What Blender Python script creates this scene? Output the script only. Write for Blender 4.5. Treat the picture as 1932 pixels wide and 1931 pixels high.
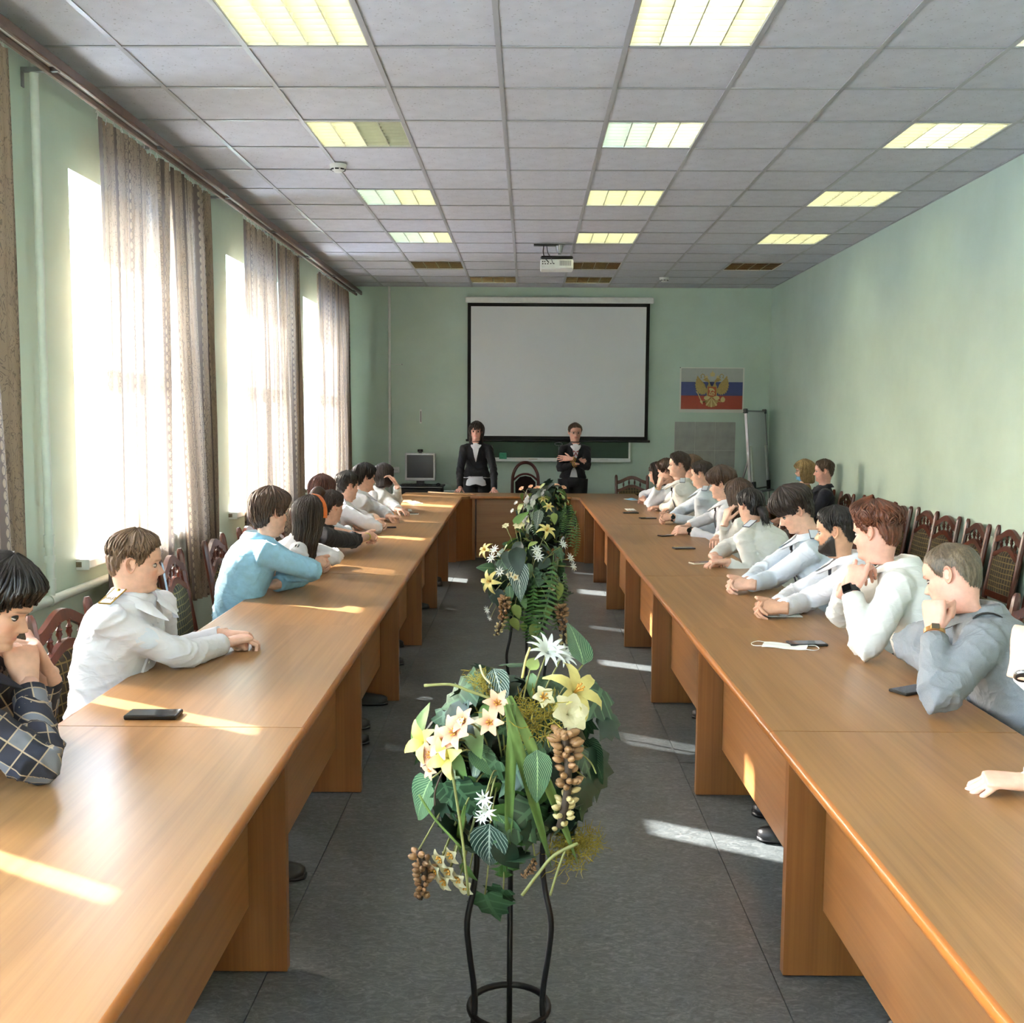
import bpy, math, random
import numpy as np
from mathutils import Vector, Matrix, Quaternion, Euler

random.seed(7)
rng = np.random.default_rng(7)
for o in list(bpy.data.objects):
    bpy.data.objects.remove(o, do_unlink=True)
SC = bpy.context.scene
COL = SC.collection
PI = math.pi
R = math.radians

# ------------------------------------------------------------------ camera
FPX, WPX, HPX = 1966.3, 1932.0, 1931.0
EYE = Vector((0.0, 0.0, 1.64))
cam_d = bpy.data.cameras.new('camera')
cam_d.sensor_fit = 'HORIZONTAL'
cam_d.sensor_width = 36.0
cam_d.lens = 36.0 * FPX / WPX
cam_d.clip_start = 0.05
cam_d.clip_end = 6000
cam = bpy.data.objects.new('camera', cam_d)
COL.objects.link(cam)
PITCH, YAW, ROLL = 0.0884, 0.0149, 0.0067
CM = Matrix.Rotation(YAW, 4, 'Z') @ Matrix.Rotation(PI / 2 - PITCH, 4, 'X') @ Matrix.Rotation(ROLL, 4, 'Z')
cam.matrix_world = Matrix.Translation(EYE) @ CM
SC.camera = cam
CM3 = CM.to_3x3()


def P(px, py, d):
    """point of the room that stands d metres down the hall on the sight line of a picture position"""
    v = CM3 @ Vector(((px - WPX / 2) / FPX, -(py - HPX / 2) / FPX, -1.0))
    return EYE + v * (d / v.y)


def PZ(px, py, z):
    """point at height z on that sight line"""
    v = CM3 @ Vector(((px - WPX / 2) / FPX, -(py - HPX / 2) / FPX, -1.0))
    return EYE + v * ((z - EYE.z) / v.z)


# ------------------------------------------------------------------ sky, sun, exposure
SUN_EL, SUN_AZ = R(31), R(28)       # elevation; angle of the rays from square-on to the window wall
world = bpy.data.worlds.new('sky')
SC.world = world
world.use_nodes = True
wt = world.node_tree
wt.nodes.clear()
wo = wt.nodes.new('ShaderNodeOutputWorld')
wb = wt.nodes.new('ShaderNodeBackground')
ws = wt.nodes.new('ShaderNodeTexSky')
ws.sky_type = 'NISHITA'
ws.sun_disc = False
ws.sun_elevation = SUN_EL
ws.sun_rotation = -(PI / 2 - SUN_AZ)
ws.air_density = 1.0
ws.dust_density = 2.5
ws.ozone_density = 1.0
wt.links.new(ws.outputs[0], wb.inputs[0])
wb.inputs[1].default_value = 6.0
wt.links.new(wb.outputs[0], wo.inputs[0])
sun_d = bpy.data.lights.new('sun', 'SUN')
sun_d.energy = 34.0
sun_d.angle = R(0.6)
sun_d.color = (1.0, 0.975, 0.94)
sun = bpy.data.objects.new('sun', sun_d)
COL.objects.link(sun)
sdir = Vector((math.cos(SUN_AZ) * math.cos(SUN_EL), -math.sin(SUN_AZ) * math.cos(SUN_EL), -math.sin(SUN_EL)))
sun.rotation_euler = sdir.to_track_quat('-Z', 'Y').to_euler()
sun.location = (-20, 12, 14)
SC.view_settings.view_transform = 'Standard'
SC.view_settings.look = 'None'
SC.view_settings.gamma = 1.0
SC.view_settings.use_curve_mapping = False
SC.view_settings.exposure = 0.55
SC.cycles.max_bounces = 7
SC.cycles.diffuse_bounces = 4
SC.cycles.glossy_bounces = 3
SC.cycles.transmission_bounces = 4
SC.cycles.transparent_max_bounces = 8
TUBE = 12.0                          # brightness of a lit ceiling tube

# ------------------------------------------------------------------ node helpers
def s2l(c):
    return tuple(((v / 255) / 12.92 if v / 255 <= 0.04045 else ((v / 255 + 0.055) / 1.055) ** 2.4) for v in c) + (1.0,)


class NT:
    def __init__(self, name):
        self.m = bpy.data.materials.new(name)
        self.m.use_nodes = True
        self.t = self.m.node_tree
        self.t.nodes.clear()
        self.out = self.t.nodes.new('ShaderNodeOutputMaterial')

    def n(self, kind, **kw):
        nd = self.t.nodes.new('ShaderNode' + kind)
        for k, v in kw.items():
            setattr(nd, k, v)
        return nd

    def put(self, sock, v):
        if isinstance(v, bpy.types.NodeSocket):
            self.t.links.new(v, sock)
        elif isinstance(v, (tuple, list)) and len(v) == 3 and sock.type == 'RGBA':
            sock.default_value = tuple(v) + (1.0,)
        else:
            sock.default_value = v

    def math(self, op, a, b=None, c=None):
        nd = self.n('Math', operation=op)
        self.put(nd.inputs[0], a)
        if b is not None:
            self.put(nd.inputs[1], b)
        if c is not None:
            self.put(nd.inputs[2], c)
        return nd.outputs[0]

    def mix(self, f, a, b, blend='MIX'):
        nd = self.n('Mix', data_type='RGBA', blend_type=blend)
        self.put(nd.inputs[0], f)
        self.put(nd.inputs[6], a)
        self.put(nd.inputs[7], b)
        return nd.outputs[2]

    def ramp(self, f, stops):
        nd = self.n('ValToRGB')
        el = nd.color_ramp.elements
        el[0].position, el[0].color = stops[0][0], stops[0][1]
        el[1].position, el[1].color = stops[-1][0], stops[-1][1]
        for p, c in stops[1:-1]:
            e = el.new(p)
            e.color = c
        self.put(nd.inputs[0], f)
        return nd.outputs[0]

    def coord(self, kind='Object', scale=(1, 1, 1), loc=(0, 0, 0)):
        tc = self.n('TexCoord')
        mp = self.n('Mapping')
        mp.inputs['Scale'].default_value = scale
        mp.inputs['Location'].default_value = loc
        self.t.links.new(tc.outputs[kind], mp.inputs[0])
        return mp.outputs[0]

    def noise(self, vec, scale=5.0, detail=3.0, rough=0.5, dist=0.0):
        nd = self.n('TexNoise')
        if vec is not None:
            self.put(nd.inputs['Vector'], vec)
        nd.inputs['Scale'].default_value = scale
        nd.inputs['Detail'].default_value = detail
        nd.inputs['Roughness'].default_value = rough
        nd.inputs['Distortion'].default_value = dist
        return nd.outputs[0]

    def bump(self, h, strength=0.2, dist=0.01):
        nd = self.n('Bump')
        nd.inputs['Strength'].default_value = strength
        nd.inputs['Distance'].default_value = dist
        self.put(nd.inputs['Height'], h)
        return nd.outputs[0]

    def bsdf(self, col, rough=0.5, normal=None, **kw):
        nd = self.n('BsdfPrincipled')
        self.put(nd.inputs['Base Color'], col)
        self.put(nd.inputs['Roughness'], rough)
        if normal is not None:
            self.put(nd.inputs['Normal'], normal)
        for k, v in kw.items():
            self.put(nd.inputs[k], v)
        self.t.links.new(nd.outputs[0], self.out.inputs[0])
        return nd


MAT = {}


def plain(name, rgb, rough=0.5, metal=0.0, var=0.0, scale=20.0, bump=0.0, **kw):
    """a plain surface with a little procedural unevenness"""
    if name in MAT:
        return MAT[name]
    t = NT(name)
    c = s2l(rgb)
    v = t.coord('Object')
    nz = t.noise(v, scale, 3)
    col = c
    if var:
        lo = tuple(x * (1 - var) for x in c[:3]) + (1,)
        hi = tuple(min(1, x * (1 + var)) for x in c[:3]) + (1,)
        col = t.ramp(nz, [(0.3, lo), (0.7, hi)])
    nrm = t.bump(nz, bump, 0.004) if bump else None
    t.bsdf(col, rough, nrm, Metallic=metal, **kw)
    MAT[name] = t.m
    return t.m


# ------------------------------------------------------------------ mesh helpers
class MB:
    def __init__(self):
        self.v, self.f, self.mi = [], [], []

    def add(self, vs, fs, mi=0, M=None):
        b = len(self.v)
        if M is not None:
            vs = [M @ Vector(p) for p in vs]
        self.v.extend([tuple(p) for p in vs])
        for f in fs:
            self.f.append(tuple(b + i for i in f))
            self.mi.append(mi)

    def box(self, x0, x1, y0, y1, z0, z1, mi=0, M=None, bev=0.0):
        if bev <= 0:
            vs = [(x0, y0, z0), (x1, y0, z0), (x1, y1, z0), (x0, y1, z0), (x0, y0, z1), (x1, y0, z1), (x1, y1, z1), (x0, y1, z1)]
            fs = [(0, 3, 2, 1), (4, 5, 6, 7), (0, 1, 5, 4), (1, 2, 6, 5), (2, 3, 7, 6), (3, 0, 4, 7)]
            self.add(vs, fs, mi, M)
            return
        b = bev

        def ring(i, z):
            a = i
            return [(x0 + a, y0 + b, z), (x0 + b, y0 + a, z), (x1 - b, y0 + a, z), (x1 - a, y0 + b, z),
                    (x1 - a, y1 - b, z), (x1 - b, y1 - a, z), (x0 + b, y1 - a, z), (x0 + a, y1 - b, z)]
        rs = [ring(b * 0.9, z0), ring(0, z0 + b), ring(0, z1 - b), ring(b * 0.9, z1)]
        vs = sum(rs, [])
        fs = [tuple(range(7, -1, -1)), tuple(range(24, 32))]
        for k in range(3):
            for i in range(8):
                j = (i + 1) % 8
                fs.append((k * 8 + i, k * 8 + j, k * 8 + 8 + j, k * 8 + 8 + i))
        self.add(vs, fs, mi, M)

    def lathe(self, prof, n=16, mi=0, M=None, caps=True):
        """prof: (radius, z) from bottom to top"""
        vs, fs = [], []
        for r, z in prof:
            for i in range(n):
                a = 2 * PI * i / n
                vs.append((r * math.cos(a), r * math.sin(a), z))
        for k in range(len(prof) - 1):
            for i in range(n):
                j = (i + 1) % n
                fs.append((k * n + i, k * n + j, (k + 1) * n + j, (k + 1) * n + i))
        if caps:
            fs.append(tuple(range(n - 1, -1, -1)))
            fs.append(tuple(range((len(prof) - 1) * n, len(prof) * n)))
        self.add(vs, fs, mi, M)

    def tube(self, pts, rad, n=8, mi=0, flat=1.0, closed=False, up=None, M=None):
        vs, fs = tube_mesh(pts, rad, n, flat, closed, up)
        self.add(vs, fs, mi, M)

    def prism(self, outline, h, mi=0, M=None):
        """outline in xy, extruded by h along z"""
        n = len(outline)
        vs = [(x, y, 0) for x, y in outline] + [(x, y, h) for x, y in outline]
        fs = [tuple(range(n - 1, -1, -1)), tuple(range(n, 2 * n))]
        for i in range(n):
            j = (i + 1) % n
            fs.append((i, j, n + j, n + i))
        self.add(vs, fs, mi, M)

    def mesh(self, name, mats, smooth=False):
        me = bpy.data.meshes.new(name)
        me.from_pydata(self.v, [], self.f)
        if not isinstance(mats, (list, tuple)):
            mats = [mats]
        for m in mats:
            me.materials.append(m)
        if len(mats) > 1:
            me.polygons.foreach_set('material_index', self.mi)
        if smooth is True:
            me.polygons.foreach_set('use_smooth', [True] * len(me.polygons))
        elif smooth:
            me.polygons.foreach_set('use_smooth', [True] * len(me.polygons))
            me.set_sharp_from_angle(angle=R(smooth))
        me.update()
        return me

    def build(self, name, mats, parent=None, smooth=False, loc=None):
        return link(name, self.mesh(name, mats, smooth), parent, loc)


def link(name, data, parent=None, loc=None, rot=None, scale=None):
    o = bpy.data.objects.new(name, data)
    COL.objects.link(o)
    if parent is not None:
        o.parent = parent
    if loc is not None:
        o.location = loc
    if rot is not None:
        o.rotation_euler = rot
    if scale is not None:
        o.scale = scale
    return o


def tag(o, label=None, cat=None, group=None, kind=None):
    if label:
        o['label'] = label
    if cat:
        o['category'] = cat
    if group:
        o['group'] = group
    if kind:
        o['kind'] = kind
    return o


def empty(name, loc=(0, 0, 0), rz=0.0):
    o = bpy.data.objects.new(name, None)
    COL.objects.link(o)
    o.empty_display_size = 0.1
    o.location = loc
    o.rotation_euler = (0, 0, rz)
    return o


def catmull(pts, m):
    """m samples per span"""
    p = np.array([tuple(q) for q in pts], float)
    if len(p) < 3:
        return [tuple(p[0] + (p[-1] - p[0]) * i / m) for i in range(m + 1)]
    q = np.vstack([2 * p[0] - p[1], p, 2 * p[-1] - p[-2]])
    out = []
    for k in range(1, len(q) - 2):
        for i in range(m):
            t = i / m
            a, b, c, d = q[k - 1], q[k], q[k + 1], q[k + 2]
            out.append(0.5 * ((2 * b) + (c - a) * t + (2 * a - 5 * b + 4 * c - d) * t * t + (3 * b - a - 3 * c + d) * t ** 3))
    out.append(p[-1])
    return [tuple(x) for x in out]


def tube_mesh(pts, rad, n=8, flat=1.0, closed=False, up=None):
    P_ = [Vector(p) for p in pts]
    m = len(P_)
    if not hasattr(rad, '__len__'):
        rad = [rad] * m
    tang = []
    for i in range(m):
        if closed:
            t = P_[(i + 1) % m] - P_[i - 1]
        else:
            t = P_[min(i + 1, m - 1)] - P_[max(i - 1, 0)]
        tang.append(t.normalized() if t.length > 1e-9 else Vector((0, 0, 1)))
    u = Vector(up) if up is not None else (Vector((0, 0, 1)) if abs(tang[0].z) < 0.9 else Vector((1, 0, 0)))
    u = (u - tang[0] * u.dot(tang[0])).normalized()
    vs = []
    for i in range(m):
        if i:
            u = u - tang[i] * u.dot(tang[i])
            u = u.normalized() if u.length > 1e-6 else tang[i].orthogonal().normalized()
        w = tang[i].cross(u)
        for k in range(n):
            a = 2 * PI * k / n
            vs.append(P_[i] + u * (rad[i] * flat * math.sin(a)) + w * (rad[i] * math.cos(a)))
    fs = []
    for i in range(m if closed else m - 1):
        i2 = (i + 1) % m
        for k in range(n):
            k2 = (k + 1) % n
            fs.append((i * n + k, i * n + k2, i2 * n + k2, i2 * n + k))
    if not closed:
        fs.append(tuple(range(n - 1, -1, -1)))
        fs.append(tuple(range((m - 1) * n, m * n)))
    return vs, fs


def struct(name, mb, mat, label=None, smooth=False):
    o = mb.build(name, mat, None, smooth)
    tag(o, label=label, kind='structure')
    return o
# ------------------------------------------------------------------ materials of the room
def mat_wall():
    t = NT('green_wall_paint')
    v = t.coord('Object')
    n1 = t.noise(v, 1.3, 4, 0.6)
    n2 = t.noise(t.coord('Object', (1, 1, 0.25)), 60, 3)
    col = t.ramp(n1, [(0.3, s2l((184, 204, 189))), (0.7, s2l((197, 216, 201)))])
    t.bsdf(col, 0.55, t.bump(n2, 0.12, 0.004))
    return t.m


def mat_tile():
    t = NT('ceiling_tile_board')
    v = t.coord('Object')
    n = t.n('TexVoronoi')
    nd = t.noise(v, 9, 3)
    mx = t.n('VectorMath', operation='ADD')
    t.put(mx.inputs[0], v)
    sc = t.n('VectorMath', operation='SCALE')
    nc = t.n('TexNoise')
    nc.inputs['Scale'].default_value = 22
    t.put(nc.inputs['Vector'], v)
    t.put(sc.inputs[0], nc.outputs['Color'])
    sc.inputs['Scale'].default_value = 0.06
    t.put(mx.inputs[1], sc.outputs[0])
    n.inputs['Scale'].default_value = 42
    t.put(n.inputs['Vector'], mx.outputs[0])
    wn = t.noise(mx.outputs[0], 55, 1)
    spot = t.math('MULTIPLY', t.math('LESS_THAN', n.outputs['Distance'], 0.22), t.math('GREATER_THAN', wn, 0.53))
    fine = t.noise(v, 160, 2)
    base = t.ramp(nd, [(0.3, s2l((196, 196, 204))), (0.7, s2l((206, 206, 214)))])
    col = t.mix(t.math('MULTIPLY', spot, 0.45), base, s2l((120, 115, 118)))
    t.bsdf(col, 0.9, t.bump(fine, 0.25, 0.003))
    return t.m


def mat_floor():
    t = NT('dark_linoleum')
    v = t.coord('Object')
    n1 = t.noise(v, 3.0, 5, 0.65)
    n2 = t.noise(t.coord('Object', (9, 17, 9)), 2.6, 6, 0.72, 1.8)
    n3 = t.noise(v, 90, 3)
    c1 = t.ramp(n2, [(0.30, s2l((56, 60, 61))), (0.5, s2l((90, 95, 95))), (0.70, s2l((132, 137, 135)))])
    c2 = t.mix(t.math('MULTIPLY', n1, 0.5), c1, s2l((66, 70, 70)))
    rg = t.math('MULTIPLY_ADD', n1, 0.2, 0.25)
    t.bsdf(c2, rg, t.bump(n3, 0.06, 0.003))
    return t.m


def mat_wood(name, c_lo, c_mid, c_hi, axis='Y', rough=0.3, sc=1.0, coat=0.25):
    t = NT(name)
    s = {'Y': (7, 0.45, 7), 'X': (0.45, 7, 7), 'Z': (7, 7, 0.45)}[axis]
    oi = t.n('ObjectInfo')
    off = t.n('VectorMath', operation='SCALE')
    cx = t.n('CombineXYZ')
    for i in range(3):
        t.put(cx.inputs[i], oi.outputs['Random'])
    t.put(off.inputs[0], cx.outputs[0])
    off.inputs['Scale'].default_value = 23.0
    ad = t.n('VectorMath', operation='ADD')
    t.put(ad.inputs[0], t.coord('Object', tuple(q * sc for q in s)))
    t.put(ad.inputs[1], off.outputs[0])
    n0 = t.noise(ad.outputs[0], 0.55, 2, 0.4, 0.3)
    bands = t.math('FRACT', t.math('MULTIPLY', n0, 9.0))
    bands = t.math('ABSOLUTE', t.math('SUBTRACT', bands, 0.5))
    fine_v = t.n('VectorMath', operation='MULTIPLY')
    t.put(fine_v.inputs[0], ad.outputs[0])
    fine_v.inputs[1].default_value = {'Y': (9, 1.5, 9), 'X': (1.5, 9, 9), 'Z': (9, 9, 1.5)}[axis]
    n1 = t.noise(fine_v.outputs[0], 1.4, 4, 0.6)
    f = t.math('ADD', t.math('MULTIPLY', bands, 0.45), t.math('MULTIPLY', n1, 0.75))
    col = t.ramp(f, [(0.22, s2l(c_lo)), (0.5, s2l(c_mid)), (0.82, s2l(c_hi))])
    nd = t.bsdf(col, rough)
    nd.inputs['Coat Weight'].default_value = coat
    nd.inputs['Coat Roughness'].default_value = 0.22
    return t.m


M_WALL, M_TILE, M_FLOOR = mat_wall(), mat_tile(), mat_floor()
WOODC = ((128, 92, 54), (146, 107, 65), (160, 120, 76))
M_TOP_Y = mat_wood('table_top_laminate_lengthwise', *WOODC, axis='Y', rough=0.36, coat=.06)
M_TOP_X = mat_wood('table_top_laminate_crosswise', *WOODC, axis='X', rough=0.36, coat=.06)
M_LEG = mat_wood('table_panel_laminate_upright', (120, 72, 34), (136, 86, 42), (150, 98, 50), axis='Z', rough=0.38, coat=0.1)
M_APR_Y = mat_wood('table_panel_laminate_lengthwise', (134, 88, 48), (150, 102, 58), (162, 114, 68), axis='Y', rough=0.34, coat=0.15)
M_APR_X = mat_wood('table_panel_laminate_crosswise', (134, 88, 48), (150, 102, 58), (162, 114, 68), axis='X', rough=0.34, coat=0.15)
M_EDGE = mat_wood('table_edge_band', (140, 82, 32), (158, 96, 42), (170, 108, 52), axis='Y', rough=0.28)
M_CHAIR = mat_wood('dark_red_brown_chair_wood', (64, 26, 14), (84, 36, 20), (102, 48, 28), axis='Z', rough=0.28, coat=0.3)
M_WHITE = plain('white_paint', (232, 234, 230), 0.45, var=0.04)
M_PIPE = plain('pale_green_white_pipe_paint', (206, 216, 206), 0.4, var=0.05)
M_TBAR = plain('ceiling_grid_white_metal', (168, 168, 172), 0.4, var=0.03)
M_BLACK = plain('black_plastic', (22, 22, 24), 0.4, var=0.1)
M_BLACKG = plain('black_glass', (10, 10, 12), 0.08)
M_RAIL = plain('brown_curtain_rail', (104, 82, 72), 0.45, var=0.15)
M_METAL = plain('grey_metal', (150, 150, 152), 0.3, 0.9)
M_IRON = plain('black_wrought_iron', (18, 17, 18), 0.42, 0.3, var=0.2)
M_SNOW = plain('snow', (236, 240, 246), 0.8, var=0.03, scale=0.5)

# ------------------------------------------------------------------ room shell
XL, XR, YF, YB, ZC = -2.43, 3.22, 14.07, -3.6, 3.39
WT = 0.55                                           # window wall thickness
SILL, HEAD, WW, WP = 0.855, 2.94, 1.75, 2.87
WIN = [5.58 + WP * k for k in range(-3, 3)]          # near jambs

fl = MB()
fl.box(XL - WT, XR + 0.2, YB - 0.2, YF + 0.2, -0.12, -0.006)
floor = struct('floor', fl, plain('floor_screed', (70, 70, 70), 0.8), 'dark grey mottled linoleum floor of the hall')
xs = [XL, -2.26, -0.76, 0.74, 2.24, XR]
for i in range(5):
    for ya, yb in ((YB, 4.9), (4.9, YF)):
        b = MB()
        b.box(xs[i] + 0.0015, xs[i + 1] - 0.0015, ya + 0.0012, yb - 0.0012, -0.006, 0.0)
        b.build('linoleum_sheet', M_FLOOR, floor)

wl = MB()
X0, X1 = XL - WT, XL
wl.box(X0, X1, YB, YF, -0.1, SILL)
wl.box(X0, X1, YB, YF, HEAD, ZC + 0.1)
edges = [YB] + sum([[y, y + WW] for y in WIN], []) + [YF]
for i in range(0, len(edges), 2):
    wl.box(X0, X1, edges[i], edges[i + 1], SILL, HEAD)
struct('wall_left', wl, M_WALL, 'pale green window wall with deep window openings')
b = MB(); b.box(XL - WT, XR + 0.2, YF, YF + 0.2, -0.1, ZC + 0.1)
struct('wall_front', b, M_WALL, 'pale green end wall behind the projection screen')
b = MB(); b.box(XR, XR + 0.2, YB, YF, -0.1, ZC + 0.1)
struct('wall_right', b, M_WALL, 'long plain pale green wall behind the row of chairs')
b = MB(); b.box(XL - WT, XR + 0.2, YB - 0.2, YB, -0.1, ZC + 0.1)
struct('wall_back', b, M_WALL, 'pale green wall at the near end of the hall')
b = MB(); b.box(XR - 0.014, XR, YB, YF, 0.0, 0.08)
struct('baseboard_right', b, plain('brown_skirting', (110, 78, 55), 0.5, var=0.1))
b = MB(); b.box(XL, XR, YF - 0.014, YF, 0.0, 0.08)
struct('baseboard_front', b, MAT['brown_skirting'])

# windows: frame, glass, sill
t = NT('window_glass')
tr, gl = t.n('BsdfTransparent'), t.n('BsdfGlossy')
gl.inputs['Roughness'].default_value = 0.02
mx = t.n('MixShader')
mx.inputs[0].default_value = 0.06
t.t.links.new(tr.outputs[0], mx.inputs[1]); t.t.links.new(gl.outputs[0], mx.inputs[2])
t.t.links.new(mx.outputs[0], t.out.inputs[0])
M_GLASS = t.m
for k, y in enumerate(WIN):
    w = empty('window_%d' % (k + 1), (XL - 0.33, y, SILL))
    tag(w, ['white framed window behind the camera end of the room', 'white framed window beside the near end of the tables',
            'white framed window behind the plaid shirted sitter', 'white framed window behind the white shirted cadet',
            'white framed window behind the girl with an orange headband', 'white framed window nearest the end wall'][k], kind='structure')
    H = HEAD - SILL
    b = MB()
    for a0, a1, c0, c1 in ((0, WW, 0, .07), (0, WW, H - .07, H), (0, .07, .07, H - .07), (WW - .07, WW, .07, H - .07)):
        b.box(-.035, .035, a0, a1, c0, c1)
    b.build('window_frame', M_WHITE, w)
    b = MB(); b.box(-.03, .03, .07, WW - .07, 1.27, 1.35); b.build('transom', M_WHITE, w)
    b = MB(); b.box(-.03, .03, WW / 2 - .045, WW / 2 + .045, .07, 1.27); b.build('mullion', M_WHITE, w)
    for a0, a1, c0, c1 in ((.07, WW / 2 - .045, .07, 1.27), (WW / 2 + .045, WW - .07, .07, 1.27), (.07, WW - .07, 1.35, H - .07)):
        b = MB(); b.box(-.004, .004, a0, a1, c0, c1); b.build('pane', M_GLASS, w)
    b = MB(); b.box(.03, .40, -.04, WW + .04, -.035, .014, bev=.006); s = b.build('window_sill', M_WHITE, w)
    b = MB(); b.box(.04, .40, -.047, -.041, -.04, .016)
    b.box(.06, .36, -.049, -.047, -.026, .002, mi=1); b.build('sill_end_cap', [M_WHITE, plain('raw_chipboard_end', (128, 116, 92), 0.8, var=0.3, scale=60)], s)
g = MB(); g.box(-900, XL - WT - .5, -500, 1500, -3.2, -3.0)
tag(g.build('snowy_ground', M_SNOW), 'bright snowy ground outside the windows', kind='structure')

# suspended ceiling: base slab, tiles and grid bars
GX0, GP, RY0, RP = -0.155, 0.6, 5.10, 0.613
b = MB(); b.box(XL - 0.1, XR + 0.1, YB - 0.1, YF + 0.1, ZC + 0.16, ZC + 0.3)
ceil = struct('ceiling', b, M_WHITE, 'suspended white tile ceiling with speckled mineral boards')
gx = [XL] + [GX0 + GP * i for i in range(-3, 6)] + [XR]
gy = [YB] + [RY0 + RP * i for i in range(-14, 15)] + [YF]
LAMPS = []                                          # (column, row, state)


def colx(i): return GX0 + GP * i, GX0 + GP * (i + 1)


def rowy(i): return RY0 + RP * i, RY0 + RP * (i + 1)


for r, cols in {-1: (-2, 1, 4), 2: (-2, 1, 4), 5: (-2, 1, 4), 8: (-2, 1, 4), 11: (-2, 1, 4), 13: (-1, 1), -4: (-2, 1, 4), -7: (-2, 1, 4)}.items():
    for c in cols:
        LAMPS.append((c, r))
lampcells = {(round(colx(c)[0], 3), round(rowy(r)[0], 3)) for c, r in LAMPS}
tile_cache = {}
for i in range(len(gx) - 1):
    for j in range(len(gy) - 1):
        x0, x1, y0, y1 = gx[i], gx[i + 1], gy[j], gy[j + 1]
        if (round(x0, 3), round(y0, 3)) in lampcells:
            continue
        w_, d_ = round(x1 - x0, 3), round(y1 - y0, 3)
        if (w_, d_) not in tile_cache:
            b = MB()
            b.box(-w_ / 2 + .006, w_ / 2 - .006, -d_ / 2 + .006, d_ / 2 - .006, 0, .015)
            tile_cache[(w_, d_)] = b.mesh('ceiling_tile', M_TILE)
        link('ceiling_tile', tile_cache[(w_, d_)], ceil, ((x0 + x1) / 2, (y0 + y1) / 2, ZC + .004 + random.uniform(0, .003)))
for x in gx:
    b = MB(); b.box(x - .0125, x + .0125, YB, YF, ZC - .001, ZC + .004); b.box(x - .003, x + .003, YB, YF, ZC + .004, ZC + .03)
    b.build('grid_runner', M_TBAR, ceil)
for y in gy:
    for i in range(len(gx) - 1):
        key = ('bar', round(gx[i + 1] - gx[i], 3))
        if key not in tile_cache:
            L = gx[i + 1] - gx[i] - .026
            b = MB(); b.box(-L / 2, L / 2, -.0115, .0115, 0, .004); b.box(-L / 2, L / 2, -.003, .003, .004, .03)
            tile_cache[key] = b.mesh('grid_bar', M_TBAR)
        if y > 3.0:
            link('grid_bar', tile_cache[key], ceil, ((gx[i] + gx[i + 1]) / 2, y, ZC - .0005))

# recessed louvre lights
def tubemat(name, rgb, s):
    t = NT(name)
    e = t.n('Emission')
    nz = t.noise(t.coord('Object'), 2.0, 1)
    t.put(e.inputs[0], s2l(rgb))
    t.put(e.inputs[1], t.math('MULTIPLY_ADD', nz, 0.1 * s, 0.95 * s))
    t.t.links.new(e.outputs[0], t.out.inputs[0])
    return t.m


TM = {'w': tubemat('lit_tube_warm', (255, 252, 222), TUBE), 'c': tubemat('lit_tube_cool', (205, 235, 255), TUBE * 1.1),
      'n': tubemat('lit_tube_neutral', (252, 254, 250), TUBE * 1.4), 'o': plain('unlit_tube_glass', (210, 212, 214), 0.25)}
M_LOUV = plain('louvre_aluminium_lit_tint', (208, 207, 184), 0.35, 0.35, var=0.03)  # louvres of lit lamps, the tubes' yellowish light mixed into the colour
M_LOUV_OFF = plain('louvre_aluminium_reflection_tint', (150, 118, 84), 0.12, 1.0)  # same louvres in unlit lamps, brown reflection of the hall put into the colour
M_HOUS = plain('lamp_housing_white', (226, 228, 220), 0.5)
lamp_mesh = {}
def lm(key, fn, mats, smooth=False):
    if key not in lamp_mesh:
        b = MB(); fn(b); lamp_mesh[key] = b.mesh(key, mats, smooth)
    return lamp_mesh[key]


LH = 0.288
def f_house(b):
    b.box(-LH, LH, -LH, LH, .10, .105)
    for s in (-1, 1):
        b.box(min(s * LH, s * (LH - .004)), max(s * LH, s * (LH - .004)), -LH, LH, 0, .10)
        b.box(-LH, LH, min(s * LH, s * (LH - .004)), max(s * LH, s * (LH - .004)), 0, .10)
def f_tube(b): b.tube([(0, -.27, 0), (0, .27, 0)], .013, 10)
def f_long(b):                                      # a V-section blade along the lamp
    b.prism([(-.003, 0), (.003, 0), (.009, .05), (-.009, .05)], .568, M=Matrix.Translation((0, .284, 0)) @ Matrix.Rotation(PI / 2, 4, 'X'))
def f_cross(b):
    b.prism([(-.0015, 0), (.0015, 0), (.005, .045), (-.005, .045)], .568, M=Matrix.Translation((-.284, 0, 0)) @ Matrix.Rotation(PI / 2, 4, 'Y') @ Matrix.Rotation(PI / 2, 4, 'Z'))


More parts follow.
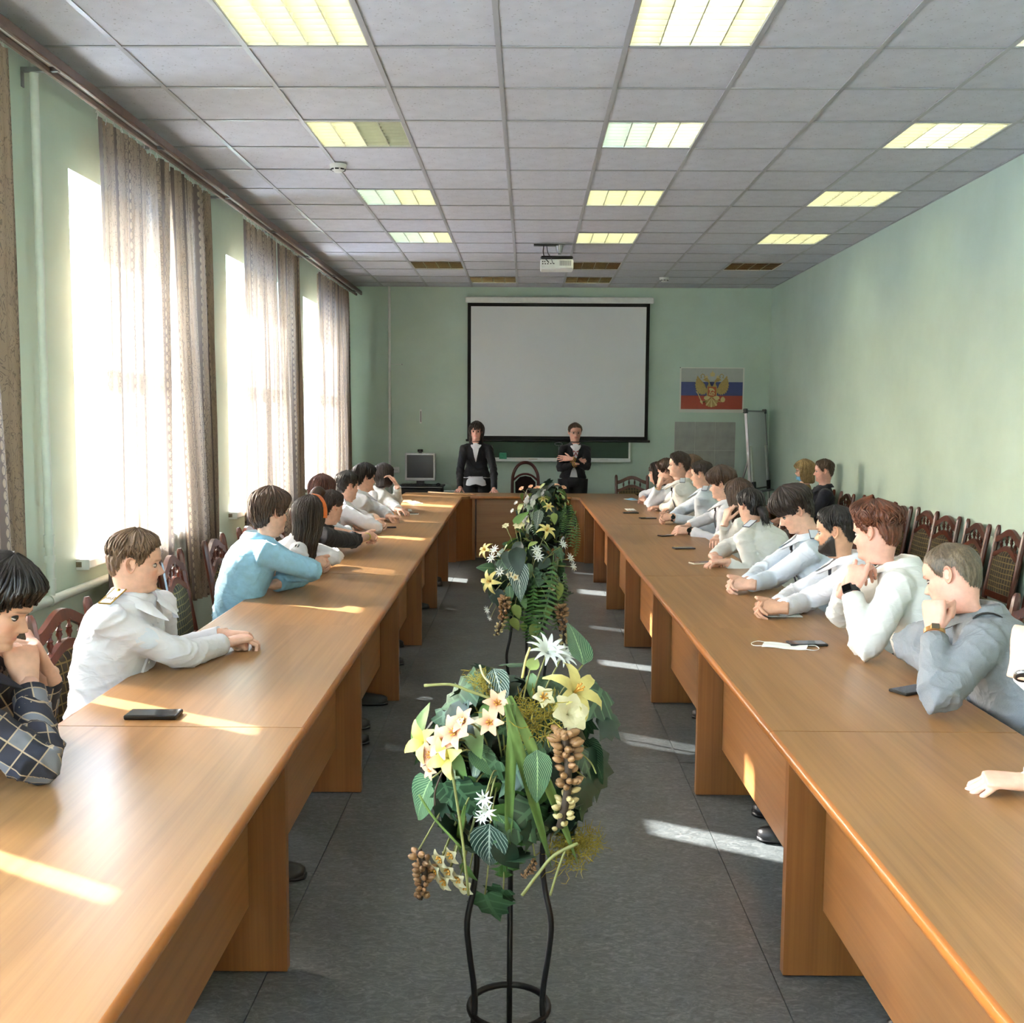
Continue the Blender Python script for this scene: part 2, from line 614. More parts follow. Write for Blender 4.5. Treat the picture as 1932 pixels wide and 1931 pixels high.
STATE = {(-2, -1): 'wwww', (1, -1): 'wnnw', (4, -1): 'nwwn', (-2, 2): 'wwoo', (1, 2): 'ccnn', (4, 2): 'wnnw', (-2, 5): 'ccww', (1, 5): 'wwww',
         (4, 5): 'wwww', (-2, 8): 'ccnw', (1, 8): 'wwww', (4, 8): 'wwww', (-2, 11): 'oooo', (1, 11): 'oooo', (4, 11): 'oooo', (-1, 13): 'oooo', (1, 13): 'oooo'}
LLAB = {(-2, -1): 'large lit ceiling light over the window-side table at the picture top', (1, -1): 'large lit ceiling light above the wall-side table at the picture top',
        (4, -1): 'lit ceiling light cut off by the top right picture corner', (-2, 2): 'half-dark ceiling light with only two of four tubes lit',
        (1, 2): 'brightest blue-white ceiling light in the middle row', (4, 2): 'lit ceiling light highest along the right wall with white inner tubes',
        (-2, 5): 'ceiling light half blue and half yellow beyond the smoke detector', (1, 5): 'yellow lit ceiling light third from the camera in the middle row',
        (4, 5): 'yellow lit ceiling light second along the right wall', (-2, 8): 'small blue and white ceiling light above the far window side',
        (1, 8): 'yellow lit ceiling light just before the projector', (4, 8): 'yellow lit ceiling light third along the right wall',
        (-2, 11): 'unlit mirrored ceiling light left of the projector', (1, 11): 'unlit ceiling light partly hidden behind the projector',
        (4, 11): 'unlit ceiling light farthest along the right wall', (-1, 13): 'unlit grey ceiling light nearest the end wall, left of the projector',
        (1, 13): 'unlit brownish ceiling light nearest the end wall, below the projector'}
for c, r in LAMPS:
    st = STATE.get((c, r), 'wnww')
    x0, x1 = colx(c); y0, y1 = rowy(r)
    e = empty('ceiling_light', ((x0 + x1) / 2, (y0 + y1) / 2, ZC + .002))
    tag(e, LLAB.get((c, r), 'lit louvre ceiling light ' + {-2: 'over the window-side table', 1: 'over the wall-side table', 4: 'beside the long plain wall'}.get(c, '') + {-4: ' just above the camera', -7: ' behind the camera'}.get(r, '')), 'ceiling light', 'recessed louvre ceiling lights')
    dark = st == 'oooo'
    ml = M_LOUV_OFF if dark else M_LOUV
    link('housing', lm('housing', f_house, M_HOUS), e)
    for q in range(4):
        link('tube', lm('tube_' + st[q], f_tube, TM[st[q]], True), e, (-.213 + .142 * q, 0, .068))
    for q in range(5):
        link('louvre_blade', lm('long_m' if dark else 'long', f_long, ml), e, (-.284 + .142 * q, 0, .002))
    for q in range(8):
        link('louvre_cross_blade', lm('cross_m' if dark else 'cross', f_cross, ml), e, (0, -.2485 + .071 * q, .002))

# smoke detectors
for px, py, lab in ((638, 316, 'round white smoke detector on the ceiling near the windows'), (1253, 527, 'round white smoke detector on the ceiling near the end wall')):
    p = PZ(px, py, ZC - .02)
    e = empty('smoke_detector', (p.x, p.y, ZC - .001)); tag(e, lab, 'smoke detector')
    b = MB(); b.lathe([(.058, -.012), (.060, 0)], 24); b.build('base', M_WHITE, e, 40)
    b = MB(); b.lathe([(.0, -.052), (.026, -.052), (.034, -.044), (.046, -.036), (.056, -.026), (.057, -.012)], 24); b.build('cover', M_WHITE, e, 30)
    for q in range(8):
        b = MB(); b.box(-.013, .013, .0455, .051, -.040, -.031); b.build('slot', M_BLACK, e).rotation_euler = (0, 0, q * PI / 4)
# ------------------------------------------------------------------ curtains, rail, pipes
def mat_curtain():
    t = NT('beige_brocade_curtain')
    tc = t.n('UVMap')
    sx = t.n('SeparateXYZ')
    t.put(sx.inputs[0], tc.outputs[0])
    u, v = sx.outputs[0], sx.outputs[1]
    per = 0.34
    uf = t.math('FRACT', t.math('DIVIDE', u, per))
    band = t.math('LESS_THAN', uf, 0.20)
    vf = t.math('SUBTRACT', t.math('FRACT', t.math('DIVIDE', v, 0.055)), 0.5)
    du = t.math('DIVIDE', t.math('SUBTRACT', t.math('MULTIPLY', uf, per), 0.20 * per), 0.055)
    rr = t.math('SQRT', t.math('ADD', t.math('MULTIPLY', du, du), t.math('MULTIPLY', vf, vf)))
    scal = t.math('MULTIPLY', t.math('LESS_THAN', rr, 0.48), t.math('GREATER_THAN', du, -0.52))
    ring = t.math('MULTIPLY', t.math('GREATER_THAN', rr, 0.36), scal)
    du2 = t.math('DIVIDE', t.math('SUBTRACT', t.math('MULTIPLY', uf, per), 0.93 * per), 0.05)
    rr2 = t.math('SQRT', t.math('ADD', t.math('MULTIPLY', du2, du2), t.math('MULTIPLY', vf, vf)))
    ring2 = t.math('MULTIPLY', t.math('GREATER_THAN', rr2, 0.34), t.math('LESS_THAN', rr2, 0.47))
    cb = t.n('CombineXYZ')
    t.put(cb.inputs[0], t.math('MULTIPLY', u, 14.0)); t.put(cb.inputs[1], t.math('MULTIPLY', v, 8.0))
    vine = t.noise(cb.outputs[0], 1.0, 2, 0.5, 2.5)
    vine = t.math('LESS_THAN', t.math('ABSOLUTE', t.math('SUBTRACT', vine, 0.5)), 0.018)
    base = t.mix(band, s2l((164, 146, 126)), s2l((98, 86, 80)))
    base = t.mix(scal, base, s2l((172, 156, 134)))
    base = t.mix(ring, base, s2l((104, 92, 84)))
    base = t.mix(ring2, base, s2l((128, 114, 102)))
    base = t.mix(t.math('MULTIPLY', vine, t.math('SUBTRACT', 1.0, band)), base, s2l((124, 110, 98)))
    cw = t.n('CombineXYZ')
    t.put(cw.inputs[0], t.math('MULTIPLY', u, 900.0)); t.put(cw.inputs[1], t.math('MULTIPLY', v, 120.0))
    wv = t.noise(cw.outputs[0], 1.0, 2)
    base = t.mix(t.math('MULTIPLY', wv, 0.35), base, s2l((96, 84, 74)))
    df, tl, tp = t.n('BsdfDiffuse'), t.n('BsdfTranslucent'), t.n('BsdfTransparent')
    t.put(df.inputs[0], base)
    t.put(tl.inputs[0], t.mix(0.5, base, s2l((226, 226, 226))))
    m1, m2 = t.n('MixShader'), t.n('MixShader')
    m1.inputs[0].default_value = 0.075
    t.t.links.new(df.outputs[0], m1.inputs[1]); t.t.links.new(tl.outputs[0], m1.inputs[2])
    m2.inputs[0].default_value = 0.03
    t.t.links.new(m1.outputs[0], m2.inputs[1]); t.t.links.new(tp.outputs[0], m2.inputs[2])
    t.t.links.new(m2.outputs[0], t.out.inputs[0])
    return t.m


def mat_tulle():
    t = NT('white_tulle')
    df, tl, tp = t.n('BsdfDiffuse'), t.n('BsdfTranslucent'), t.n('BsdfTransparent')
    nz = t.noise(t.coord('Object', (1, 300, 300)), 1.0, 2)
    col = t.ramp(nz, [(0.3, s2l((225, 224, 220))), (0.7, s2l((242, 242, 238)))])
    t.put(df.inputs[0], col); t.put(tl.inputs[0], col)
    m1, m2 = t.n('MixShader'), t.n('MixShader')
    m1.inputs[0].default_value = 0.6
    t.t.links.new(df.outputs[0], m1.inputs[1]); t.t.links.new(tl.outputs[0], m1.inputs[2])
    m2.inputs[0].default_value = 0.28
    t.t.links.new(m1.outputs[0], m2.inputs[1]); t.t.links.new(tp.outputs[0], m2.inputs[2])
    t.t.links.new(m2.outputs[0], t.out.inputs[0])
    return t.m


M_CURT, M_TULLE = mat_curtain(), mat_tulle()


def cloth_sheet(name, mat, parent, y0a, y1a, y0b, y1b, z0, z1, xc, amp, pleats, seed, nz=26):
    """pleated sheet hung along the window wall; (y0a,y1a) at the top, (y0b,y1b) at the hem"""
    rg = random.Random(seed)
    nu = pleats * 12
    ph = [rg.uniform(-.9, .9) for _ in range(pleats + 2)]
    wd = [rg.uniform(.6, 1.25) for _ in range(pleats + 2)]
    me = bpy.data.meshes.new(name)
    vs, fs, uv = [], [], []
    sx = [0.0]
    for i in range(nu):
        sx.append(sx[-1] + math.hypot((y1a - y0a) / nu, 0.045))
    for j in range(nz + 1):
        q = j / nz
        z = z1 + (z0 - z1) * q
        for i in range(nu + 1):
            s = i / nu
            k = int(min(s * pleats, pleats - 1e-6))
            ya, yb = y0a + (y1a - y0a) * s, y0b + (y1b - y0b) * s
            y = ya + (yb - ya) * q ** 1.3 + 0.012 * math.sin(5 * q + 3 * ph[k])
            a = amp * wd[k] * (0.75 + 0.35 * math.sin(2.2 * q + ph[k] * 2))
            x = xc + a * math.sin(2 * PI * s * pleats + ph[k] * q) + 0.3 * a * math.sin(6 * PI * s * pleats + 4 * q + ph[k])
            zz = z
            if j == 0:
                zz = z1 - 0.022 * abs(math.sin(PI * s * pleats)) ** 0.7
            vs.append((x, y, zz)); uv.append((sx[i], z))
    for j in range(nz):
        for i in range(nu):
            a = j * (nu + 1) + i
            fs.append((a, a + nu + 1, a + nu + 2, a + 1))
    me.from_pydata(vs, [], fs)
    me.materials.append(mat)
    l = me.uv_layers.new(name='UVMap')
    idx = [vi for f in fs for vi in f]
    l.data.foreach_set('uv', [c for vi in idx for c in uv[vi]])
    me.polygons.foreach_set('use_smooth', [True] * len(fs))
    me.update()
    return link(name, me, parent)


CX, ZT = -2.30, 3.23


def curtain(y0a, y1a, y0b, y1b, z0, pleats, seed, label):
    e = empty('curtain', (0, 0, 0))
    tag(e, label, 'curtain', 'beige brocade curtains')
    cloth_sheet('fabric', M_CURT, e, y0a, y1a, y0b, y1b, z0, ZT, CX, .043, pleats, seed)
    for i in range(pleats + 1):
        y = y0a + (y1a - y0a) * i / pleats
        b = MB(); b.tube([(CX, y, ZT - .02), (CX + .006, y, ZT + .008), (CX, y, ZT + .03), (CX - .004, y, ZT + .015)], .0022, 5)
        b.build('curtain_hook', M_WHITE, e, True)


curtain(3.72, 4.66, 3.75, 4.72, .10, 8, 3, 'dark edge of a brocade curtain cut off by the left picture border')
curtain(2.69, 3.66, 2.69, 3.67, .10, 7, 4, 'brocade curtain panel beside the plaid shirted sitter, outside the picture')
curtain(5.655, 6.66, 5.655, 6.68, .38, 9, 5, 'sunlit beige curtain panel behind the white shirted cadet')
curtain(6.76, 7.55, 7.05, 7.66, .38, 8, 6, 'narrower shaded curtain panel between cadet and blue shirted sitter')
curtain(8.52, 9.60, 8.52, 9.57, .38, 10, 7, 'beige curtain panel above the blue shirted sitter')
curtain(9.66, 10.58, 9.84, 10.62, .38, 8, 8, 'shaded curtain panel behind the orange headband girl')
curtain(11.50, 12.55, 11.50, 12.52, .38, 10, 9, 'beige curtain panel nearest the end wall, window side')
curtain(12.60, 13.42, 12.72, 13.46, .38, 8, 10, 'dark curtain panel touching the corner by the end wall')
for (a0, a1, b0, b1, sd, lb) in ((6.56, 6.98, 6.6, 7.2, 21, 'white tulle hanging between the two curtains behind the cadet'),
                                 (9.46, 9.82, 9.5, 9.95, 22, 'white tulle strip between the curtains above the blue shirted sitter'),
                                 (12.42, 12.72, 12.45, 12.84, 23, 'white tulle strip between the far curtains')):
    o = cloth_sheet('tulle_curtain', M_TULLE, None, a0, a1, b0, b1, .48, ZT - .02, CX - .055, .012, 5, sd)
    tag(o, lb, 'curtain', 'white tulle strips')

e = empty('curtain_rail', (CX, 0, 3.265))
tag(e, 'long brown curtain rail under the ceiling along the windows', 'curtain rail')
b = MB(); b.box(-.012, .012, YB + .02, YF - .03, 0, .028, bev=.004); b.build('rail', M_RAIL, e)
b = MB(); b.box(-.055, .075, YB + .02, YF - .03, .032, .044); b.build('rail_board', M_WHITE, e)
b = MB(); b.box(.055, .078, YB + .02, YF - .03, .006, .058, bev=.006); b.build('rail_fascia', M_RAIL, e)
for y in [5.10 + 1.435 * k for k in range(-2, 7)]:
    b = MB(); b.box(-.13, .05, y - .012, y + .012, .01, .03); b.box(-.13, -.124, y - .012, y + .012, -.06, .03)
    b.build('wall_bracket', M_METAL, e)

def pipe(name, pts, r, label, cat='pipe', mat=None, joints=()):
    e = empty(name, (0, 0, 0)); tag(e, label, cat)
    b = MB(); b.tube(pts, r, 14); b.build('pipe_run', mat or M_PIPE, e, 50)
    for p, d in joints:
        b = MB()
        v = Vector(d) * .03
        b.tube([Vector(p) - v, Vector(p) + v], r * 1.28, 14); b.build('pipe_coupling', mat or M_PIPE, e, 50)


px_ = XL + .05
pipe('heating_pipe', [(px_, 5.12, ZC - .01), (px_, 5.12, .80), (px_, 5.12, .745)], .021, 'white vertical heating pipe on the green pier by the window',
     joints=[((px_, 5.12, 1.02), (0, 0, 1)), ((px_, 5.12, .80), (0, 0, 1)), ((px_, 5.12, .93), (0, 0, .6))])
pipe('heating_pipe', [(px_, 2.0, .705), (px_, 5.05, .722), (px_, 5.7, .724), (px_, 8.0, .73)], .024, 'white horizontal heating pipe low on the window wall',
     joints=[((px_, 5.12, .722), (0, 1, 0)), ((px_, 4.8, .720), (0, .8, 0))])
pipe('conduit', [(-1.863, YF - .02, ZC), (-1.863, YF - .02, .1)], .018, 'white vertical cable conduit on the end wall near the corner', 'conduit', M_WHITE)

# ------------------------------------------------------------------ tables
TZ, TT = 0.75, 0.03
LI, LO, RI, RO = -0.608, -1.315, 0.75, 1.452
TROT = 0.0128                                       # the table rows stand slightly askew in the hall
SEAM = [2.935 + 1.491 * (k - 2) for k in range(9)]   # -0.05 ... 11.88


def half_round(b, xi, s, y0, y1):
    """rounded edge band along the aisle side; s=+1 when the aisle lies at +x"""
    prof = [(0, 0), (.006 * s, .001), (.011 * s, .006), (.013 * s, TT / 2), (.011 * s, TT - .006), (.006 * s, TT - .001), (0, TT)]
    vs = [(xi + x, y0, TZ - TT + z) for x, z in prof] + [(xi + x, y1, TZ - TT + z) for x, z in prof]
    n = len(prof)
    fs = [(i, i + 1, n + i + 1, n + i) for i in range(n - 1)] + [tuple(range(n)), tuple(range(2 * n - 1, n - 1, -1))]
    b.add(vs, fs)


ORD = ['nearest the camera', 'second', 'third', 'fourth', 'fifth', 'sixth', 'seventh', 'last']
WHERE_L = ['under the camera position', 'below the broad sun streak nearest the camera', 'holding the black phone before the cadet', 'before the blue shirted sitter',
           'before the orange headband girl', 'before the clasped hands of the black clad girl', 'before the boy in glasses', 'next to the corner by the monitor']
WHERE_R = ['beside the camera position', 'cut by the bottom right picture corner', 'holding the mask and phone near the grey shirt', 'before the bearded man\'s clasped hands',
           'before the ponytail girl and her phone', 'before the boy with two watches beyond it', 'before the tall boy in a tie', 'next to the corner by the small chair']
for side in (0, 1):
    xi, xo, s = (LI, LO, 1) if side == 0 else (RI, RO, -1)
    for k in range(8):
        y0, y1 = SEAM[k], SEAM[k + 1]
        e = empty('conference_table', ((xi + xo) / 2, y0, 0))
        tag(e, ('window-side' if side == 0 else 'wall-side') + ' brown table unit ' + (WHERE_L if side == 0 else WHERE_R)[k], 'table', 'conference table units')
        e.location = (0, 0, 0)
        e.rotation_euler = (0, 0, TROT)
        dz = 0.0 if k % 2 else 0.0008
        b = MB()
        b.box(min(xi, xo), max(xi, xo), y0 + .001, y1 - .001, TZ - TT + dz, TZ + dz)
        b.build('table_top', M_TOP_Y, e)
        b = MB(); half_round(b, xi, s, y0 + .001, y1 - .001); b.build('edge_band', M_EDGE, e, 60)
        b = MB(); half_round(b, xo, -s, y0 + .001, y1 - .001); b.build('edge_band', M_EDGE, e, 60)
        for yy in ((y0 + .02,) if k < 7 else (y0 + .02, y1 - .06)):
            b = MB(); b.box(min(xi - s * .055, xo + s * .08), max(xi - s * .055, xo + s * .08), yy, yy + .036, 0.004, TZ - TT)
            b.build('side_panel', M_LEG, e)
        xa = xi - s * .16
        b = MB(); b.box(min(xa, xa - s * .018), max(xa, xa - s * .018), y0 + .057, y1 - .002 if k < 7 else y1 - .062, .215, TZ - TT)
        b.build('front_panel', M_APR_Y, e)
# far cross table with chamfered corner units
Y0c, Y1c = SEAM[8], SEAM[8] + .70
for side in (0, 1):
    xi, xo, s = (LI, LO, 1) if side == 0 else (RI, RO, -1)
    e = empty('corner_table', (0, 0, 0), TROT)
    tag(e, ('chamfered corner table unit beside the monitor' if side == 0 else 'chamfered corner table unit beside the small far chair'), 'table', 'conference table units')
    c = .10
    out = [(xo, Y0c + .001), (xi, Y0c + .001), (xi + s * c, Y0c + c), (xi + s * c, Y1c), (xo, Y1c)]
    if s < 0:
        out = out[::-1]
    b = MB(); b.prism(out, TT, M=Matrix.Translation((0, 0, TZ - TT))); b.build('table_top', M_TOP_X, e)
    d = Vector((s * c, c, 0)).normalized()
    b = MB(); b.box(-.02, .02, 0, .30, .004, TZ - TT)
    o = b.build('corner_panel', M_LEG, e); o.location = (xi - s * .10, Y0c - .02, 0); o.rotation_euler = (0, 0, -s * R(45))
    b = MB(); b.box(min(xo + s * .1, xi), max(xo + s * .1, xi), Y1c - .12, Y1c - .10, .2, TZ - TT); b.build('back_panel', M_LEG, e)
e = empty('cross_table', (0, 0, 0), TROT); tag(e, 'brown cross table in front of the two standing women', 'table', 'conference table units')
b = MB(); b.box(LI + .101, RI - .101, Y0c + .1, Y1c, TZ - TT, TZ); b.build('table_top', M_TOP_X, e)
b = MB()
pr = [(0, 0), (-.007, .001), (-.013, .008), (-.013, TT - .008), (-.007, TT - .001), (0, TT)]
for x in (LI + .101, RI - .101):
    b.v += [(x, Y0c + .1 + a, TZ - TT + c) for a, c in pr]
b.f = [(i, i + 1, 7 + i, 6 + i) for i in range(5)]; b.mi = [0] * 5
b.build('edge_band', M_EDGE, e, 60)
b = MB(); b.box(LI + .17, RI - .17, Y0c + .17, Y0c + .19, .03, TZ - TT); b.build('front_panel', M_APR_X, e)
for x in (LI + .12, RI - .155):
    b = MB(); b.box(x, x + .035, Y0c + .15, Y1c - .05, .004, TZ - TT); b.build('side_panel', M_LEG, e)

# ------------------------------------------------------------------ chairs
def mat_uph():
    t = NT('brown_checked_upholstery')
    v = t.coord('Object')
    nz = t.noise(v, 14, 2, 0.5, 0.5)
    w1 = t.n('TexWave', bands_direction='X'); w1.inputs['Scale'].default_value = 9; w1.inputs['Distortion'].default_value = 1.2
    w2 = t.n('TexWave', bands_direction='Z'); w2.inputs['Scale'].default_value = 9; w2.inputs['Distortion'].default_value = 1.2
    t.put(w1.inputs[0], v); t.put(w2.inputs[0], v)
    ln = t.math('MAXIMUM', t.math('GREATER_THAN', w1.outputs[1], 0.93), t.math('GREATER_THAN', w2.outputs[1], 0.93))
    base = t.ramp(nz, [(0.3, s2l((36, 27, 16))), (0.7, s2l((62, 50, 28)))])
    col = t.mix(t.math('MULTIPLY', ln, 0.8), base, s2l((128, 108, 62)))
    t.bsdf(col, 0.85, t.bump(t.noise(v, 200, 2), 0.3, 0.003))
    return t.m


M_UPH = mat_uph()
chair_parts = []


def cpart(name, b, mat, smooth=False):
    chair_parts.append((name, b.mesh('chair_' + name, mat, smooth)))


def post_y(z):                                       # back rake
    return -.20 - max(0, z - .44) * .16


for s in (-1, 1):
    b = MB()
    pts = [(s * .195, -.225, 0), (s * .195, -.205, .25), (s * .195, -.20, .44), (s * .195, post_y(.65), .65), (s * .197, post_y(.88), .88), (s * .198, post_y(.945), .945)]
    b.tube(catmull(pts, 3), [.019] * 14 + [.017, .010], 8, up=(0, 1, 0))
    cpart('back_post', b, M_CHAIR, 40)
for s in (-1, 1):
    b = MB(); b.tube([(s * .195, .20, 0), (s * .195, .19, .2), (s * .195, .185, .42)], [.014, .018, .021], 8, up=(0, 1, 0)); cpart('front_leg', b, M_CHAIR, 40)


def arch(b, z0, rise, h, th=.022, n=14, xw=.185):
    vs, fs = [], []
    for i in range(n + 1):
        x = -xw + 2 * xw * i / n
        q = x / xw
        top = z0 + rise * (0.5 + 0.5 * math.cos(PI * q)) ** .85
        for (dz, dy) in ((0, -th / 2), (0, th / 2), (-h, th / 2), (-h, -th / 2)):
            z = top + dz
            vs.append((x, post_y(z) + dy, z))
    for i in range(n):
        for k in range(4):
            k2 = (k + 1) % 4
            fs.append((i * 4 + k, i * 4 + k2, i * 4 + 4 + k2, i * 4 + 4 + k))
    b.add(vs, fs)


b = MB(); arch(b, .872, .062, .044); cpart('crest_rail', b, M_CHAIR, 50)
b = MB(); arch(b, .765, .058, .036); cpart('arched_rail', b, M_CHAIR, 50)
for x in (-.105, -.035, .035, .105):
    q = x / .185
    ar = (0.5 + 0.5 * math.cos(PI * q)) ** .85
    z0, z1 = .765 + .058 * ar - .01, .872 + .062 * ar - .036
    b = MB()
    pr = [(.006, 0), (.011, .08), (.006, .16), (.008, .3), (.013, .42), (.009, .55), (.013, .62), (.007, .72), (.006, .85), (.010, .93), (.007, 1)]
    b.lathe([(r, z0 + (z1 - z0) * q_) for r, q_ in pr], 8, M=Matrix.Translation((x, post_y((z0 + z1) / 2), 0)))
    cpart('spindle', b, M_CHAIR, 60)
b = MB()
n = 12
outl = []
for i in range(n + 1):
    x = -.165 + .33 * i / n
    outl.append((x, .735 + .055 * (0.5 + 0.5 * math.cos(PI * x / .175)) ** .85))
vs, fs = [], []
for (x, z) in outl:
    for zz, th in ((.50, .5), (.56, 1), ((.56 + z) / 2, 1.15), (z - .02, 1), (z, .5)):
        e_ = .5 + .5 * math.cos(PI * x / .2)
        vs.append((x, post_y(zz) + .020 * th * (0.5 + .5 * e_), zz)); vs.append((x, post_y(zz) - .014 * th, zz))
for i in range(n):
    for k in range(4):
        a, c = i * 10 + k * 2, (i + 1) * 10 + k * 2
        fs += [(a, a + 2, c + 2, c), (a + 1, c + 1, c + 3, a + 3)]
    fs += [(i * 10, (i + 1) * 10, (i + 1) * 10 + 1, i * 10 + 1), (i * 10 + 8, i * 10 + 9, (i + 1) * 10 + 9, (i + 1) * 10 + 8)]
for i in (0, n):
    fs += [(i * 10 + k * 2, i * 10 + k * 2 + 1, i * 10 + k * 2 + 3, i * 10 + k * 2 + 2) for k in range(4)]
b.add(vs, fs); cpart('back_cushion', b, M_UPH, 50)
b = MB(); b.box(-.18, .18, post_y(.48) - .012, post_y(.48) + .012, .465, .51); cpart('lower_rail', b, M_CHAIR)
b = MB(); b.box(-.205, .205, -.20, .205, .395, .435, bev=.006); cpart('seat_frame', b, M_CHAIR)
b = MB()
vs, fs = [], []
n = 8
for i in range(n + 1):
    for j in range(n + 1):
        x, y = -.205 + .41 * i / n, -.185 + .40 * j / n
        q = max(abs(2 * i / n - 1), abs(2 * j / n - 1))
        vs.append((x, y, .436 + .048 * (1 - q ** 4)))
for i in range(n):
    for j in range(n):
        a = i * (n + 1) + j
        fs.append((a, a + n + 1, a + n + 2, a + 1))
b.add(vs, fs); cpart('seat_cushion', b, M_UPH, True)
for s in (-1, 1):
    b = MB(); b.box(s * .195 - .009, s * .195 + .009, -.20, .19, .17, .195); cpart('stretcher', b, M_CHAIR)
b = MB(); b.box(-.19, .19, -.01, .008, .172, .193); cpart('stretcher', b, M_CHAIR)


def chair(x, y, az, label, group):
    """az: facing direction, 0 = away down the hall, 90 = towards +x"""
    e = empty('dining_chair', (x, y, 0.0), -R(az))
    tag(e, label, 'chair', group)
    for nm, me in chair_parts:
        link(nm, me, e)
    return e


WG = 'chairs along the right wall'
wall_lab = ['cut off by the right picture border', 'wooden chair standing alone just right of the grey shirted man\'s head', 'second wooden wall chair above the grey shirted man\'s head',
            'third wooden wall chair above the grey shirted man\'s head', 'wooden wall chair just right of the red haired man\'s head', 'wooden wall chair touching the red haired man\'s hair',
            'wooden wall chair mostly hidden by the red haired man', 'wooden wall chair behind the red haired man\'s hair', 'wooden wall chair between bearded and red haired men',
            'farthest empty wall chair right of the navy dressed man']
wy = [5.62, 6.30, 6.92, 7.37, 7.92, 8.37, 8.84, 9.29, 9.74]
wl_ = ['dark wooden wall chair cut off by the right picture border'] + wall_lab[1:]
for i, y in enumerate(wy):
    chair(2.90 + .015 * (i % 3), y, -90 + (i * 37 % 7 - 3), wl_[i], WG)

# round-backed armchair between the two women, small chair at the far right corner
e = empty('round_back_chair', (-.03, 13.05, 0), R(180)); tag(e, 'dark red chair with a round arched back between the standing women', 'chair')
M_RED = plain('dark_red_lacquer', (78, 26, 20), 0.3, var=0.15)
M_DKUP = plain('near_black_maroon_velvet', (34, 14, 16), 0.9, var=0.2, scale=60, bump=.2)
pts = [(-.165, -.21, .42), (-.165, -.23, .85), (-.14, -.235, .98), (-.08, -.24, 1.065), (0, -.242, 1.09), (.08, -.24, 1.065), (.14, -.235, .98), (.165, -.23, .85), (.165, -.21, .42)]
b = MB(); b.tube(catmull(pts, 4), .020, 8); b.build('arched_back_frame', M_RED, e, 50)
b = MB(); b.tube(catmull([(-.16, -.23, .86), (-.08, -.232, .925), (0, -.233, .945), (.08, -.232, .925), (.16, -.23, .86)], 4), .014, 8); b.build('arched_rail', M_RED, e, 50)
b = MB(); b.prism([(-.12, .50), (.12, .50), (.13, .84), (.07, .905), (0, .92), (-.07, .905), (-.13, .84)], .045, M=Matrix.Translation((0, -.205, 0)) @ Matrix.Rotation(PI / 2, 4, 'X')); b.build('back_cushion', M_DKUP, e)
b = MB(); b.box(-.22, .22, -.2, .23, .40, .48, bev=.02); b.build('seat_cushion', M_DKUP, e)
for sx_, sy_ in ((-1, -1), (1, -1), (-1, 1), (1, 1)):
    b = MB(); b.tube([(sx_ * .17, sy_ * .19, 0), (sx_ * .165, sy_ * .19, .42)], [.014, .02], 8); b.build('leg', M_RED, e, 50)
chair(1.32, 12.95, 180, 'small red-brown wooden chair behind the far right table corner', 'chairs at the tables')

# ------------------------------------------------------------------ end wall: screen, board, poster, tiles
e = empty('projection_screen', (0, YF - .06, 0)); tag(e, 'large pull-down projection screen with black border on the end wall', 'projection screen')
M_SCR = plain('matte_screen_cloth', (232, 236, 238), 0.9, var=0.015, scale=2)
k = 1 / 143.6
sx0, sx1 = -.815, 1.60
zt, zb = 3.18, 1.355
b = MB(); b.box(sx0, sx1, -.002, .002, zb, zt); b.build('black_border', plain('screen_black_border', (14, 14, 15), 0.8), e)
b = MB(); b.box(sx0 + .045, sx1 - .045, -.006, -.002, zb + .06, zt - .05); b.build('white_surface', M_SCR, e)
b = MB(); b.box(sx0 - .03, sx1 + .05, -.035, .05, zt - .005, zt + .075, bev=.012); b.build('roller_case', M_WHITE, e)
b = MB(); b.tube([(sx0 - .02, 0, zb), (sx1 + .03, 0, zb)], .016, 10); b.build('bottom_bar', M_BLACK, e, 50)
b = MB(); b.tube(catmull([(.41, -.012, zb - .02), (.36, -.012, zb - .035), (.37, -.012, zb - .055), (.42, -.012, zb - .06), (.46, -.012, zb - .05), (.45, -.012, zb - .03), (.41, -.012, zb - .02)], 3), .005, 6); b.tube([(.41, -.012, zb - .06), (.41, -.012, zb - .22)], .003, 5)
b.build('pull_ring', M_METAL, e, True)

e = empty('chalkboard', (0, YF - .02, 0)); tag(e, 'dark green chalkboard with white tray below the screen', 'chalkboard')
bx0, bx1 = -.75, 1.35
b = MB(); b.box(bx0, bx1, -.012, .015, 1.12, 1.95); b.build('board', plain('green_chalkboard', (22, 52, 34), 0.5, var=0.25, scale=4), e)
b = MB()
b.box(bx1, bx1 + .025, -.02, .015, 1.09, 1.97); b.box(bx0 - .025, bx0, -.02, .015, 1.09, 1.97); b.box(bx0, bx1, -.02, .015, 1.10, 1.125); b.build('board_frame', M_WHITE, e)
b = MB(); b.box(bx0 - .02, bx1 + .02, -.10, .0, 1.075, 1.095, bev=.004); b.box(bx0 - .02, bx1 + .02, -.10, -.094, 1.09, 1.108); b.build('chalk_tray', M_WHITE, e)
o = MB(); o.box(-.05, .05, -.03, .03, 0, .095, bev=.008)
tag(o.build('cleaning_sponge', plain('teal_sponge', (64, 140, 110), 0.9, var=0.2, scale=80, bump=.4), loc=(-.335, YF - .075, 1.096)), 'teal sponge on the chalkboard tray beside the woman', 'sponge')
o = MB(); o.box(-.06, .06, -.02, .02, 0, .016, bev=.004)
tag(o.build('board_eraser', plain('pale_wood_eraser', (170, 140, 100), 0.7), loc=(.07, YF - .07, 1.096)), 'small pale wooden eraser on the chalkboard tray', 'eraser')
o = MB(); o.box(-.055, .055, -.014, .014, 0, .012, bev=.003)
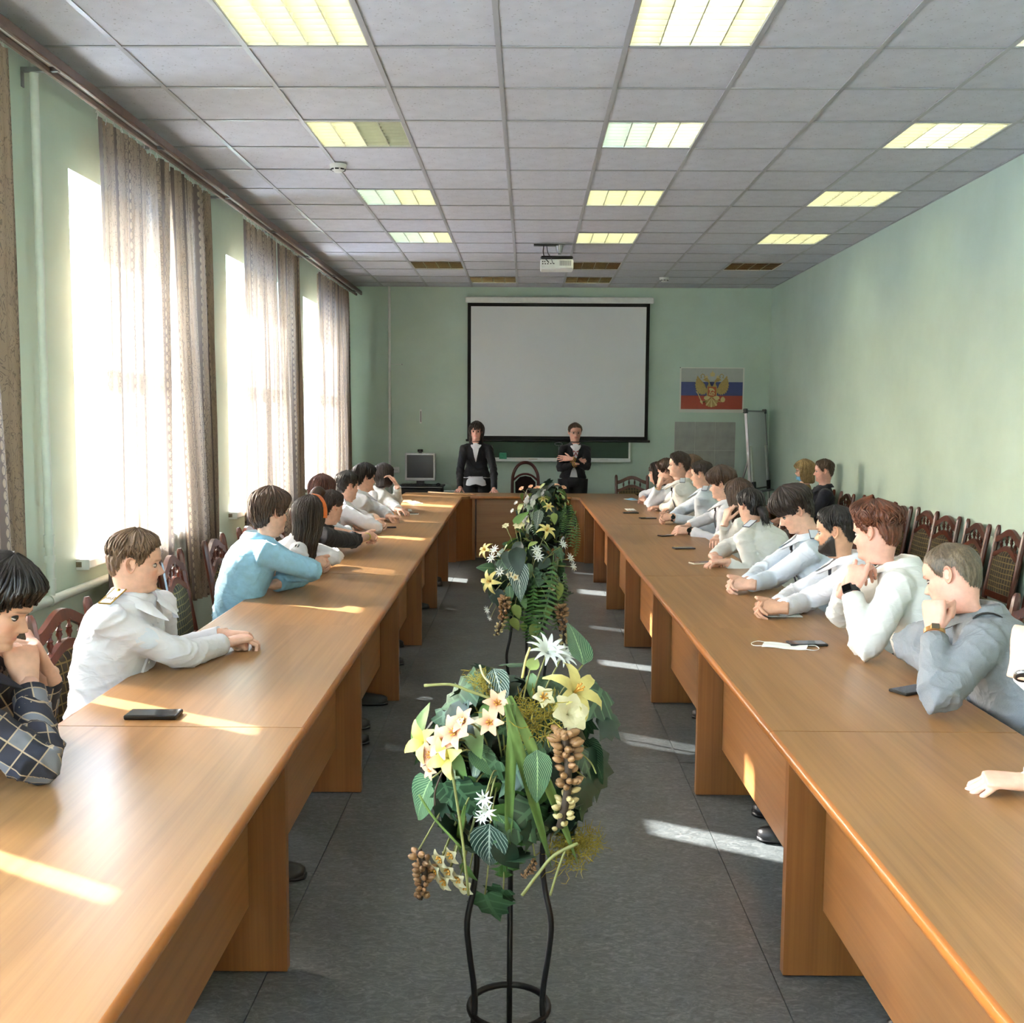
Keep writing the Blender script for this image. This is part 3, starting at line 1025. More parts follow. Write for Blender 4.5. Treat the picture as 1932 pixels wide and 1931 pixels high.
tag(o.build('marker_pen', plain('dark_marker', (50, 54, 64), 0.5), loc=(1.02, YF - .07, 1.096)), 'small dark marker on the chalkboard tray near its right end', 'marker')

# flag poster with the gold double-headed eagle
pw, phh = .86, .60
e = empty('flag_poster', (2.452, YF - .006, 2.045)); tag(e, 'white, blue and red flag poster with a golden double-headed eagle', 'poster')
M_PAP = plain('poster_paper', (216, 218, 208), 0.55, var=0.03, scale=4)
M_PWH, M_PBL, M_PRD = plain('poster_white_grey', (178, 182, 176), 0.55, var=0.03), plain('poster_blue', (56, 64, 118), 0.5, var=0.05), plain('poster_red', (160, 62, 40), 0.5, var=0.05)
M_GOLD, M_GOLDL, M_SHLD = plain('print_gold', (172, 148, 84), 0.5, var=0.12, scale=60), plain('print_pale_gold', (204, 186, 128), 0.5), plain('print_red_orange', (176, 84, 44), 0.5)
b = MB(); b.box(-pw / 2, pw / 2, -.001, .003, -phh / 2, phh / 2); b.build('sheet', M_PAP, e)
iw, it, ib = pw / 2 - .02, phh / 2 - .012, -phh / 2 + .045
hs = (it - ib) / 3
for i, (nm, m_) in enumerate((('red_stripe', M_PRD), ('blue_stripe', M_PBL), ('white_stripe', M_PWH))):
    b = MB(); b.box(-iw, iw, -.0025, -.001, ib + i * hs * (1.0 if i < 2 else 1), ib + (i + 1) * hs); b.build(nm, m_, e)


def poly(b, pts, y, mi=0):
    vs = [(x, y, z) for x, z in pts] + [(x, y - .0012, z) for x, z in pts]
    n = len(pts)
    b.add(vs, [tuple(range(n)), tuple(range(2 * n - 1, n - 1, -1))] + [((i + 1) % n, i, n + i, n + (i + 1) % n) for i in range(n)], mi)


def epx(x, y):                                       # emblem drawing units -> poster metres
    return ((x - 945) * .845 / 1565, (735 - y) * .845 / 1565)


em = MB()
for s in (-1, 1):
    def q(x, y): return epx(945 + s * (x - 945), y)
    wing = [(1020, 690), (1080, 700), (1110, 640), (1120, 600), (1170, 540), (1230, 480), (1270, 430), (1305, 380), (1325, 420), (1318, 450), (1345, 480), (1335, 510), (1360, 545), (1345, 570),
            (1368, 610), (1345, 635), (1358, 680), (1330, 690), (1345, 740), (1310, 745), (1310, 800), (1275, 790), (1270, 835), (1230, 815), (1215, 860), (1180, 830), (1165, 865), (1140, 825), (1120, 855), (1095, 800), (1060, 800), (1040, 760)]
    pts = [q(*p) for p in wing]
    cx0 = q(1130, 700)
    for i in range(len(pts)):                        # fan so that the notched outline stays clean
        tri = [cx0, pts[i], pts[(i + 1) % len(pts)]]
        poly(em, tri if s > 0 else tri[::-1], -.0027 - .0002 * (i % 2))
    neck = [(960, 640), (1000, 560), (1010, 500), (1040, 470), (1060, 440), (1090, 430), (1130, 450), (1150, 470), (1180, 490), (1140, 495), (1110, 520), (1060, 530), (1030, 560), (1050, 620), (1080, 650)]
    poly(em, [q(*p) for p in neck][::s], -.0028)
    poly(em, [q(*p) for p in ((1050, 440), (1045, 390), (1065, 400), (1083, 350), (1100, 400), (1125, 390), (1115, 440))][::s], -.0028, 1)
    for a, c_ in (((1115, 420), (1150, 350)), ((1150, 350), (1190, 345)), ((1190, 345), (1230, 380)), ((1190, 345), (1180, 330)), ((1230, 380), (1200, 430)), ((1130, 440), (1150, 400)), ((1200, 430), (1240, 435))):
        a, c_ = Vector((*q(*a), 0)), Vector((*q(*c_), 0)); n_ = (c_ - a).normalized(); n_ = Vector((-n_.y, n_.x, 0)) * .0045
        poly(em, [((a + n_).x, (a + n_).y), ((a - n_).x, (a - n_).y), ((c_ - n_).x, (c_ - n_).y), ((c_ + n_).x, (c_ + n_).y)], -.0029)
    poly(em, [q(*p) for p in ((1000, 880), (1080, 870), (1130, 900), (1140, 950), (1100, 970), (1090, 1000), (1050, 985), (1020, 960), (985, 930))][::s], -.0027, 1)
    poly(em, [q(*p) for p in ((1060, 975), (1170, 1010), (1190, 1030), (1170, 1035), (1050, 1000))][::s], -.0029)
for i in range(7):                                   # tail feathers
    a = -PI / 2 + (i - 3) * .30
    o_ = epx(940, 930)
    r1 = .118 if abs(i - 3) < 3 else .10
    poly(em, [o_, (o_[0] + r1 * math.cos(a - .13), o_[1] + r1 * math.sin(a - .13)), (o_[0] + r1 * 1.06 * math.cos(a), o_[1] + r1 * 1.06 * math.sin(a)), (o_[0] + r1 * math.cos(a + .13), o_[1] + r1 * math.sin(a + .13))], -.0027 - .0002 * (i % 2), i % 2)
poly(em, [epx(*p) for p in ((830, 640), (1060, 640), (1090, 760), (1060, 900), (945, 940), (830, 900), (800, 760))], -.0026)
poly(em, [epx(*p) for p in ((890, 330), (905, 310), (935, 305), (955, 250), (975, 305), (1000, 310), (1015, 330), (1000, 400), (905, 400))], -.0028, 1)
poly(em, [epx(*p) for p in ((845, 655), (1050, 655), (1050, 880), (985, 895), (945, 910), (900, 895), (845, 880))], -.0040, 2)
for pl in ([(870, 690), (900, 680), (960, 690), (1000, 720), (1020, 760), (1000, 770), (960, 740), (930, 760), (900, 820), (885, 860), (870, 860), (890, 800), (900, 750), (875, 730)],
           [(920, 800), (980, 780), (1010, 800), (1020, 840), (1000, 840), (985, 810), (930, 830)], [(890, 830), (1000, 850), (1010, 868), (900, 862)]):
    poly(em, [epx(*p) for p in pl], -.0053, 1)
poly(em, [epx(1220 + 58 * math.cos(a), 968 + 66 * math.sin(a)) for a in [2 * PI * i / 16 for i in range(16)]], -.0030, 1)
poly(em, [epx(*p) for p in ((1205, 915), (1222, 885), (1238, 915))], -.0030, 1)
poly(em, [epx(*p) for p in ((545, 765), (575, 770), (620, 840), (690, 985), (715, 1000), (730, 1085), (715, 1085), (655, 1030), (665, 990), (600, 840))], -.0032, 1)
poly(em, [epx(*p) for p in ((700, 1010), (840, 985), (850, 1000), (720, 1040))], -.0029, 1)
em.build('eagle_emblem', [M_GOLD, M_GOLDL, M_SHLD], e)
for sx_, sz_ in ((-1, 1), (1, -1)):
    b = MB(); b.lathe([(.006, 0), (.006, .004), (.002, .006)], 8, M=Matrix.Translation((sx_ * (pw / 2 - .004), -.001, sz_ * (phh / 2 - .004))) @ Matrix.Rotation(PI / 2, 4, 'X')); b.build('pin', M_BLACK, e, 40)

# grey splash tiles
e = empty('tile_panel', (1.965, YF - .012, .475)); tag(e, 'panel of large grey wall tiles under the flag poster', 'tile panel')
b = MB(); b.box(0, .815, .002, .010, 0, 1.145); b.build('grout', plain('pale_grout', (196, 198, 190), 0.8), e)
M_WT = plain('grey_stone_tile', (158, 158, 152), 0.35, var=0.10, scale=9)
tm = MB(); tm.box(.002, .268, -.002, .002, .002, .378, bev=.0015); tm = tm.mesh('wall_tile', M_WT)
for i in range(3):
    for j in range(3):
        link('wall_tile', tm, e, (.003 + i * .27, 0, .003 + j * .381))

# flip-chart whiteboard in the corner
p = P(1428, 920, 13.6)
e = empty('whiteboard_easel', (p.x + .10, 13.6, 0), R(58)); tag(e, 'narrow white flipchart whiteboard seen edge-on in the far corner', 'whiteboard')
M_BRD = plain('whiteboard_enamel', (238, 240, 242), 0.5)
b = MB(); b.box(-.34, .34, -.010, .010, .78, 1.76); o = b.build('board', M_BRD, e); o.rotation_euler = (R(-5), 0, 0)
for x0_, x1_, z0_, z1_ in ((-.36, -.34, .76, 1.78), (.34, .36, .76, 1.78), (-.36, .36, 1.76, 1.78), (-.36, .36, .76, .78)):
    b = MB(); b.box(x0_, x1_, -.016, .016, z0_, z1_); q_ = b.build('board_frame', M_METAL, e); q_.rotation_euler = (R(-5), 0, 0)
for x_ in (-.35, .35):
    for z_ in (.77, 1.77):
        b = MB(); b.box(x_ - .03, x_ + .03, -.022, .022, z_ - .03, z_ + .03, bev=.006); q_ = b.build('corner_cap', M_BLACK, e); q_.rotation_euler = (R(-5), 0, 0)
for x_ in (-.28, .28):
    b = MB(); b.box(x_ - .03, x_ + .03, -.03, -.012, .02, 1.32); q_ = b.build('stand_leg', M_WHITE, e); q_.rotation_euler = (R(-5), 0, 0)
    b = MB(); b.tube([(x_, .10, 1.25), (x_ * 1.1, .42, .015)], .014, 8); b.build('back_leg', M_METAL, e, 50)
    b = MB(); b.box(x_ - .035, x_ + .035, -.045, -.012, .74, .86); q_ = b.build('clamp', M_BLACK, e); q_.rotation_euler = (R(-5), 0, 0)
b = MB(); b.box(-.34, .34, -.09, -.01, .735, .75); b.build('pen_tray', M_METAL, e)

# monitor on its black stand
e = empty('media_cabinet', (-1.40, 13.75, 0)); tag(e, 'low black cabinet with a grey top edge under the monitor', 'cabinet')
b = MB()
b.box(-.27, -.25, -.2, .22, 0, .74); b.box(.25, .27, -.2, .22, 0, .74); b.box(-.25, .25, .2, .22, 0, .74); b.box(-.25, .25, -.2, .2, 0, .03); b.build('body', M_BLACK, e)
b = MB(); b.box(-.29, .29, -.22, .24, .74, .765, bev=.004); b.build('top', M_BLACK, e)
b = MB(); b.box(-.25, .25, -.19, -.17, .60, .72); b.build('drawer_front', M_BLACK, e)
b = MB(); b.box(-.29, .29, -.223, -.219, .742, .752); b.build('edge_strip', M_METAL, e)
M_SILV = plain('silver_plastic', (198, 200, 202), 0.4)
e = empty('monitor', (-1.42, 13.75, .766)); tag(e, 'silver framed square monitor with dark screen on the black cabinet', 'monitor')
b = MB(); b.lathe([(.11, 0), (.11, .008), (.05, .02), (.035, .02)], 20); b.build('base', M_BLACK, e, 40)
b = MB(); b.box(-.05, .05, -.02, .03, .015, .10); b.build('neck', M_BLACK, e)
b = MB(); b.box(-.20, .20, -.03, .04, .055, .42, bev=.01); b.build('bezel', M_SILV, e)
b = MB(); b.box(-.175, .175, -.034, -.029, .095, .395); b.build('screen', plain('dark_lcd', (44, 46, 56), 0.25), e)
e = empty('webcam', (-1.42, 13.745, 1.186)); tag(e, 'small black webcam on top of the monitor', 'webcam')
b = MB(); b.box(-.022, .022, -.02, .02, 0, .012); b.build('clip', M_BLACK, e)
b = MB(); b.tube([(-.035, 0, .032), (.035, 0, .032)], .018, 12); b.build('body', M_BLACK, e, 50)
b = MB(); b.lathe([(.010, 0), (.010, .012)], 12, M=Matrix.Translation((0, -.012, .032)) @ Matrix.Rotation(PI / 2, 4, 'X')); b.build('lens', M_BLACKG, e, 40)
e = empty('keyboard', (-1.43, 13.585, .766)); tag(e, 'black keyboard in front of the monitor', 'keyboard')
b = MB(); b.box(-.2, .18, -.06, .06, 0, .014, bev=.004); b.build('case', M_BLACK, e)
b = MB()
for i in range(12):
    for j in range(4):
        b.box(-.185 + i * .030, -.161 + i * .030, -.05 + j * .025, -.03 + j * .025, .014, .019)
tag(b.build('keys', plain('key_plastic', (34, 34, 37), 0.5), e), kind='stuff')
e = empty('computer_mouse', (-1.17, 13.60, .766)); tag(e, 'black computer mouse at the right end of the cabinet', 'mouse')
b = MB(); b.lathe([(.028, 0), (.032, .01), (.026, .026), (.012, .034), (.001, .036)], 14, M=Matrix.Diagonal((1, 1.6, 1, 1))); b.build('shell', M_BLACK, e, True)
b = MB(); b.tube(catmull([(0, .05, .012), (.02, .12, .01), (.10, .14, .015), (.17, .1, -.03), (.18, .12, -.3)], 4), .004, 6); b.build('cable', plain('pale_cable', (200, 205, 200), 0.5), e, True)

# small wall fittings
def fitting(name, px, py, w, h, d, label, cat, mat=M_WHITE, z=None):
    p_ = P(px, py, YF - d / 2)
    e_ = empty(name, (p_.x, YF, p_.z)); tag(e_, label, cat)
    b_ = MB(); b_.box(-w / 2, w / 2, -d, 0, -h / 2, h / 2, bev=min(.008, d / 3)); b_.build('housing', mat, e_)
    return e_


e = fitting('thermometer', 794, 786, .03, .19, .014, 'thin white wall thermometer on the end wall', 'thermometer')
b = MB(); b.box(-.004, .004, -.017, -.013, -.075, .07); b.build('tube', M_BLACK, e)
e = fitting('power_socket', 748, 887, .08, .08, .03, 'pale wall socket between the far girl and the monitor', 'socket')
for s in (-1, 1):
    b = MB(); b.lathe([(.004, 0), (.004, .003)], 8, M=Matrix.Translation((s * .01, -.029, 0)) @ Matrix.Rotation(PI / 2, 4, 'X')); b.build('hole', M_BLACK, e)
e = fitting('cable_box', 746, 688, .20, .012, .012, 'thin short wall strip beside the corner conduit', 'wall strip', M_PIPE)
b = MB(); b.lathe([(.008, 0), (.008, .006)], 8, M=Matrix.Translation((.09, -.012, 0)) @ Matrix.Rotation(PI / 2, 4, 'X')); b.build('screw', M_METAL, e)

# projector on the ceiling
PJ = P(1050, 499, 10.68)
e = empty('projector', (PJ.x, 10.68, ZC)); tag(e, 'white and black projector hanging from the ceiling', 'projector')
zc = PJ.z - ZC
b = MB(); b.box(-.165, .165, -.12, .12, zc - .062, zc + .035, bev=.012); b.build('body', M_WHITE, e)
b = MB(); b.box(-.162, .162, -.118, .118, zc + .036, zc + .068, bev=.012); b.build('lid', M_BLACK, e)
b = MB()
for i in range(11):
    b.box(.03 + i * .0105, .035 + i * .0105, -.1225, -.119, zc - .03, zc + .02)
b.build('vent_grille', plain('grille_grey', (120, 122, 122), 0.5), e)
b = MB()
for i, (x_, z_) in enumerate(((-.14, .01), (-.12, .01), (-.14, -.012), (-.115, -.012), (-.09, -.012), (-.06, -.01), (-.03, -.01))):
    b.box(x_ - .006, x_ + .006, -.123, -.119, zc + z_ - .005, zc + z_ + .005)
b.build('ports', M_BLACK, e)
b = MB(); b.lathe([(.045, 0), (.045, .02), (.03, .03)], 20, M=Matrix.Translation((.08, .12, zc - .012)) @ Matrix.Rotation(-PI / 2, 4, 'X')); b.build('lens', M_BLACKG, e, 40)
b = MB(); b.tube([(.03, 0, -.005), (.03, 0, zc + .095)], .016, 12); b.box(-.06, .10, -.06, .06, zc + .068, zc + .076); b.build('mount_pole', M_METAL, e, 50)
b = MB(); b.lathe([(.055, -.006), (.055, 0)], 16, M=Matrix.Translation((.03, 0, 0))); b.lathe([(.024, -.075), (.036, -.02), (.04, 0)], 12, M=Matrix.Translation((.03, 0, -.005))); b.build('ceiling_plate', M_METAL, e, 40)
b = MB(); b.box(-.23, .02, -.05, .03, -.012, -.001); b.build('cable_opening', M_BLACK, e)
for pts in ([(-.13, 0, -.01), (-.135, -.02, -.08), (-.12, -.1, zc + .05), (-.08, -.13, zc)], [(-.10, 0, -.01), (-.09, -.03, -.08), (-.06, -.1, zc + .05), (-.04, -.13, zc - .01)]):
    b = MB(); b.tube(catmull(pts, 5), .005, 6); b.build('cable', M_BLACK if pts[0][0] < -.11 else M_METAL, e, True)

# small yellow desk by the wall sitters
p = P(1462, 942, 10.6)
e = empty('small_desk', (p.x, 10.75, 0)); tag(e, 'small light wooden desk in front of the woman with a lowered mask', 'desk')
b = MB(); b.box(-.25, .33, -.25, .25, .72, .745, bev=.004); b.build('desk_top', M_TOP_X, e)
for sx_, sy_ in ((-.22, -.22), (.30, -.22), (-.22, .22), (.30, .22)):
    b = MB(); b.tube([(sx_, sy_, 0), (sx_, sy_, .72)], .014, 8); b.build('leg', M_BLACK, e, 50)
b = MB(); b.box(-.22, .30, .21, .225, .45, .72); b.build('front_panel', M_BLACK, e)
# ------------------------------------------------------------------ people: shared shape functions
TMP = bpy.data.scenes.new('remesh_scratch')


def remesh(vs, fs, voxel, smooth=4, fac=0.5):
    me = bpy.data.meshes.new('scratch')
    me.from_pydata([tuple(v) for v in vs], [], fs)
    ob = bpy.data.objects.new('scratch', me)
    TMP.collection.objects.link(ob)
    m = ob.modifiers.new('r', 'REMESH')
    m.mode = 'VOXEL'
    m.voxel_size = voxel
    m.adaptivity = 0.0
    if smooth:
        s = ob.modifiers.new('s', 'SMOOTH')
        s.factor = fac
        s.iterations = smooth
    TMP.view_layers[0].update()
    dg = TMP.view_layers[0].depsgraph
    ev = ob.evaluated_get(dg).to_mesh()
    n = len(ev.vertices)
    co = np.empty(n * 3, np.float32)
    ev.vertices.foreach_get('co', co)
    nr = np.empty(n * 3, np.float32)
    ev.vertices.foreach_get('normal', nr)
    nl = len(ev.loops)
    li = np.empty(nl, np.int32)
    ev.loops.foreach_get('vertex_index', li)
    lt = np.empty(len(ev.polygons), np.int32)
    ev.polygons.foreach_get('loop_total', lt)
    ob.evaluated_get(dg).to_mesh_clear()
    bpy.data.objects.remove(ob)
    bpy.data.meshes.remove(me)
    faces, p = [], 0
    for k in lt:
        faces.append(tuple(int(i) for i in li[p:p + k]))
        p += k
    return co.reshape(-1, 3).astype(float), nr.reshape(-1, 3).astype(float), faces


def sinterp(x, xs, ys, w=0.02):
    g = np.linspace(xs[0], xs[-1], 400)
    y = np.interp(g, xs, ys)
    k = max(1, int(w / (g[1] - g[0])))
    if k > 1:
        ker = np.hanning(2 * k + 3)[1:-1]
        ker /= ker.sum()
        pad = len(ker) // 2
        y = np.convolve(np.pad(y, pad, mode='edge'), ker, mode='valid')
    return np.interp(x, g, y)


def sstep(a, b, x):
    q = np.clip((x - a) / (b - a), 0, 1)
    return q * q * (3 - 2 * q)


T_F = [-.6, -.30, -.12, -.02, .015, .05, .09, .14, .185, .225, .26, .30, .42, .50, .565, .62, .72, .82, .90, .96, 1.0]
V_F = [.060, .056, .052, .056, .074, .087, .089, .0835, .0885, .086, .0895, .087, .086, .084, .0925, .0925, .090, .078, .059, .035, .001]
T_B = [-.6, -.30, -.10, .05, .20, .35, .55, .70, .82, .90, .96, 1.0]
V_B = [.066, .063, .062, .064, .074, .088, .100, .099, .085, .065, .040, .001]
T_S = [-.6, -.30, -.10, .0, .06, .14, .25, .38, .50, .62, .74, .83, .90, .96, 1.0]
V_S = [.064, .059, .056, .054, .056, .060, .065, .069, .072, .0755, .074, .065, .051, .031, .001]
HH = 0.226


def head_surf(phi, t, fem=0.0, face=True):
    """local head surface: x right, y forward, z up, origin on the axis at eye height"""
    fr, bk, sd = sinterp(t, T_F, V_F, .022), sinterp(t, T_B, V_B, .05), sinterp(t, T_S, V_S, .05)
    c, s = np.cos(phi), np.sin(phi)
    front = s > 0
    x = sd * np.sign(c) * np.abs(c) ** np.where(front, .86, .95)
    y = np.where(front, fr * np.abs(s) ** .92, -bk * np.abs(s) ** .95)
    jaw = sstep(.34, .03, t) * sstep(-.10, .0, t)
    x = x * np.where(front, 1 - (.34 + .08 * fem) * jaw * np.abs(s) ** 1.5, 1)
    if face:
        f = sstep(.15, .6, s)
        ax = np.abs(x)
        nose = np.interp(t, [.285, .305, .335, .36, .50, .53], [0, .55, 1.0, 1.0, .12, 0.0])
        nw = np.interp(t, [.28, .33, .50], [.013, .0125, .0085])
        y = y + f * (.0235 - .003 * fem) * nose * np.exp(-(x / nw) ** 2)
        y = y + f * .007 * np.exp(-((ax - .0135) / .0055) ** 2 - ((t - .325) / .026) ** 2)
        y = y - f * .0105 * np.exp(-((ax - .031) / .0155) ** 2 - ((t - .492) / .040) ** 2)
        y = y + f * (.0045 - .003 * fem) * np.exp(-((ax - .028) / .022) ** 2 - ((t - .572) / .022) ** 2)
        y = y + f * .004 * np.exp(-((ax - .043) / .02) ** 2 - ((t - .40) / .055) ** 2)
        y = y - f * .0035 * np.exp(-(x / .03) ** 2 - ((t - .225) / .007) ** 2)
        y = y - f * .003 * np.exp(-((ax - .033) / .012) ** 2 - ((t - .27) / .05) ** 2)
    return np.stack([x, y, (t - .5) * HH], -1)


def ell_normal(p):
    n = np.stack([p[..., 0] / .075 ** 2, p[..., 1] / .096 ** 2, np.maximum(p[..., 2], 0) / .113 ** 2], -1)
    return n / (np.linalg.norm(n, axis=-1, keepdims=True) + 1e-9)


# hands: wrist at origin, fingers along +y, back of the hand up (+z), thumb towards -x for a right hand palm down
HAND = {}


def make_hand(pose):
    curl = {'flat': (8, 12, 8), 'relaxed': (28, 38, 22), 'claw': (35, 55, 35), 'fist': (78, 92, 55), 'clasp': (52, 62, 30), 'cup': (30, 45, 30)}[pose]
    vs, fs = [], []

    def add(v, f):
        b = len(vs)
        vs.extend(v)
        fs.extend([tuple(b + i for i in q) for q in f])
    rings = [(-.035, .028, .022, 0), (0, .0275, .020, 0), (.025, .033, .0175, -.001), (.055, .039, .0155, 0), (.085, .041, .0135, .001), (.098, .037, .011, 0)]
    v, n = [], 14
    for (y, a, b_, z) in rings:
        for k in range(n):
            q = 2 * PI * k / n
            v.append(Vector((a * math.copysign(abs(math.cos(q)) ** .75, math.cos(q)), y, z + b_ * math.copysign(abs(math.sin(q)) ** .85, math.sin(q)))))
    f = [(i * n + k, i * n + (k + 1) % n, (i + 1) * n + (k + 1) % n, (i + 1) * n + k) for i in range(len(rings) - 1) for k in range(n)]
    f += [tuple(range(n - 1, -1, -1)), tuple(range((len(rings) - 1) * n, len(rings) * n))]
    add(v, f)
    for (x, y0, L, r, sp, mul) in ((-.0295, .088, (.043, .027, .022), .0090, 5, .92), (-.0100, .094, (.048, .031, .023), .0092, 1, 1.0), (.0100, .092, (.045, .029, .023), .0088, -3, 1.05), (.0285, .084, (.036, .023, .020), .0078, -8, 1.12)):
        p = Vector((x, y0 - .014, .001))
        pts, rad = [p.copy()], [r * 1.1]
        ang = 0.0
        side = R(sp)
        for j in range(3):
            ang += R(curl[j]) * mul
            d = Vector((-math.sin(side) * math.cos(ang), math.cos(ang) * math.cos(side), -math.sin(ang)))
            m = 3
            for q in range(1, m + 1):
                pts.append(p + d * ((L[j] + (.014 if j == 0 else 0)) * q / m))
                bulge = 1.0 + (.07 if q == m and j < 2 else 0)
                rad.append(r * (1 - .09 * j - .05 * q / m) * bulge)
            p = pts[-1].copy()
        pts.append(p + d * .004)
        rad.append(r * .45)
        v, f = tube_mesh(pts, rad, 10, up=(1, 0, 0))
        add(v, f)
    th = {'flat': (-.80, .62, -.25), 'relaxed': (-.62, .70, -.45), 'claw': (-.55, .68, -.55), 'fist': (-.30, .78, -.62), 'clasp': (-.42, .86, .10), 'cup': (-.65, .70, -.40)}[pose]
    d = Vector(th).normalized()
    p0 = Vector((-.018, .020, -.006))
    d2 = (d + Vector((.30 if pose in ('fist', 'clasp') else .18, .35, -.10 if pose != 'clasp' else 0))).normalized()
    pts = [p0, p0 + d * .024, p0 + d * .046, p0 + d * .046 + d2 * .018, p0 + d * .046 + d2 * .032, p0 + d * .046 + d2 * .052, p0 + d * .046 + d2 * .058]
    v, f = tube_mesh(pts, [.0150, .0145, .0115, .0108, .0108, .0088, .004], 10)
    add(v, f)
    co, nr, fc = remesh(vs, fs, .0036, 4, .45)
    # nails and knuckle tint
    return co, fc


def hand(pose):
    if pose not in HAND:
        HAND[pose] = make_hand(pose)
    return HAND[pose]


def frame_from(fwd, up):
    f = Vector(fwd).normalized()
    u = Vector(up)
    r = f.cross(u)
    r = r.normalized() if r.length > 1e-5 else f.orthogonal().normalized()
    u = r.cross(f)
    return r, f, u


def skin_mat(name, rgb):
    t = NT(name)
    at = t.n('Attribute', attribute_name='tint')
    v = t.coord('Object')
    n1 = t.noise(v, 38, 4)
    n2 = t.noise(v, 420, 2)
    base = t.ramp(n1, [(0.25, s2l(tuple(c * .94 for c in rgb))), (0.75, s2l(tuple(min(255, c * 1.05) for c in rgb)))])
    col = t.mix(1.0, base, at.outputs['Color'], 'MULTIPLY')
    nd = t.bsdf(col, 0.48, t.bump(n2, 0.08, 0.002))
    return t.m


SKIN = {'fair': skin_mat('fair_skin', (222, 176, 152)), 'pink': skin_mat('pinkish_skin', (222, 168, 148)), 'tan': skin_mat('tan_skin', (206, 158, 128))}


def hair_mat(name, rgb):
    t = NT(name)
    v = t.coord('Object')
    n1 = t.noise(t.coord('Object', (1, 1, .35)), 240, 3, .6)
    n2 = t.noise(v, 22, 3)
    f = t.math('ADD', t.math('MULTIPLY', n1, .65), t.math('MULTIPLY', n2, .35))
    col = t.ramp(f, [(0.3, s2l(tuple(c * .55 for c in rgb))), (0.55, s2l(rgb)), (0.75, s2l(tuple(min(255, c * 1.35 + 6) for c in rgb)))])
    t.bsdf(col, 0.42, t.bump(n1, 0.5, 0.003))
    return t.m


HAIRC = {k: hair_mat(k + '_hair', v) for k, v in dict(black=(30, 25, 24), darkbrown=(48, 34, 27), brown=(74, 52, 38), lightbrown=(104, 80, 58), red=(98, 52, 30), auburn=(84, 42, 26), blond=(170, 140, 92), cropped=(96, 82, 64)).items()}
HCOL = dict(black=(.22, .2, .2), darkbrown=(.3, .24, .2), brown=(.4, .32, .26), lightbrown=(.5, .42, .34), red=(.55, .36, .25), auburn=(.45, .3, .22), blond=(.75, .62, .45), cropped=(.45, .4, .34))


def cloth_mat(name, rgb, rough=.8, weave=900, sheen=0.1, var=.05):
    t = NT(name)
    v = t.coord('Object')
    n1 = t.noise(v, weave, 2)
    n2 = t.noise(v, 30, 3)
    base = t.ramp(n2, [(.3, s2l(tuple(c * (1 - var) for c in rgb))), (.7, s2l(tuple(min(255, c * (1 + var * .5)) for c in rgb)))])
    n3 = t.noise(t.coord('Object', (1, 1, 1.7)), 11, 2, .45, 1.2)
    cr = t.math('POWER', t.math('SUBTRACT', 1.0, t.math('ABSOLUTE', t.math('MULTIPLY_ADD', n3, 4.0, -2.0))), 2.0)
    hgt = t.math('ADD', t.math('ADD', t.math('MULTIPLY', n1, .06), t.math('MULTIPLY', n2, .25)), t.math('MULTIPLY', cr, .8))
    nd = t.bsdf(base, rough, t.bump(hgt, .17, .012))
    nd.inputs['Sheen Weight'].default_value = sheen
    return t.m


CLOTH = dict(white=cloth_mat('white_shirt_cotton', (228, 228, 233), var=.01), ivory=cloth_mat('warm_white_shirt_cotton', (230, 229, 223), var=.01), cool=cloth_mat('cool_white_shirt_cotton', (218, 226, 236), var=.01),
             blue=cloth_mat('light_blue_shirt_cotton', (146, 194, 222)), black=cloth_mat('black_jersey', (20, 20, 26)), mustard=cloth_mat('mustard_knit', (128, 100, 34), .9),
             navy=cloth_mat('dark_navy_wool', (20, 22, 38), .85), suit=cloth_mat('black_navy_suit_wool', (14, 15, 24), .8), trouser=cloth_mat('black_trouser_wool', (20, 20, 25), .85))


def mat_chambray():
    t = NT('grey_chambray')
    v = t.coord('Object')
    n1 = t.noise(t.coord('Object', (1, 1, 6)), 700, 2)
    n2 = t.noise(t.coord('Object', (6, 6, 1)), 700, 2)
    f = t.math('MULTIPLY_ADD', t.math('SUBTRACT', n1, n2), .8, .5)
    t.bsdf(t.ramp(f, [(.25, s2l((96, 102, 110))), (.75, s2l((156, 160, 164)))]), .8, t.bump(t.math('POWER', t.math('SUBTRACT', 1.0, t.math('ABSOLUTE', t.math('MULTIPLY_ADD', t.noise(v, 10, 2, .45, 1.2), 4.0, -2.0))), 2.0), .25, .012))
    return t.m


def mat_plaid():
    t = NT('navy_grey_plaid_flannel')
    tc = t.n('Attribute', attribute_name='uvw')
    sx = t.n('SeparateXYZ')
    t.put(sx.inputs[0], tc.outputs['Vector'])
    a = t.math('FRACT', t.math('DIVIDE', sx.outputs[0], .085))
    b = t.math('FRACT', t.math('DIVIDE', sx.outputs[1], .085))

    def wide(q): return t.math('LESS_THAN', t.math('ABSOLUTE', t.math('SUBTRACT', q, .5)), .24)

    def line(q, c, w): return t.math('LESS_THAN', t.math('ABSOLUTE', t.math('SUBTRACT', q, c)), w)
    f = t.math('MULTIPLY', t.math('ADD', wide(a), wide(b)), .5)
    col = t.ramp(f, [(0.0, s2l((22, 22, 34))), (.5, s2l((40, 42, 56))), (1.0, s2l((112, 114, 122)))])
    ln = t.math('MAXIMUM', t.math('MAXIMUM', line(a, .26, .02), line(a, .74, .02)), t.math('MAXIMUM', line(b, .26, .02), line(b, .74, .02)))
    col = t.mix(t.math('MULTIPLY', ln, .65), col, s2l((196, 172, 140)))
    t.bsdf(col, .85, t.bump(t.noise(t.coord('Object'), 40, 3), .1, .004))
    return t.m


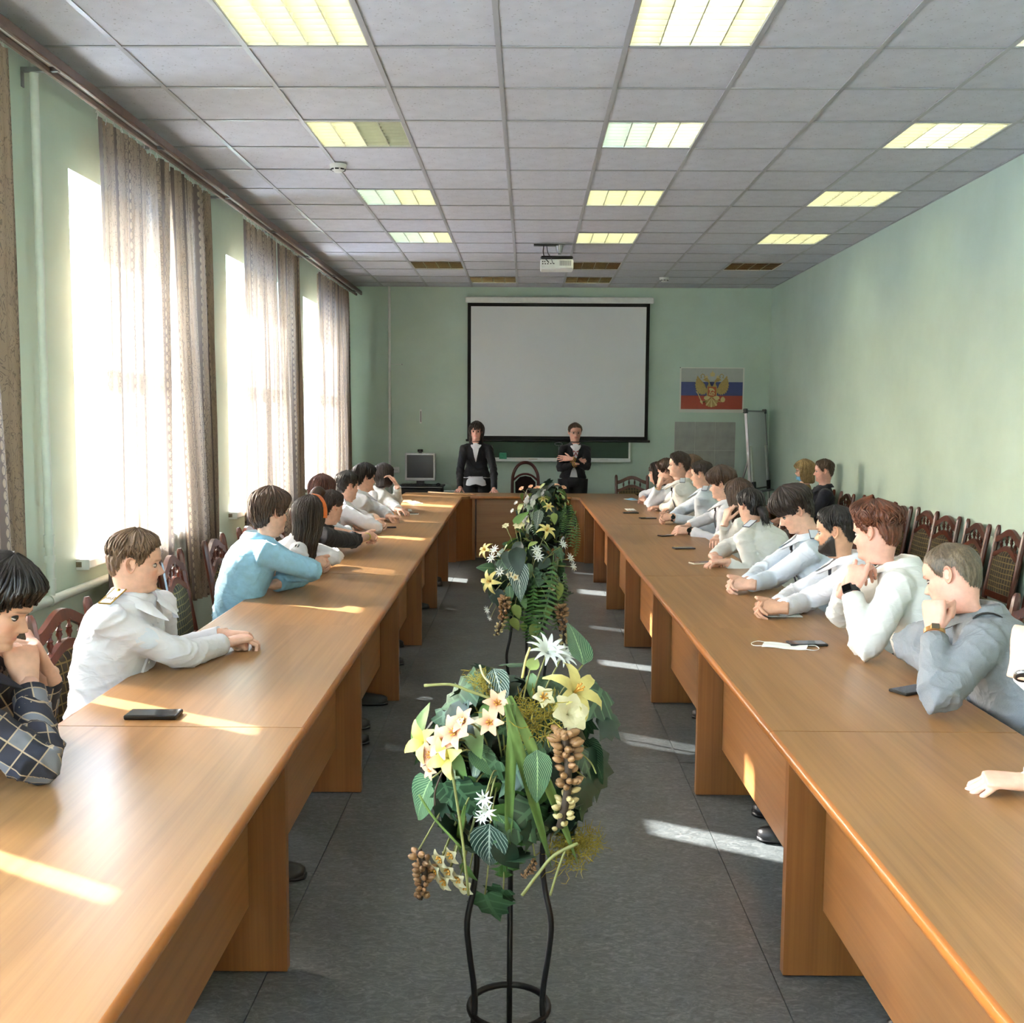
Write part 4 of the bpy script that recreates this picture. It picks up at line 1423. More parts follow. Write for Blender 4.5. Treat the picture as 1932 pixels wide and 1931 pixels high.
CLOTH['grey'] = mat_chambray()
CLOTH['plaid'] = mat_plaid()
M_EYEW, M_IRIS = plain('eye_white', (188, 180, 174), .25), plain('eye_iris_dark', (52, 44, 38), .12)
M_SHOE, M_SOLE = plain('black_shoe_leather', (16, 16, 18), .4, var=.2), plain('white_rubber_sole', (214, 214, 210), .6)
M_TIE = cloth_mat('dark_navy_tie', (22, 24, 44), .6)
M_GOLDM = plain('gold_metal', (206, 172, 86), .3, .8)
M_SILVM = plain('steel_bracelet', (190, 192, 194), .25, .9)


def mesh_np(name, co, faces, mats, mi=None, smooth=True):
    me = bpy.data.meshes.new(name)
    co = np.asarray(co, np.float32)
    me.vertices.add(len(co))
    me.vertices.foreach_set('co', co.ravel())
    lt = np.array([len(f) for f in faces], np.int32)
    li = np.array([i for f in faces for i in f], np.int32)
    me.loops.add(len(li))
    me.loops.foreach_set('vertex_index', li)
    me.polygons.add(len(lt))
    me.polygons.foreach_set('loop_start', np.concatenate([[0], np.cumsum(lt)[:-1]]).astype(np.int32))
    me.polygons.foreach_set('loop_total', lt)
    for m in (mats if isinstance(mats, (list, tuple)) else [mats]):
        me.materials.append(m)
    if mi is not None:
        me.polygons.foreach_set('material_index', np.asarray(mi, np.int32))
    if smooth:
        me.polygons.foreach_set('use_smooth', np.ones(len(lt), bool))
    me.update(calc_edges=True)
    me.validate()
    return me


def grid_faces(m, n, off=0, wrap=True):
    fs = []
    for i in range(m - 1):
        for k in range(n if wrap else n - 1):
            k2 = (k + 1) % n
            fs.append((off + i * n + k, off + i * n + k2, off + (i + 1) * n + k2, off + (i + 1) * n + k))
    return fs


# hair styles: hairline control (angle from the front -> lowest t), thicknesses, clump settings
HL_M = ([0, 30, 48, 60, 70, 84, 90, 108, 118, 140, 180], [.80, .80, .76, .70, .54, .46, .60, .60, .44, .26, .22])
HL_F = ([0, 30, 50, 62, 75, 90, 110, 120, 140, 180], [.80, .79, .74, .66, .52, .52, .54, .40, .22, .18])
STYLE = {
    'short': dict(hl=HL_M, top=.024, side=.007, back=.008, n=300, L=.22, over=.0),
    'neat': dict(hl=HL_M, top=.016, side=.0035, back=.004, n=300, L=.20, over=.0),
    'buzz': dict(hl=HL_M, top=.008, side=.004, back=.004, n=0, L=.1, over=0),
    'thick': dict(hl=([0, 30, 50, 62, 72, 86, 92, 108, 118, 140, 180], [.72, .72, .68, .62, .52, .46, .55, .55, .38, .20, .16]), top=.034, side=.020, back=.018, n=420, L=.34, over=.05),
    'bowl': dict(hl=([0, 35, 55, 66, 74, 84, 92, 108, 118, 140, 180], [.60, .60, .58, .60, .52, .50, .60, .60, .44, .24, .20]), top=.032, side=.006, back=.008, n=420, L=.40, over=.04, shelf=.60),
    'quiff': dict(hl=HL_M, top=.032, side=.006, back=.007, n=460, L=.20, over=.02, curl=.35, frontlift=.016),
    'long': dict(hl=([0, 25, 45, 58, 66, 74, 180], [.80, .79, .70, .50, .05, -.9, -1.05]), top=.018, side=.020, back=.022, n=300, L=1.3, over=.04),
    'bob': dict(hl=([0, 40, 52, 60, 68, 76, 180], [.62, .62, .58, .30, .02, -.12, -.18]), top=.022, side=.026, back=.026, n=300, L=.8, over=.03),
    'bob_long': dict(hl=([0, 40, 52, 60, 68, 76, 180], [.70, .70, .62, .30, -.05, -.30, -.40]), top=.020, side=.022, back=.026, n=320, L=1.0, over=.03),
    'tied': dict(hl=HL_F, top=.012, side=.009, back=.010, n=220, L=.30, over=.0),
}


def build_hair(sty, rg, n, fem, dens=1.0):
    S = STYLE[sty]
    rs = np.random.default_rng(rg)

    def hl(al): return np.interp(al, S['hl'][0], S['hl'][1])

    def alpha(phi):
        return np.degrees(np.abs((phi - PI / 2 + PI) % (2 * PI) - PI))

    def surf(phi, t, extra=0.0):
        al = alpha(phi)
        tt = np.maximum(t, .22)
        p = head_surf(phi, tt, fem, False)
        nn = ell_normal(p)
        th = S['side'] + (S['top'] - S['side']) * sstep(.60, .86, t)
        th = th + (S['back'] - S['side']) * sstep(100, 150, al) * sstep(.8, .5, t)
        if 'shelf' in S:
            th = th + .014 * sstep(S['shelf'] - .03, S['shelf'] + .03, t)
        if 'frontlift' in S:
            th = th + S['frontlift'] * sstep(70, 20, al) * sstep(.70, .85, t)
        th = th * (.12 + .88 * sstep(-.01, .09, t - hl(al))) + extra
        p = p + nn * th[..., None]
        low = np.minimum(t - .22, 0)
        p[..., 2] += low * HH
        k = 1 + .16 * low * (1 if sty == 'long' else -.15)
        p[..., 0] *= k
        p[..., 1] *= k
        p[..., 1] -= np.where(low < 0, .012 * np.minimum(1, -low * 2), 0)
        return p
    tmin = min(S['hl'][1]) - .02
    m = (26 if n < 100 else 48) + int(max(0, -tmin) * 22)
    ts = np.concatenate([np.linspace(tmin, .80, m), np.linspace(.83, 1.0, 9)])
    ph = np.linspace(0, 2 * PI, n, endpoint=False)
    PH, TT = np.meshgrid(ph, ts)
    nz = .0022 * np.sin(PH * 23 + 3 * np.sin(TT * 9 + rg)) + .0018 * np.sin(PH * 41 + TT * 17 + rg) + .0015 * np.sin(PH * 9 + TT * 31)
    big = min(1.0, S['top'] / .02)
    co = surf(PH, TT, nz * big).reshape(-1, 3)
    al = alpha(ph)
    fs = []
    M = len(ts)
    jit = .010 * np.sin(ph * 31 + rg) + .008 * np.sin(ph * 53 + 2 * rg)
    for i in range(M - 1):
        tc = (ts[i] + ts[i + 1]) / 2
        keep = tc > hl(al) + jit
        for k in range(n):
            if keep[k]:
                k2 = (k + 1) % n
                fs.append((i * n + k, i * n + k2, (i + 1) * n + k2, (i + 1) * n + k))
    cos, faces = [co], list(fs)
    off = len(co)
    N = int(S['n'] * dens)
    for _ in range(N):
        a = rs.uniform(0, 2 * PI)
        h0 = float(hl(alpha(np.array([a])))[0])
        if sty in ('long', 'bob', 'bob_long'):
            t0 = rs.uniform(.55, .97)
        else:
            t0 = 1 - (1 - h0) * rs.uniform(.04, 1.0) ** .75
        L = S['L'] * rs.uniform(.7, 1.15)
        short_side = sty in ('short', 'neat', 'quiff')
        if short_side and t0 < .66:
            continue
        if short_side:
            L = min(L, max(.06, t0 - .60))
        K = 7 if L < .5 else 11
        ss = np.linspace(0, 1, K)
        tt = np.maximum(t0 - L * ss, h0 - S['over'] * rs.uniform(.2, 1.2))
        if sty in ('long', 'bob', 'bob_long'):
            tt = t0 + (max(h0, t0 - L) + rs.uniform(-.04, .04) - t0) * ss
        cu = S.get('curl', .10)
        aa = a + rs.normal(0, .10) * ss + cu * np.sin(ss * rs.uniform(2, 6) + rs.uniform(0, 6)) * .35
        lift = .0045 * np.sin(PI * np.minimum(1, ss * 1.1)) * rs.uniform(.2, 1.3) * big + .0012
        pts = surf(aa, tt, lift)
        d = np.linalg.norm(np.diff(pts, axis=0), axis=1)
        w0 = rs.uniform(.0035, .0065) * (1.5 if sty in ('long', 'bob', 'bob_long') else 1)
        rad = w0 * np.sin(PI * (.12 + .86 * ss)) ** .7
        if d.sum() < .006:
            continue
        v, f = tube_mesh([tuple(p) for p in pts], list(rad), 4, flat=.45, up=(0, 0, 1))
        cos.append(np.array([tuple(q) for q in v]))
        faces.extend([tuple(off + i for i in q) for q in f])
        off += len(v)
    return np.vstack(cos), faces


def build_ear(side):
    n = 14
    prof = [(0.0, .003), (.35, .002), (.60, .005), (.80, .0125), (.93, .0150), (1.0, .0120), (.95, .004), (.80, -.006)]
    vs = []
    for rho, xo in prof:
        for k in range(n):
            a = 2 * PI * k / n
            w = .0185 * (1 + .12 * math.sin(a)) * (1 - .15 * (math.sin(a) < -.5))
            y, z = rho * w * math.cos(a), rho * .0315 * math.sin(a)
            fade = .55 + .45 * (1 - max(0, math.cos(a)) * .8)
            vs.append((side * (xo * fade - .35 * y + .001), y - .25 * z * .3, z))
    fs = grid_faces(len(prof), n)
    if side > 0:
        fs = [f[::-1] for f in fs]
    return np.array(vs), fs


def arm_ik(S, W, hint, l1=.295, l2=.262, zmin=None):
    S, W, hint = Vector(S), Vector(W), Vector(hint)
    d = W - S
    L = d.length
    if L > (l1 + l2) * .985:
        k = L / ((l1 + l2) * .985)
        l1 *= k
        l2 *= k
    a = (l1 * l1 - l2 * l2 + L * L) / (2 * L)
    h = math.sqrt(max(l1 * l1 - a * a, 1e-6))
    n = d.normalized()
    v = hint - S
    v = v - n * v.dot(n)
    v = v.normalized() if v.length > 1e-5 else n.orthogonal()
    E = S + n * a + v * h
    def sunk(p):                                       # over a table top and lower than it
        x = p.x + TROT * p.y
        return p.z < zmin and (LO - .03 < x < LI or RI < x < RO + .03)
    if zmin is not None and sunk(E):                   # the elbow rests on the table instead of sinking through it
        for k in range(1, 37):
            for sg in (1, -1):
                q = Quaternion(n, R(5 * k * sg)) @ v
                if not sunk(S + n * a + q * h):
                    return S + n * a + q * h
    return E


PEOPLE = []


def person(name_label, hd, haz, hpitch=0, hroll=0, taz=90, fem=0.0, skin='fair', hair='brown', style='short', shirt='white', drop=.19, fwd=.05,
           pelvis=None, w=None, e=None, hp=('relaxed', 'relaxed'), hdir=(None, None), hup=(None, None), bw=1.0, near=True, group='people seated at the tables',
           sleeve='long', tie=False, epaulet=False, beard=False, collar=True, feet=None, standing=False, shoulder_up=0.0, headscale=1.0, vox=None, extras=None, twist=0.6, sag=0.0, lowshirt=0.0, eyes=True, stubble=False, trouser='trouser', roomy=1.0):
    """one person. w, e: wrist points and elbow hints, (right, left)."""
    hd = Vector(hd)
    e0 = Vector((pelvis[0], pelvis[1], 0))
    root = empty('person', e0)
    tag(root, name_label, 'person', group)
    inv = -np.array(e0)
    ta = R(taz)
    tf, tr = Vector((math.sin(ta), math.cos(ta), 0)), Vector((math.cos(ta), -math.sin(ta), 0))
    S = hd - tf * fwd + Vector((0, 0, -drop))
    pel = Vector(pelvis)
    paz = R(pelvis[3]) if len(pelvis) > 3 else ta
    pel = Vector(pelvis[:3])
    pr = Vector((math.cos(paz), -math.sin(paz), 0))
    fw = .92 if fem else 1.0
    # ---- torso rings
    up = (S - pel).normalized()
    back = -tf
    c1 = pel.lerp(S, .5) + back * (.035 + sag)
    path = catmull([pel, c1, S, S + up * .05 + tf * .005 + Vector((0, 0, .02))], 10)
    path = [Vector(q) for q in path]
    prof_s = [0, .12, .33, .58, .78, .90, 1.0, 1.10, 1.22, 1.5]
    prof_w = [.165, .168, .150, .160, .172, .172, .150, .105, .066, .058]
    prof_d = [.112, .122, .110, .116, .120, .108, .088, .074, .064, .058]
    if fem:
        prof_w = [.168, .165, .128, .138, .150, .152, .132, .090, .058, .050]
        prof_d = [.112, .116, .094, .112, .128, .104, .080, .066, .056, .050]

    def torso(sc_w, sc_d, nseg):
        rings, info = [], []
        for i, c in enumerate(path):
            if i <= 20:
                s = i / 20
            else:
                s = 1 + (i - 20) / 10 * .28
            wd, dp = np.interp(s, prof_s, prof_w) * bw * fw / (.92 if fem else 1), np.interp(s, prof_s, prof_d) * (1 + (bw - 1) * .8)
            t_ = (path[min(i + 1, len(path) - 1)] - path[max(i - 1, 0)]).normalized()
            r_ = pr.lerp(tr, min(1, s * 1.2)).normalized()
            r_ = (r_ - t_ * r_.dot(t_)).normalized()
            f_ = t_.cross(r_)
            ring = []
            for k in range(nseg):
                a = 2 * PI * k / nseg
                ca, sa = math.cos(a), math.sin(a)
                ring.append(c + r_ * (wd * sc_w * math.copysign(abs(ca) ** .85, ca)) + f_ * (dp * sc_d * math.copysign(abs(sa) ** .9, sa)))
            rings.append(ring)
            info.append((c, r_, f_, wd * sc_w, dp * sc_d))
        return rings, info
    rings, info = torso(1.0 * roomy, 1.0 * roomy, 24)
    sj = []
    for sgn in (1, -1):
        sj.append(S + tr * (sgn * .158 * bw * fw) + Vector((0, 0, -.012 + shoulder_up)) + tf * .012)
    # ---- arms
    arms = []
    for q in range(2):
        W = Vector(w[q])
        E = arm_ik(sj[q], W, e[q], .295 * (0.94 if fem else 1), .258 * (0.94 if fem else 1), .792 if group == 'people seated at the tables' else None)
        arms.append((sj[q], E, W))
    # ---- shirt: torso and sleeves grown together
    vs, fs = [], []

    def add(v, f):
        b = len(vs)
        vs.extend([tuple(p) for p in v])
        fs.extend([tuple(b + i for i in qf) for qf in f])
    flat = [p for r_ in rings for p in r_]
    n = 24
    f = grid_faces(len(rings), n)
    f += [tuple(range(n - 1, -1, -1)), tuple(range((len(rings) - 1) * n, len(rings) * n))]
    add(flat, f)
    ar = .93 if fem else 1.0
    cuffs = []
    for (A, E, W) in arms:
        inn = A + (S - A) * .35
        p = [inn, A]
        for q in (.33, .66, .9):
            p.append(A.lerp(E, q))
        el = E - (E - A.lerp(W, .5)).normalized() * .012
        p.append(el)
        rad = [.058, .066, .058, .054, .052, .053]
        if sleeve == 'long':
            for q, r_ in ((.12, .050), (.4, .047), (.68, .042), (.86, .038)):
                p.append(E.lerp(W, q))
                rad.append(r_)
        elif sleeve == 'elbow':
            p.append(E.lerp(W, .18))
            rad.append(.050)
        v, f = tube_mesh([Vector(q_) for q_ in p], [r_ * ar * roomy * (1 + (bw - 1) * .5) for r_ in rad], 14)
        add(v, f)
    vx = vox or (.0085 if near else .013)
    co, nr, fc = remesh(vs, fs, vx, 5 if near else 3, .5)
    # folds: they wrap around the sleeves, thickest at elbow, cuff and armpit, and sag across the trunk
    rs = np.random.default_rng(len(PEOPLE) * 13 + 5)

    def ridge(ph, p=2.6):
        return (1 - np.abs(np.sin(ph))) ** p - .22
    u_lat, v_up = (co - np.array(S)) @ np.array(tr), (co - np.array(pel)) @ np.array(up)
    f_d = (co - np.array(S)) @ np.array(tf)
    ph = rs.uniform(0, 6, 12)
    tor = .0030 * ridge(26 * v_up + 9 * u_lat * np.sign(u_lat) + 1.6 * np.sin(17 * u_lat + 9 * f_d + ph[0]) + ph[1])
    tor += .0022 * ridge(30 * u_lat + 22 * v_up + 1.3 * np.sin(21 * v_up + ph[2]) + ph[3], 3)
    tor += .0022 * ridge(-26 * u_lat + 24 * v_up + 12 * f_d + 1.3 * np.sin(19 * u_lat + ph[4]) + ph[5], 3)
    tor *= .55 + 1.1 * np.exp(-((v_up - .10) / .10) ** 2)
    disp = tor
    for q, (A, E, W) in enumerate(arms):
        for seg, (p0, p1) in enumerate(((A, E), (E, W))):
            a_ = np.array(p0)
            d_ = np.array(p1 - p0)
            L = np.linalg.norm(d_)
            d_ = d_ / L
            s_ = (co - a_) @ d_
            rel = co - a_ - s_[:, None] * d_
            dist = np.linalg.norm(rel, axis=1)
            wgt = sstep(.10, .07, dist) * sstep(-.06, .02, s_) * sstep(L + .05, L - .02, s_)
            if seg == 0:
                wgt = wgt * sstep(.09, .14, np.abs(u_lat))
            r_, f_, u_ = frame_from(d_, (0, 0, 1))
            ang = np.arctan2(rel @ np.array(u_), rel @ np.array(r_))
            to_el = (L - s_) if seg == 0 else s_
            am = .0014 + .0050 * np.exp(-(to_el / .075) ** 2) + (.0022 * np.exp(-(s_ / .07) ** 2) if seg == 0 else .0016 * np.exp(-((L - s_) / .06) ** 2))
            fo = ridge(46 * s_ + 1.5 * np.sin(ang + ph[6 + q]) + .8 * np.sin(2 * ang + ph[8]) + ph[9 + q])
            fo += .7 * ridge(25 * s_ + 2.2 * np.sin(ang + ph[7 + q]) + ph[10], 3)
            disp = disp * (1 - wgt) + am * fo * wgt
    co = co + nr * (1.7 * disp)[:, None]
    if shirt == 'suit':
        pass
    sm = mesh_np('shirt', co + inv, fc, CLOTH[shirt])
    if shirt == 'plaid':
        uvw = np.zeros((len(co), 3), np.float32)
        best = np.full(len(co), 9.0)
        axis = np.array(up)
        uvw[:, 1] = (co - np.array(pel)) @ axis
        uvw[:, 0] = (co - np.array(pel)) @ np.array(tr)
        for (A, E, W) in arms:
            for (p0, p1, base) in ((A, E, 0.0), (E, W, (E - A).length)):
                a_, d_ = np.array(p0), np.array(p1 - p0)
                L = np.linalg.norm(d_)
                d_ = d_ / L
                s = np.clip((co - a_) @ d_, 0, L)
                dist = np.linalg.norm(co - a_ - s[:, None] * d_, axis=1)
                near_ = (dist < .068) & (dist < best) & (np.abs((co - np.array(S)) @ np.array(tr)) > .10)
                r_, f_, u_ = frame_from(d_, (0, 0, 1))
                rel = co - a_
                ang = np.arctan2(rel @ np.array(u_), rel @ np.array(r_))
                uvw[near_, 1] = (base + s)[near_]
                uvw[near_, 0] = (ang * .05)[near_]
                best = np.where(near_, dist, best)
        at = sm.attributes.new('uvw', 'FLOAT_VECTOR', 'POINT')
        at.data.foreach_set('vector', uvw.ravel())
    so = link('jacket' if shirt == 'suit' else 'shirt', sm, root)
    # ---- cuffs
    if sleeve == 'long':
        for (A, E, W) in arms:
            d = (W - E).normalized()
            a0, a1 = W - d * .092, W - d * .026
            v1, f1 = tube_mesh([a0, a0.lerp(a1, .5), a1, a1 - d * .002, a0.lerp(a1, .6)], [q_ * ar for q_ in (.0435, .043, .042, .0385, .038)], 18)
            mb = MB()
            mb.add([p - e0 for p in v1], f1[:-2])
            cf = mb.build('cuff', CLOTH[shirt], root, True)
            if shirt == 'plaid':
                at = cf.data.attributes.new('uvw', 'FLOAT_VECTOR', 'POINT')
                at.data.foreach_set('vector', [q_ for i in range(len(mb.v)) for q_ in ((i % 18) / 18 * .255, .02 + (i // 18) * .03, 0.0)])
    # ---- body: torso core, neck, head in one skin, then forearms and hands
    na = 64 if near else 44
    th = np.linspace(0, 2 * PI, na, endpoint=False)
    phi = th + .42 * np.cos(th)
    core, _ = torso(.80, .80, na)
    ha, hp_ = R(haz), R(hpitch)
    hf, hr = Vector((math.sin(ha), math.cos(ha), 0)), Vector((math.cos(ha), -math.sin(ha), 0))
    hu = Vector((0, 0, 1))
    hf2 = hf * math.cos(hp_) - hu * math.sin(hp_)
    hu2 = hu * math.cos(hp_) + hf * math.sin(hp_)
    rl = R(hroll)
    hr3 = hr * math.cos(rl) + hu2 * math.sin(rl)
    hu3 = hu2 * math.cos(rl) - hr * math.sin(rl)
    hs = headscale * (.90 if fem else .935)
    HM = np.array([hr3, hf2, hu3]) * hs                   # rows
    hd_np = np.array(hd)
    ts = np.concatenate([np.linspace(-.62, -.06, 9), np.linspace(-.03, .64, 42 if near else 27), np.linspace(.67, 1.0, 13 if near else 9)])
    PH, TT = np.meshgrid(phi, ts)
    loc = head_surf(PH, TT, fem)
    hw = hd_np + loc @ HM
    TMx = np.array([tr, tf, Vector((0, 0, 1))]) * hs
    nb = np.array(S + up * .03 + Vector((0, 0, .03)) + tf * .012)
    neck_loc = loc.copy()
    neck_loc[..., 2] = (TT + .45) * HH * 1.0
    tw = nb + neck_loc @ TMx
    wgt = sstep(-.55, .0, TT)[..., None]
    hw = hw * wgt + tw * (1 - wgt)
    tc = np.array([[tuple(p) for p in r_] for r_ in core[:21]])
    rowshift = np.concatenate([tc, hw], 0)
    M = rowshift.shape[0]
    body = [rowshift.reshape(-1, 3)]
    bf = grid_faces(M, na) + [tuple(range(na - 1, -1, -1)), tuple(range((M - 1) * na, M * na))]
    tint = [np.ones((21 * na, 3)) * .98]
    # face colours
    x, y, t_ = loc[..., 0], loc[..., 1], TT
    tn = np.ones(loc.shape)
    front = y > .04
    lip = front * np.exp(-(x / .021) ** 4) * np.exp(-((t_ - .232) / .036) ** 4)
    tn *= 1 - lip[..., None] * np.array([.10, .42, .36]) * (1.15 if fem else .8)
    br = front * sstep(.006, .012, np.abs(x)) * sstep(.055, .045, np.abs(x)) * np.exp(-((t_ - .567 - .01 * sstep(.0, .03, np.abs(x))) / .014) ** 4)
    hc = np.array(HCOL[hair])
    tn = tn * (1 - br[..., None]) + hc * br[..., None] * 1.1
    ck = front * np.exp(-((np.abs(x) - .045) / .02) ** 2 - ((t_ - .36) / .08) ** 2)
    tn *= 1 - ck[..., None] * np.array([0, .12, .12])
    if beard or stubble:
        bm = sstep(.03, -.05, t_ - (.225 + .20 * sstep(.070, .008, y))) * sstep(-.12, .0, t_) * sstep(-.012, .008, y) * (1 - lip)
        mous = front * np.exp(-((t_ - .275) / .02) ** 4) * (np.abs(x) < .028)
        bm = np.clip(np.maximum(bm, mous * .9), 0, 1) * (1.0 if beard else .28)
        tn = tn * (1 - bm[..., None]) + (np.array([.14, .12, .12]) if beard else hc) * bm[..., None]
    S_ = STYLE[style]
    al = np.degrees(np.abs((PH - PI / 2 + PI) % (2 * PI) - PI))
    hlv = np.interp(al, *S_['hl'])
    sc_ = sstep(-.03, .05, t_ - hlv)
    tn = tn * (1 - sc_[..., None]) + hc * .9 * sc_[..., None]
    tint.append(tn.reshape(-1, 3))
    off = sum(len(b_) for b_ in body)
    for sd in (1, -1):
        v, f = build_ear(sd)
        pos = head_surf(np.array([0.0 if sd > 0 else PI]), np.array([.44]), fem)[0] + np.array([-sd * .003, -.010, .012])
        wv = hd_np + (v * (1.0 if not fem else .9) + pos) @ HM
        body.append(wv)
        bf += [tuple(off + i for i in q) for q in f]
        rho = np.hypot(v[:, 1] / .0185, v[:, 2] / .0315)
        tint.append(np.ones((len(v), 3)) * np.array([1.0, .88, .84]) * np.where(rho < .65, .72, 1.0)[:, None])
        off += len(v)
    for q, (A, E, W) in enumerate(arms):
        d = (W - E).normalized()
        rr = [.042, .041, .037, .031, .0265] if not fem else [.036, .036, .032, .027, .023]
        k0 = .35 if sleeve == 'long' else .02
        pts = [E.lerp(W, k0 + (1.02 - k0) * k) for k in (0, .2, .5, .8, 1)]
        if sleeve == 'long':
            rr = [.030, .033, .032, .029, .0265] if not fem else [.026, .029, .028, .025, .023]
        v, f = tube_mesh(pts, rr, 14)
        body.append(np.array([tuple(p) for p in v]))
        bf += [tuple(off + i for i in g_) for g_ in f]
        tint.append(np.ones((len(v), 3)))
        off += len(v)
        hdv = Vector(hdir[q]) if hdir[q] is not None else d
        huv = Vector(hup[q]) if hup[q] is not None else Vector((0, 0, 1))
        r_, f_, u_ = frame_from(hdv, huv)
        hv, hfc = hand(hp[q])
        hv = hv.copy()
        if q == 1:
            hv[:, 0] *= -1
            hfc = [g_[::-1] for g_ in hfc]
        ks = .93 if fem else 1.02
        wv = np.array(W) + (hv * ks) @ np.array([r_, f_, u_])
        body.append(wv)
        bf += [tuple(off + i for i in g_) for g_ in hfc]
        kn = np.exp(-((hv[:, 1] - .088) / .012) ** 2) * (hv[:, 2] > .004)
        tint.append(1 - (kn[:, None] * np.array([0, .10, .10])) - sstep(.12, .17, hv[:, 1])[:, None] * np.array([0, .07, .07]))
        off += len(hv)
    bco = np.vstack(body)
    bm_ = mesh_np('body', bco + inv, bf, SKIN[skin])
    at = bm_.attributes.new('tint', 'FLOAT_COLOR', 'POINT')
    tt_ = np.vstack(tint)
    at.data.foreach_set('color', np.concatenate([tt_, np.ones((len(tt_), 1))], 1).astype(np.float32).ravel())
    bo = link('body', bm_, root)
    # ---- eyes
    if eyes:
        for sd in (1, -1):
            mb = MB()
            prof = [(math.sin(a) * .0118, -math.cos(a) * .0118) for a in np.linspace(.02, PI - .02, 9)]
            mb.lathe(prof, 14)
            mi = []
            for f in mb.f:
                c = np.mean([mb.v[i] for i in f], axis=0)
                mi.append(1 if (c[1] > .0096 and abs(c[0]) < .0065 and c[2] < .0030 and c[2] > -.0046) else (2 if c[2] > .0030 - .004 * (hpitch > 15) or c[2] < -.0046 else 0))
            v = np.array(mb.v) + np.array([sd * .0308, .0695, -.0025])
            link('eye', mesh_np('eye', hd_np + v @ HM + inv, mb.f, [M_EYEW, M_IRIS, SKIN[skin]], mi), root)
    # ---- hair
    hv, hfc = build_hair(style, len(PEOPLE) + 3, 132 if near else 60, fem, 1.0 if near else .5)
    ho = link('hair', mesh_np('hair', hd_np + hv @ HM + inv, hfc, HAIRC[hair]), root)
    if beard:
        bts = np.linspace(-.06, .45, 24)
        bph = np.linspace(R(-12), R(192), 60)
        BP, BT = np.meshgrid(bph, bts)
        bl = head_surf(BP, BT, fem)
        top_ = .225 + .20 * sstep(.070, .008, bl[..., 1])
        mask = (BT < top_ + .012 * np.sin(BP * 29)) & (BT > -.05) & (bl[..., 1] > -.006) | ((np.abs(bl[..., 0]) < .030) & (BT > .25) & (BT < .295))
        mask &= ~((np.abs(bl[..., 0]) < .019) & (BT > .205) & (BT < .262))
        thk = .0065 * sstep(-.06, .03, BT) * (.10 + .9 * sstep(0.0, .10, top_ - BT)) * (.15 + .85 * sstep(-.006, .02, bl[..., 1]))
        thk = thk + (.0012 * np.sin(BP * 37 + BT * 60) + .0010 * np.sin(BP * 61 - BT * 43)) * sstep(0, .05, top_ - BT) + .0004
        bn = np.stack([bl[..., 0] / .07, bl[..., 1] / .09, -.25 * sstep(.1, -.05, BT)], -1)
        bn /= np.linalg.norm(bn, axis=-1, keepdims=True)
        bl = bl + bn * thk[..., None]
        ff = []
        for i in range(23):
            for k in range(59):
                if mask[i, k] and mask[i + 1, k] and mask[i, k + 1] and mask[i + 1, k + 1]:
                    ff.append((i * 60 + k, i * 60 + k + 1, (i + 1) * 60 + k + 1, (i + 1) * 60 + k))
        link('beard', mesh_np('beard', hd_np + bl.reshape(-1, 3) @ HM + inv, ff, HAIRC[hair]), root)
    # ---- collar
    if collar:
        n = 30
        vs_, f_ = [], []
        rows = [(0, .030, -.018), (.006, .038, .030), (.011, .041, .034), (.017, .038, .032), (.034, .012, -.004), (.036, .006, -.012), (.026, .006, -.012)]
        for i in range(n + 1):
            a = PI / 2 + R(14) + (2 * PI - R(28)) * i / n
            ca, sa = math.cos(a), math.sin(a)
            al_ = min(i, n - i) / n
            pt = max(0, 1 - al_ / .14)
            for j, (dr, z1, _) in enumerate(rows):
                cs_ = .62 if shirt == 'suit' else 1.0
                rr = (.0625 if not fem else .054) + cs_ * dr * (1.05 + .9 * pt * (j >= 4))
                z = z1 * cs_ + (.012 if sa < -.2 else 0) - pt * (.045 if j in (4, 5, 6) else .012 + .006 * j)
                if j == 0:
                    z = -.02
                vs_.append(Vector(nb) + Vector((0, 0, -.012 if fem else 0)) + tr * (rr * ca) + tf * (rr * sa * 1.05 + .004 + (.012 * pt if j >= 4 else 0)) + Vector((0, 0, z - .028 - .018 * max(0, sa))) - e0)
        k = len(rows)
        for i in range(n):
            for j in range(k - 1):
                f_.append((i * k + j, i * k + j + 1, (i + 1) * k + j + 1, (i + 1) * k + j))
        mb = MB()
        mb.add(vs_, f_)
        mb.build('collar', CLOTH['white' if shirt == 'suit' else shirt], root, 50)

    def chest(s, lat=0.0, out=.008):
        """point on the shirt front"""
        i = min(int(s * 20), 20)
        c, r_, f_, wd, dp = info[i]
        q = max(-.95, min(.95, lat / wd))
        return c + r_ * lat + f_ * (dp * (1 - abs(q) ** 2.2) ** .5 + out)
    P_ = dict(root=root, e0=e0, S=S, tr=tr, tf=tf, up=up, arms=arms, chest=chest, hd=hd, HM=HM, nb=Vector(nb), info=info, sj=sj, hd_np=hd_np)
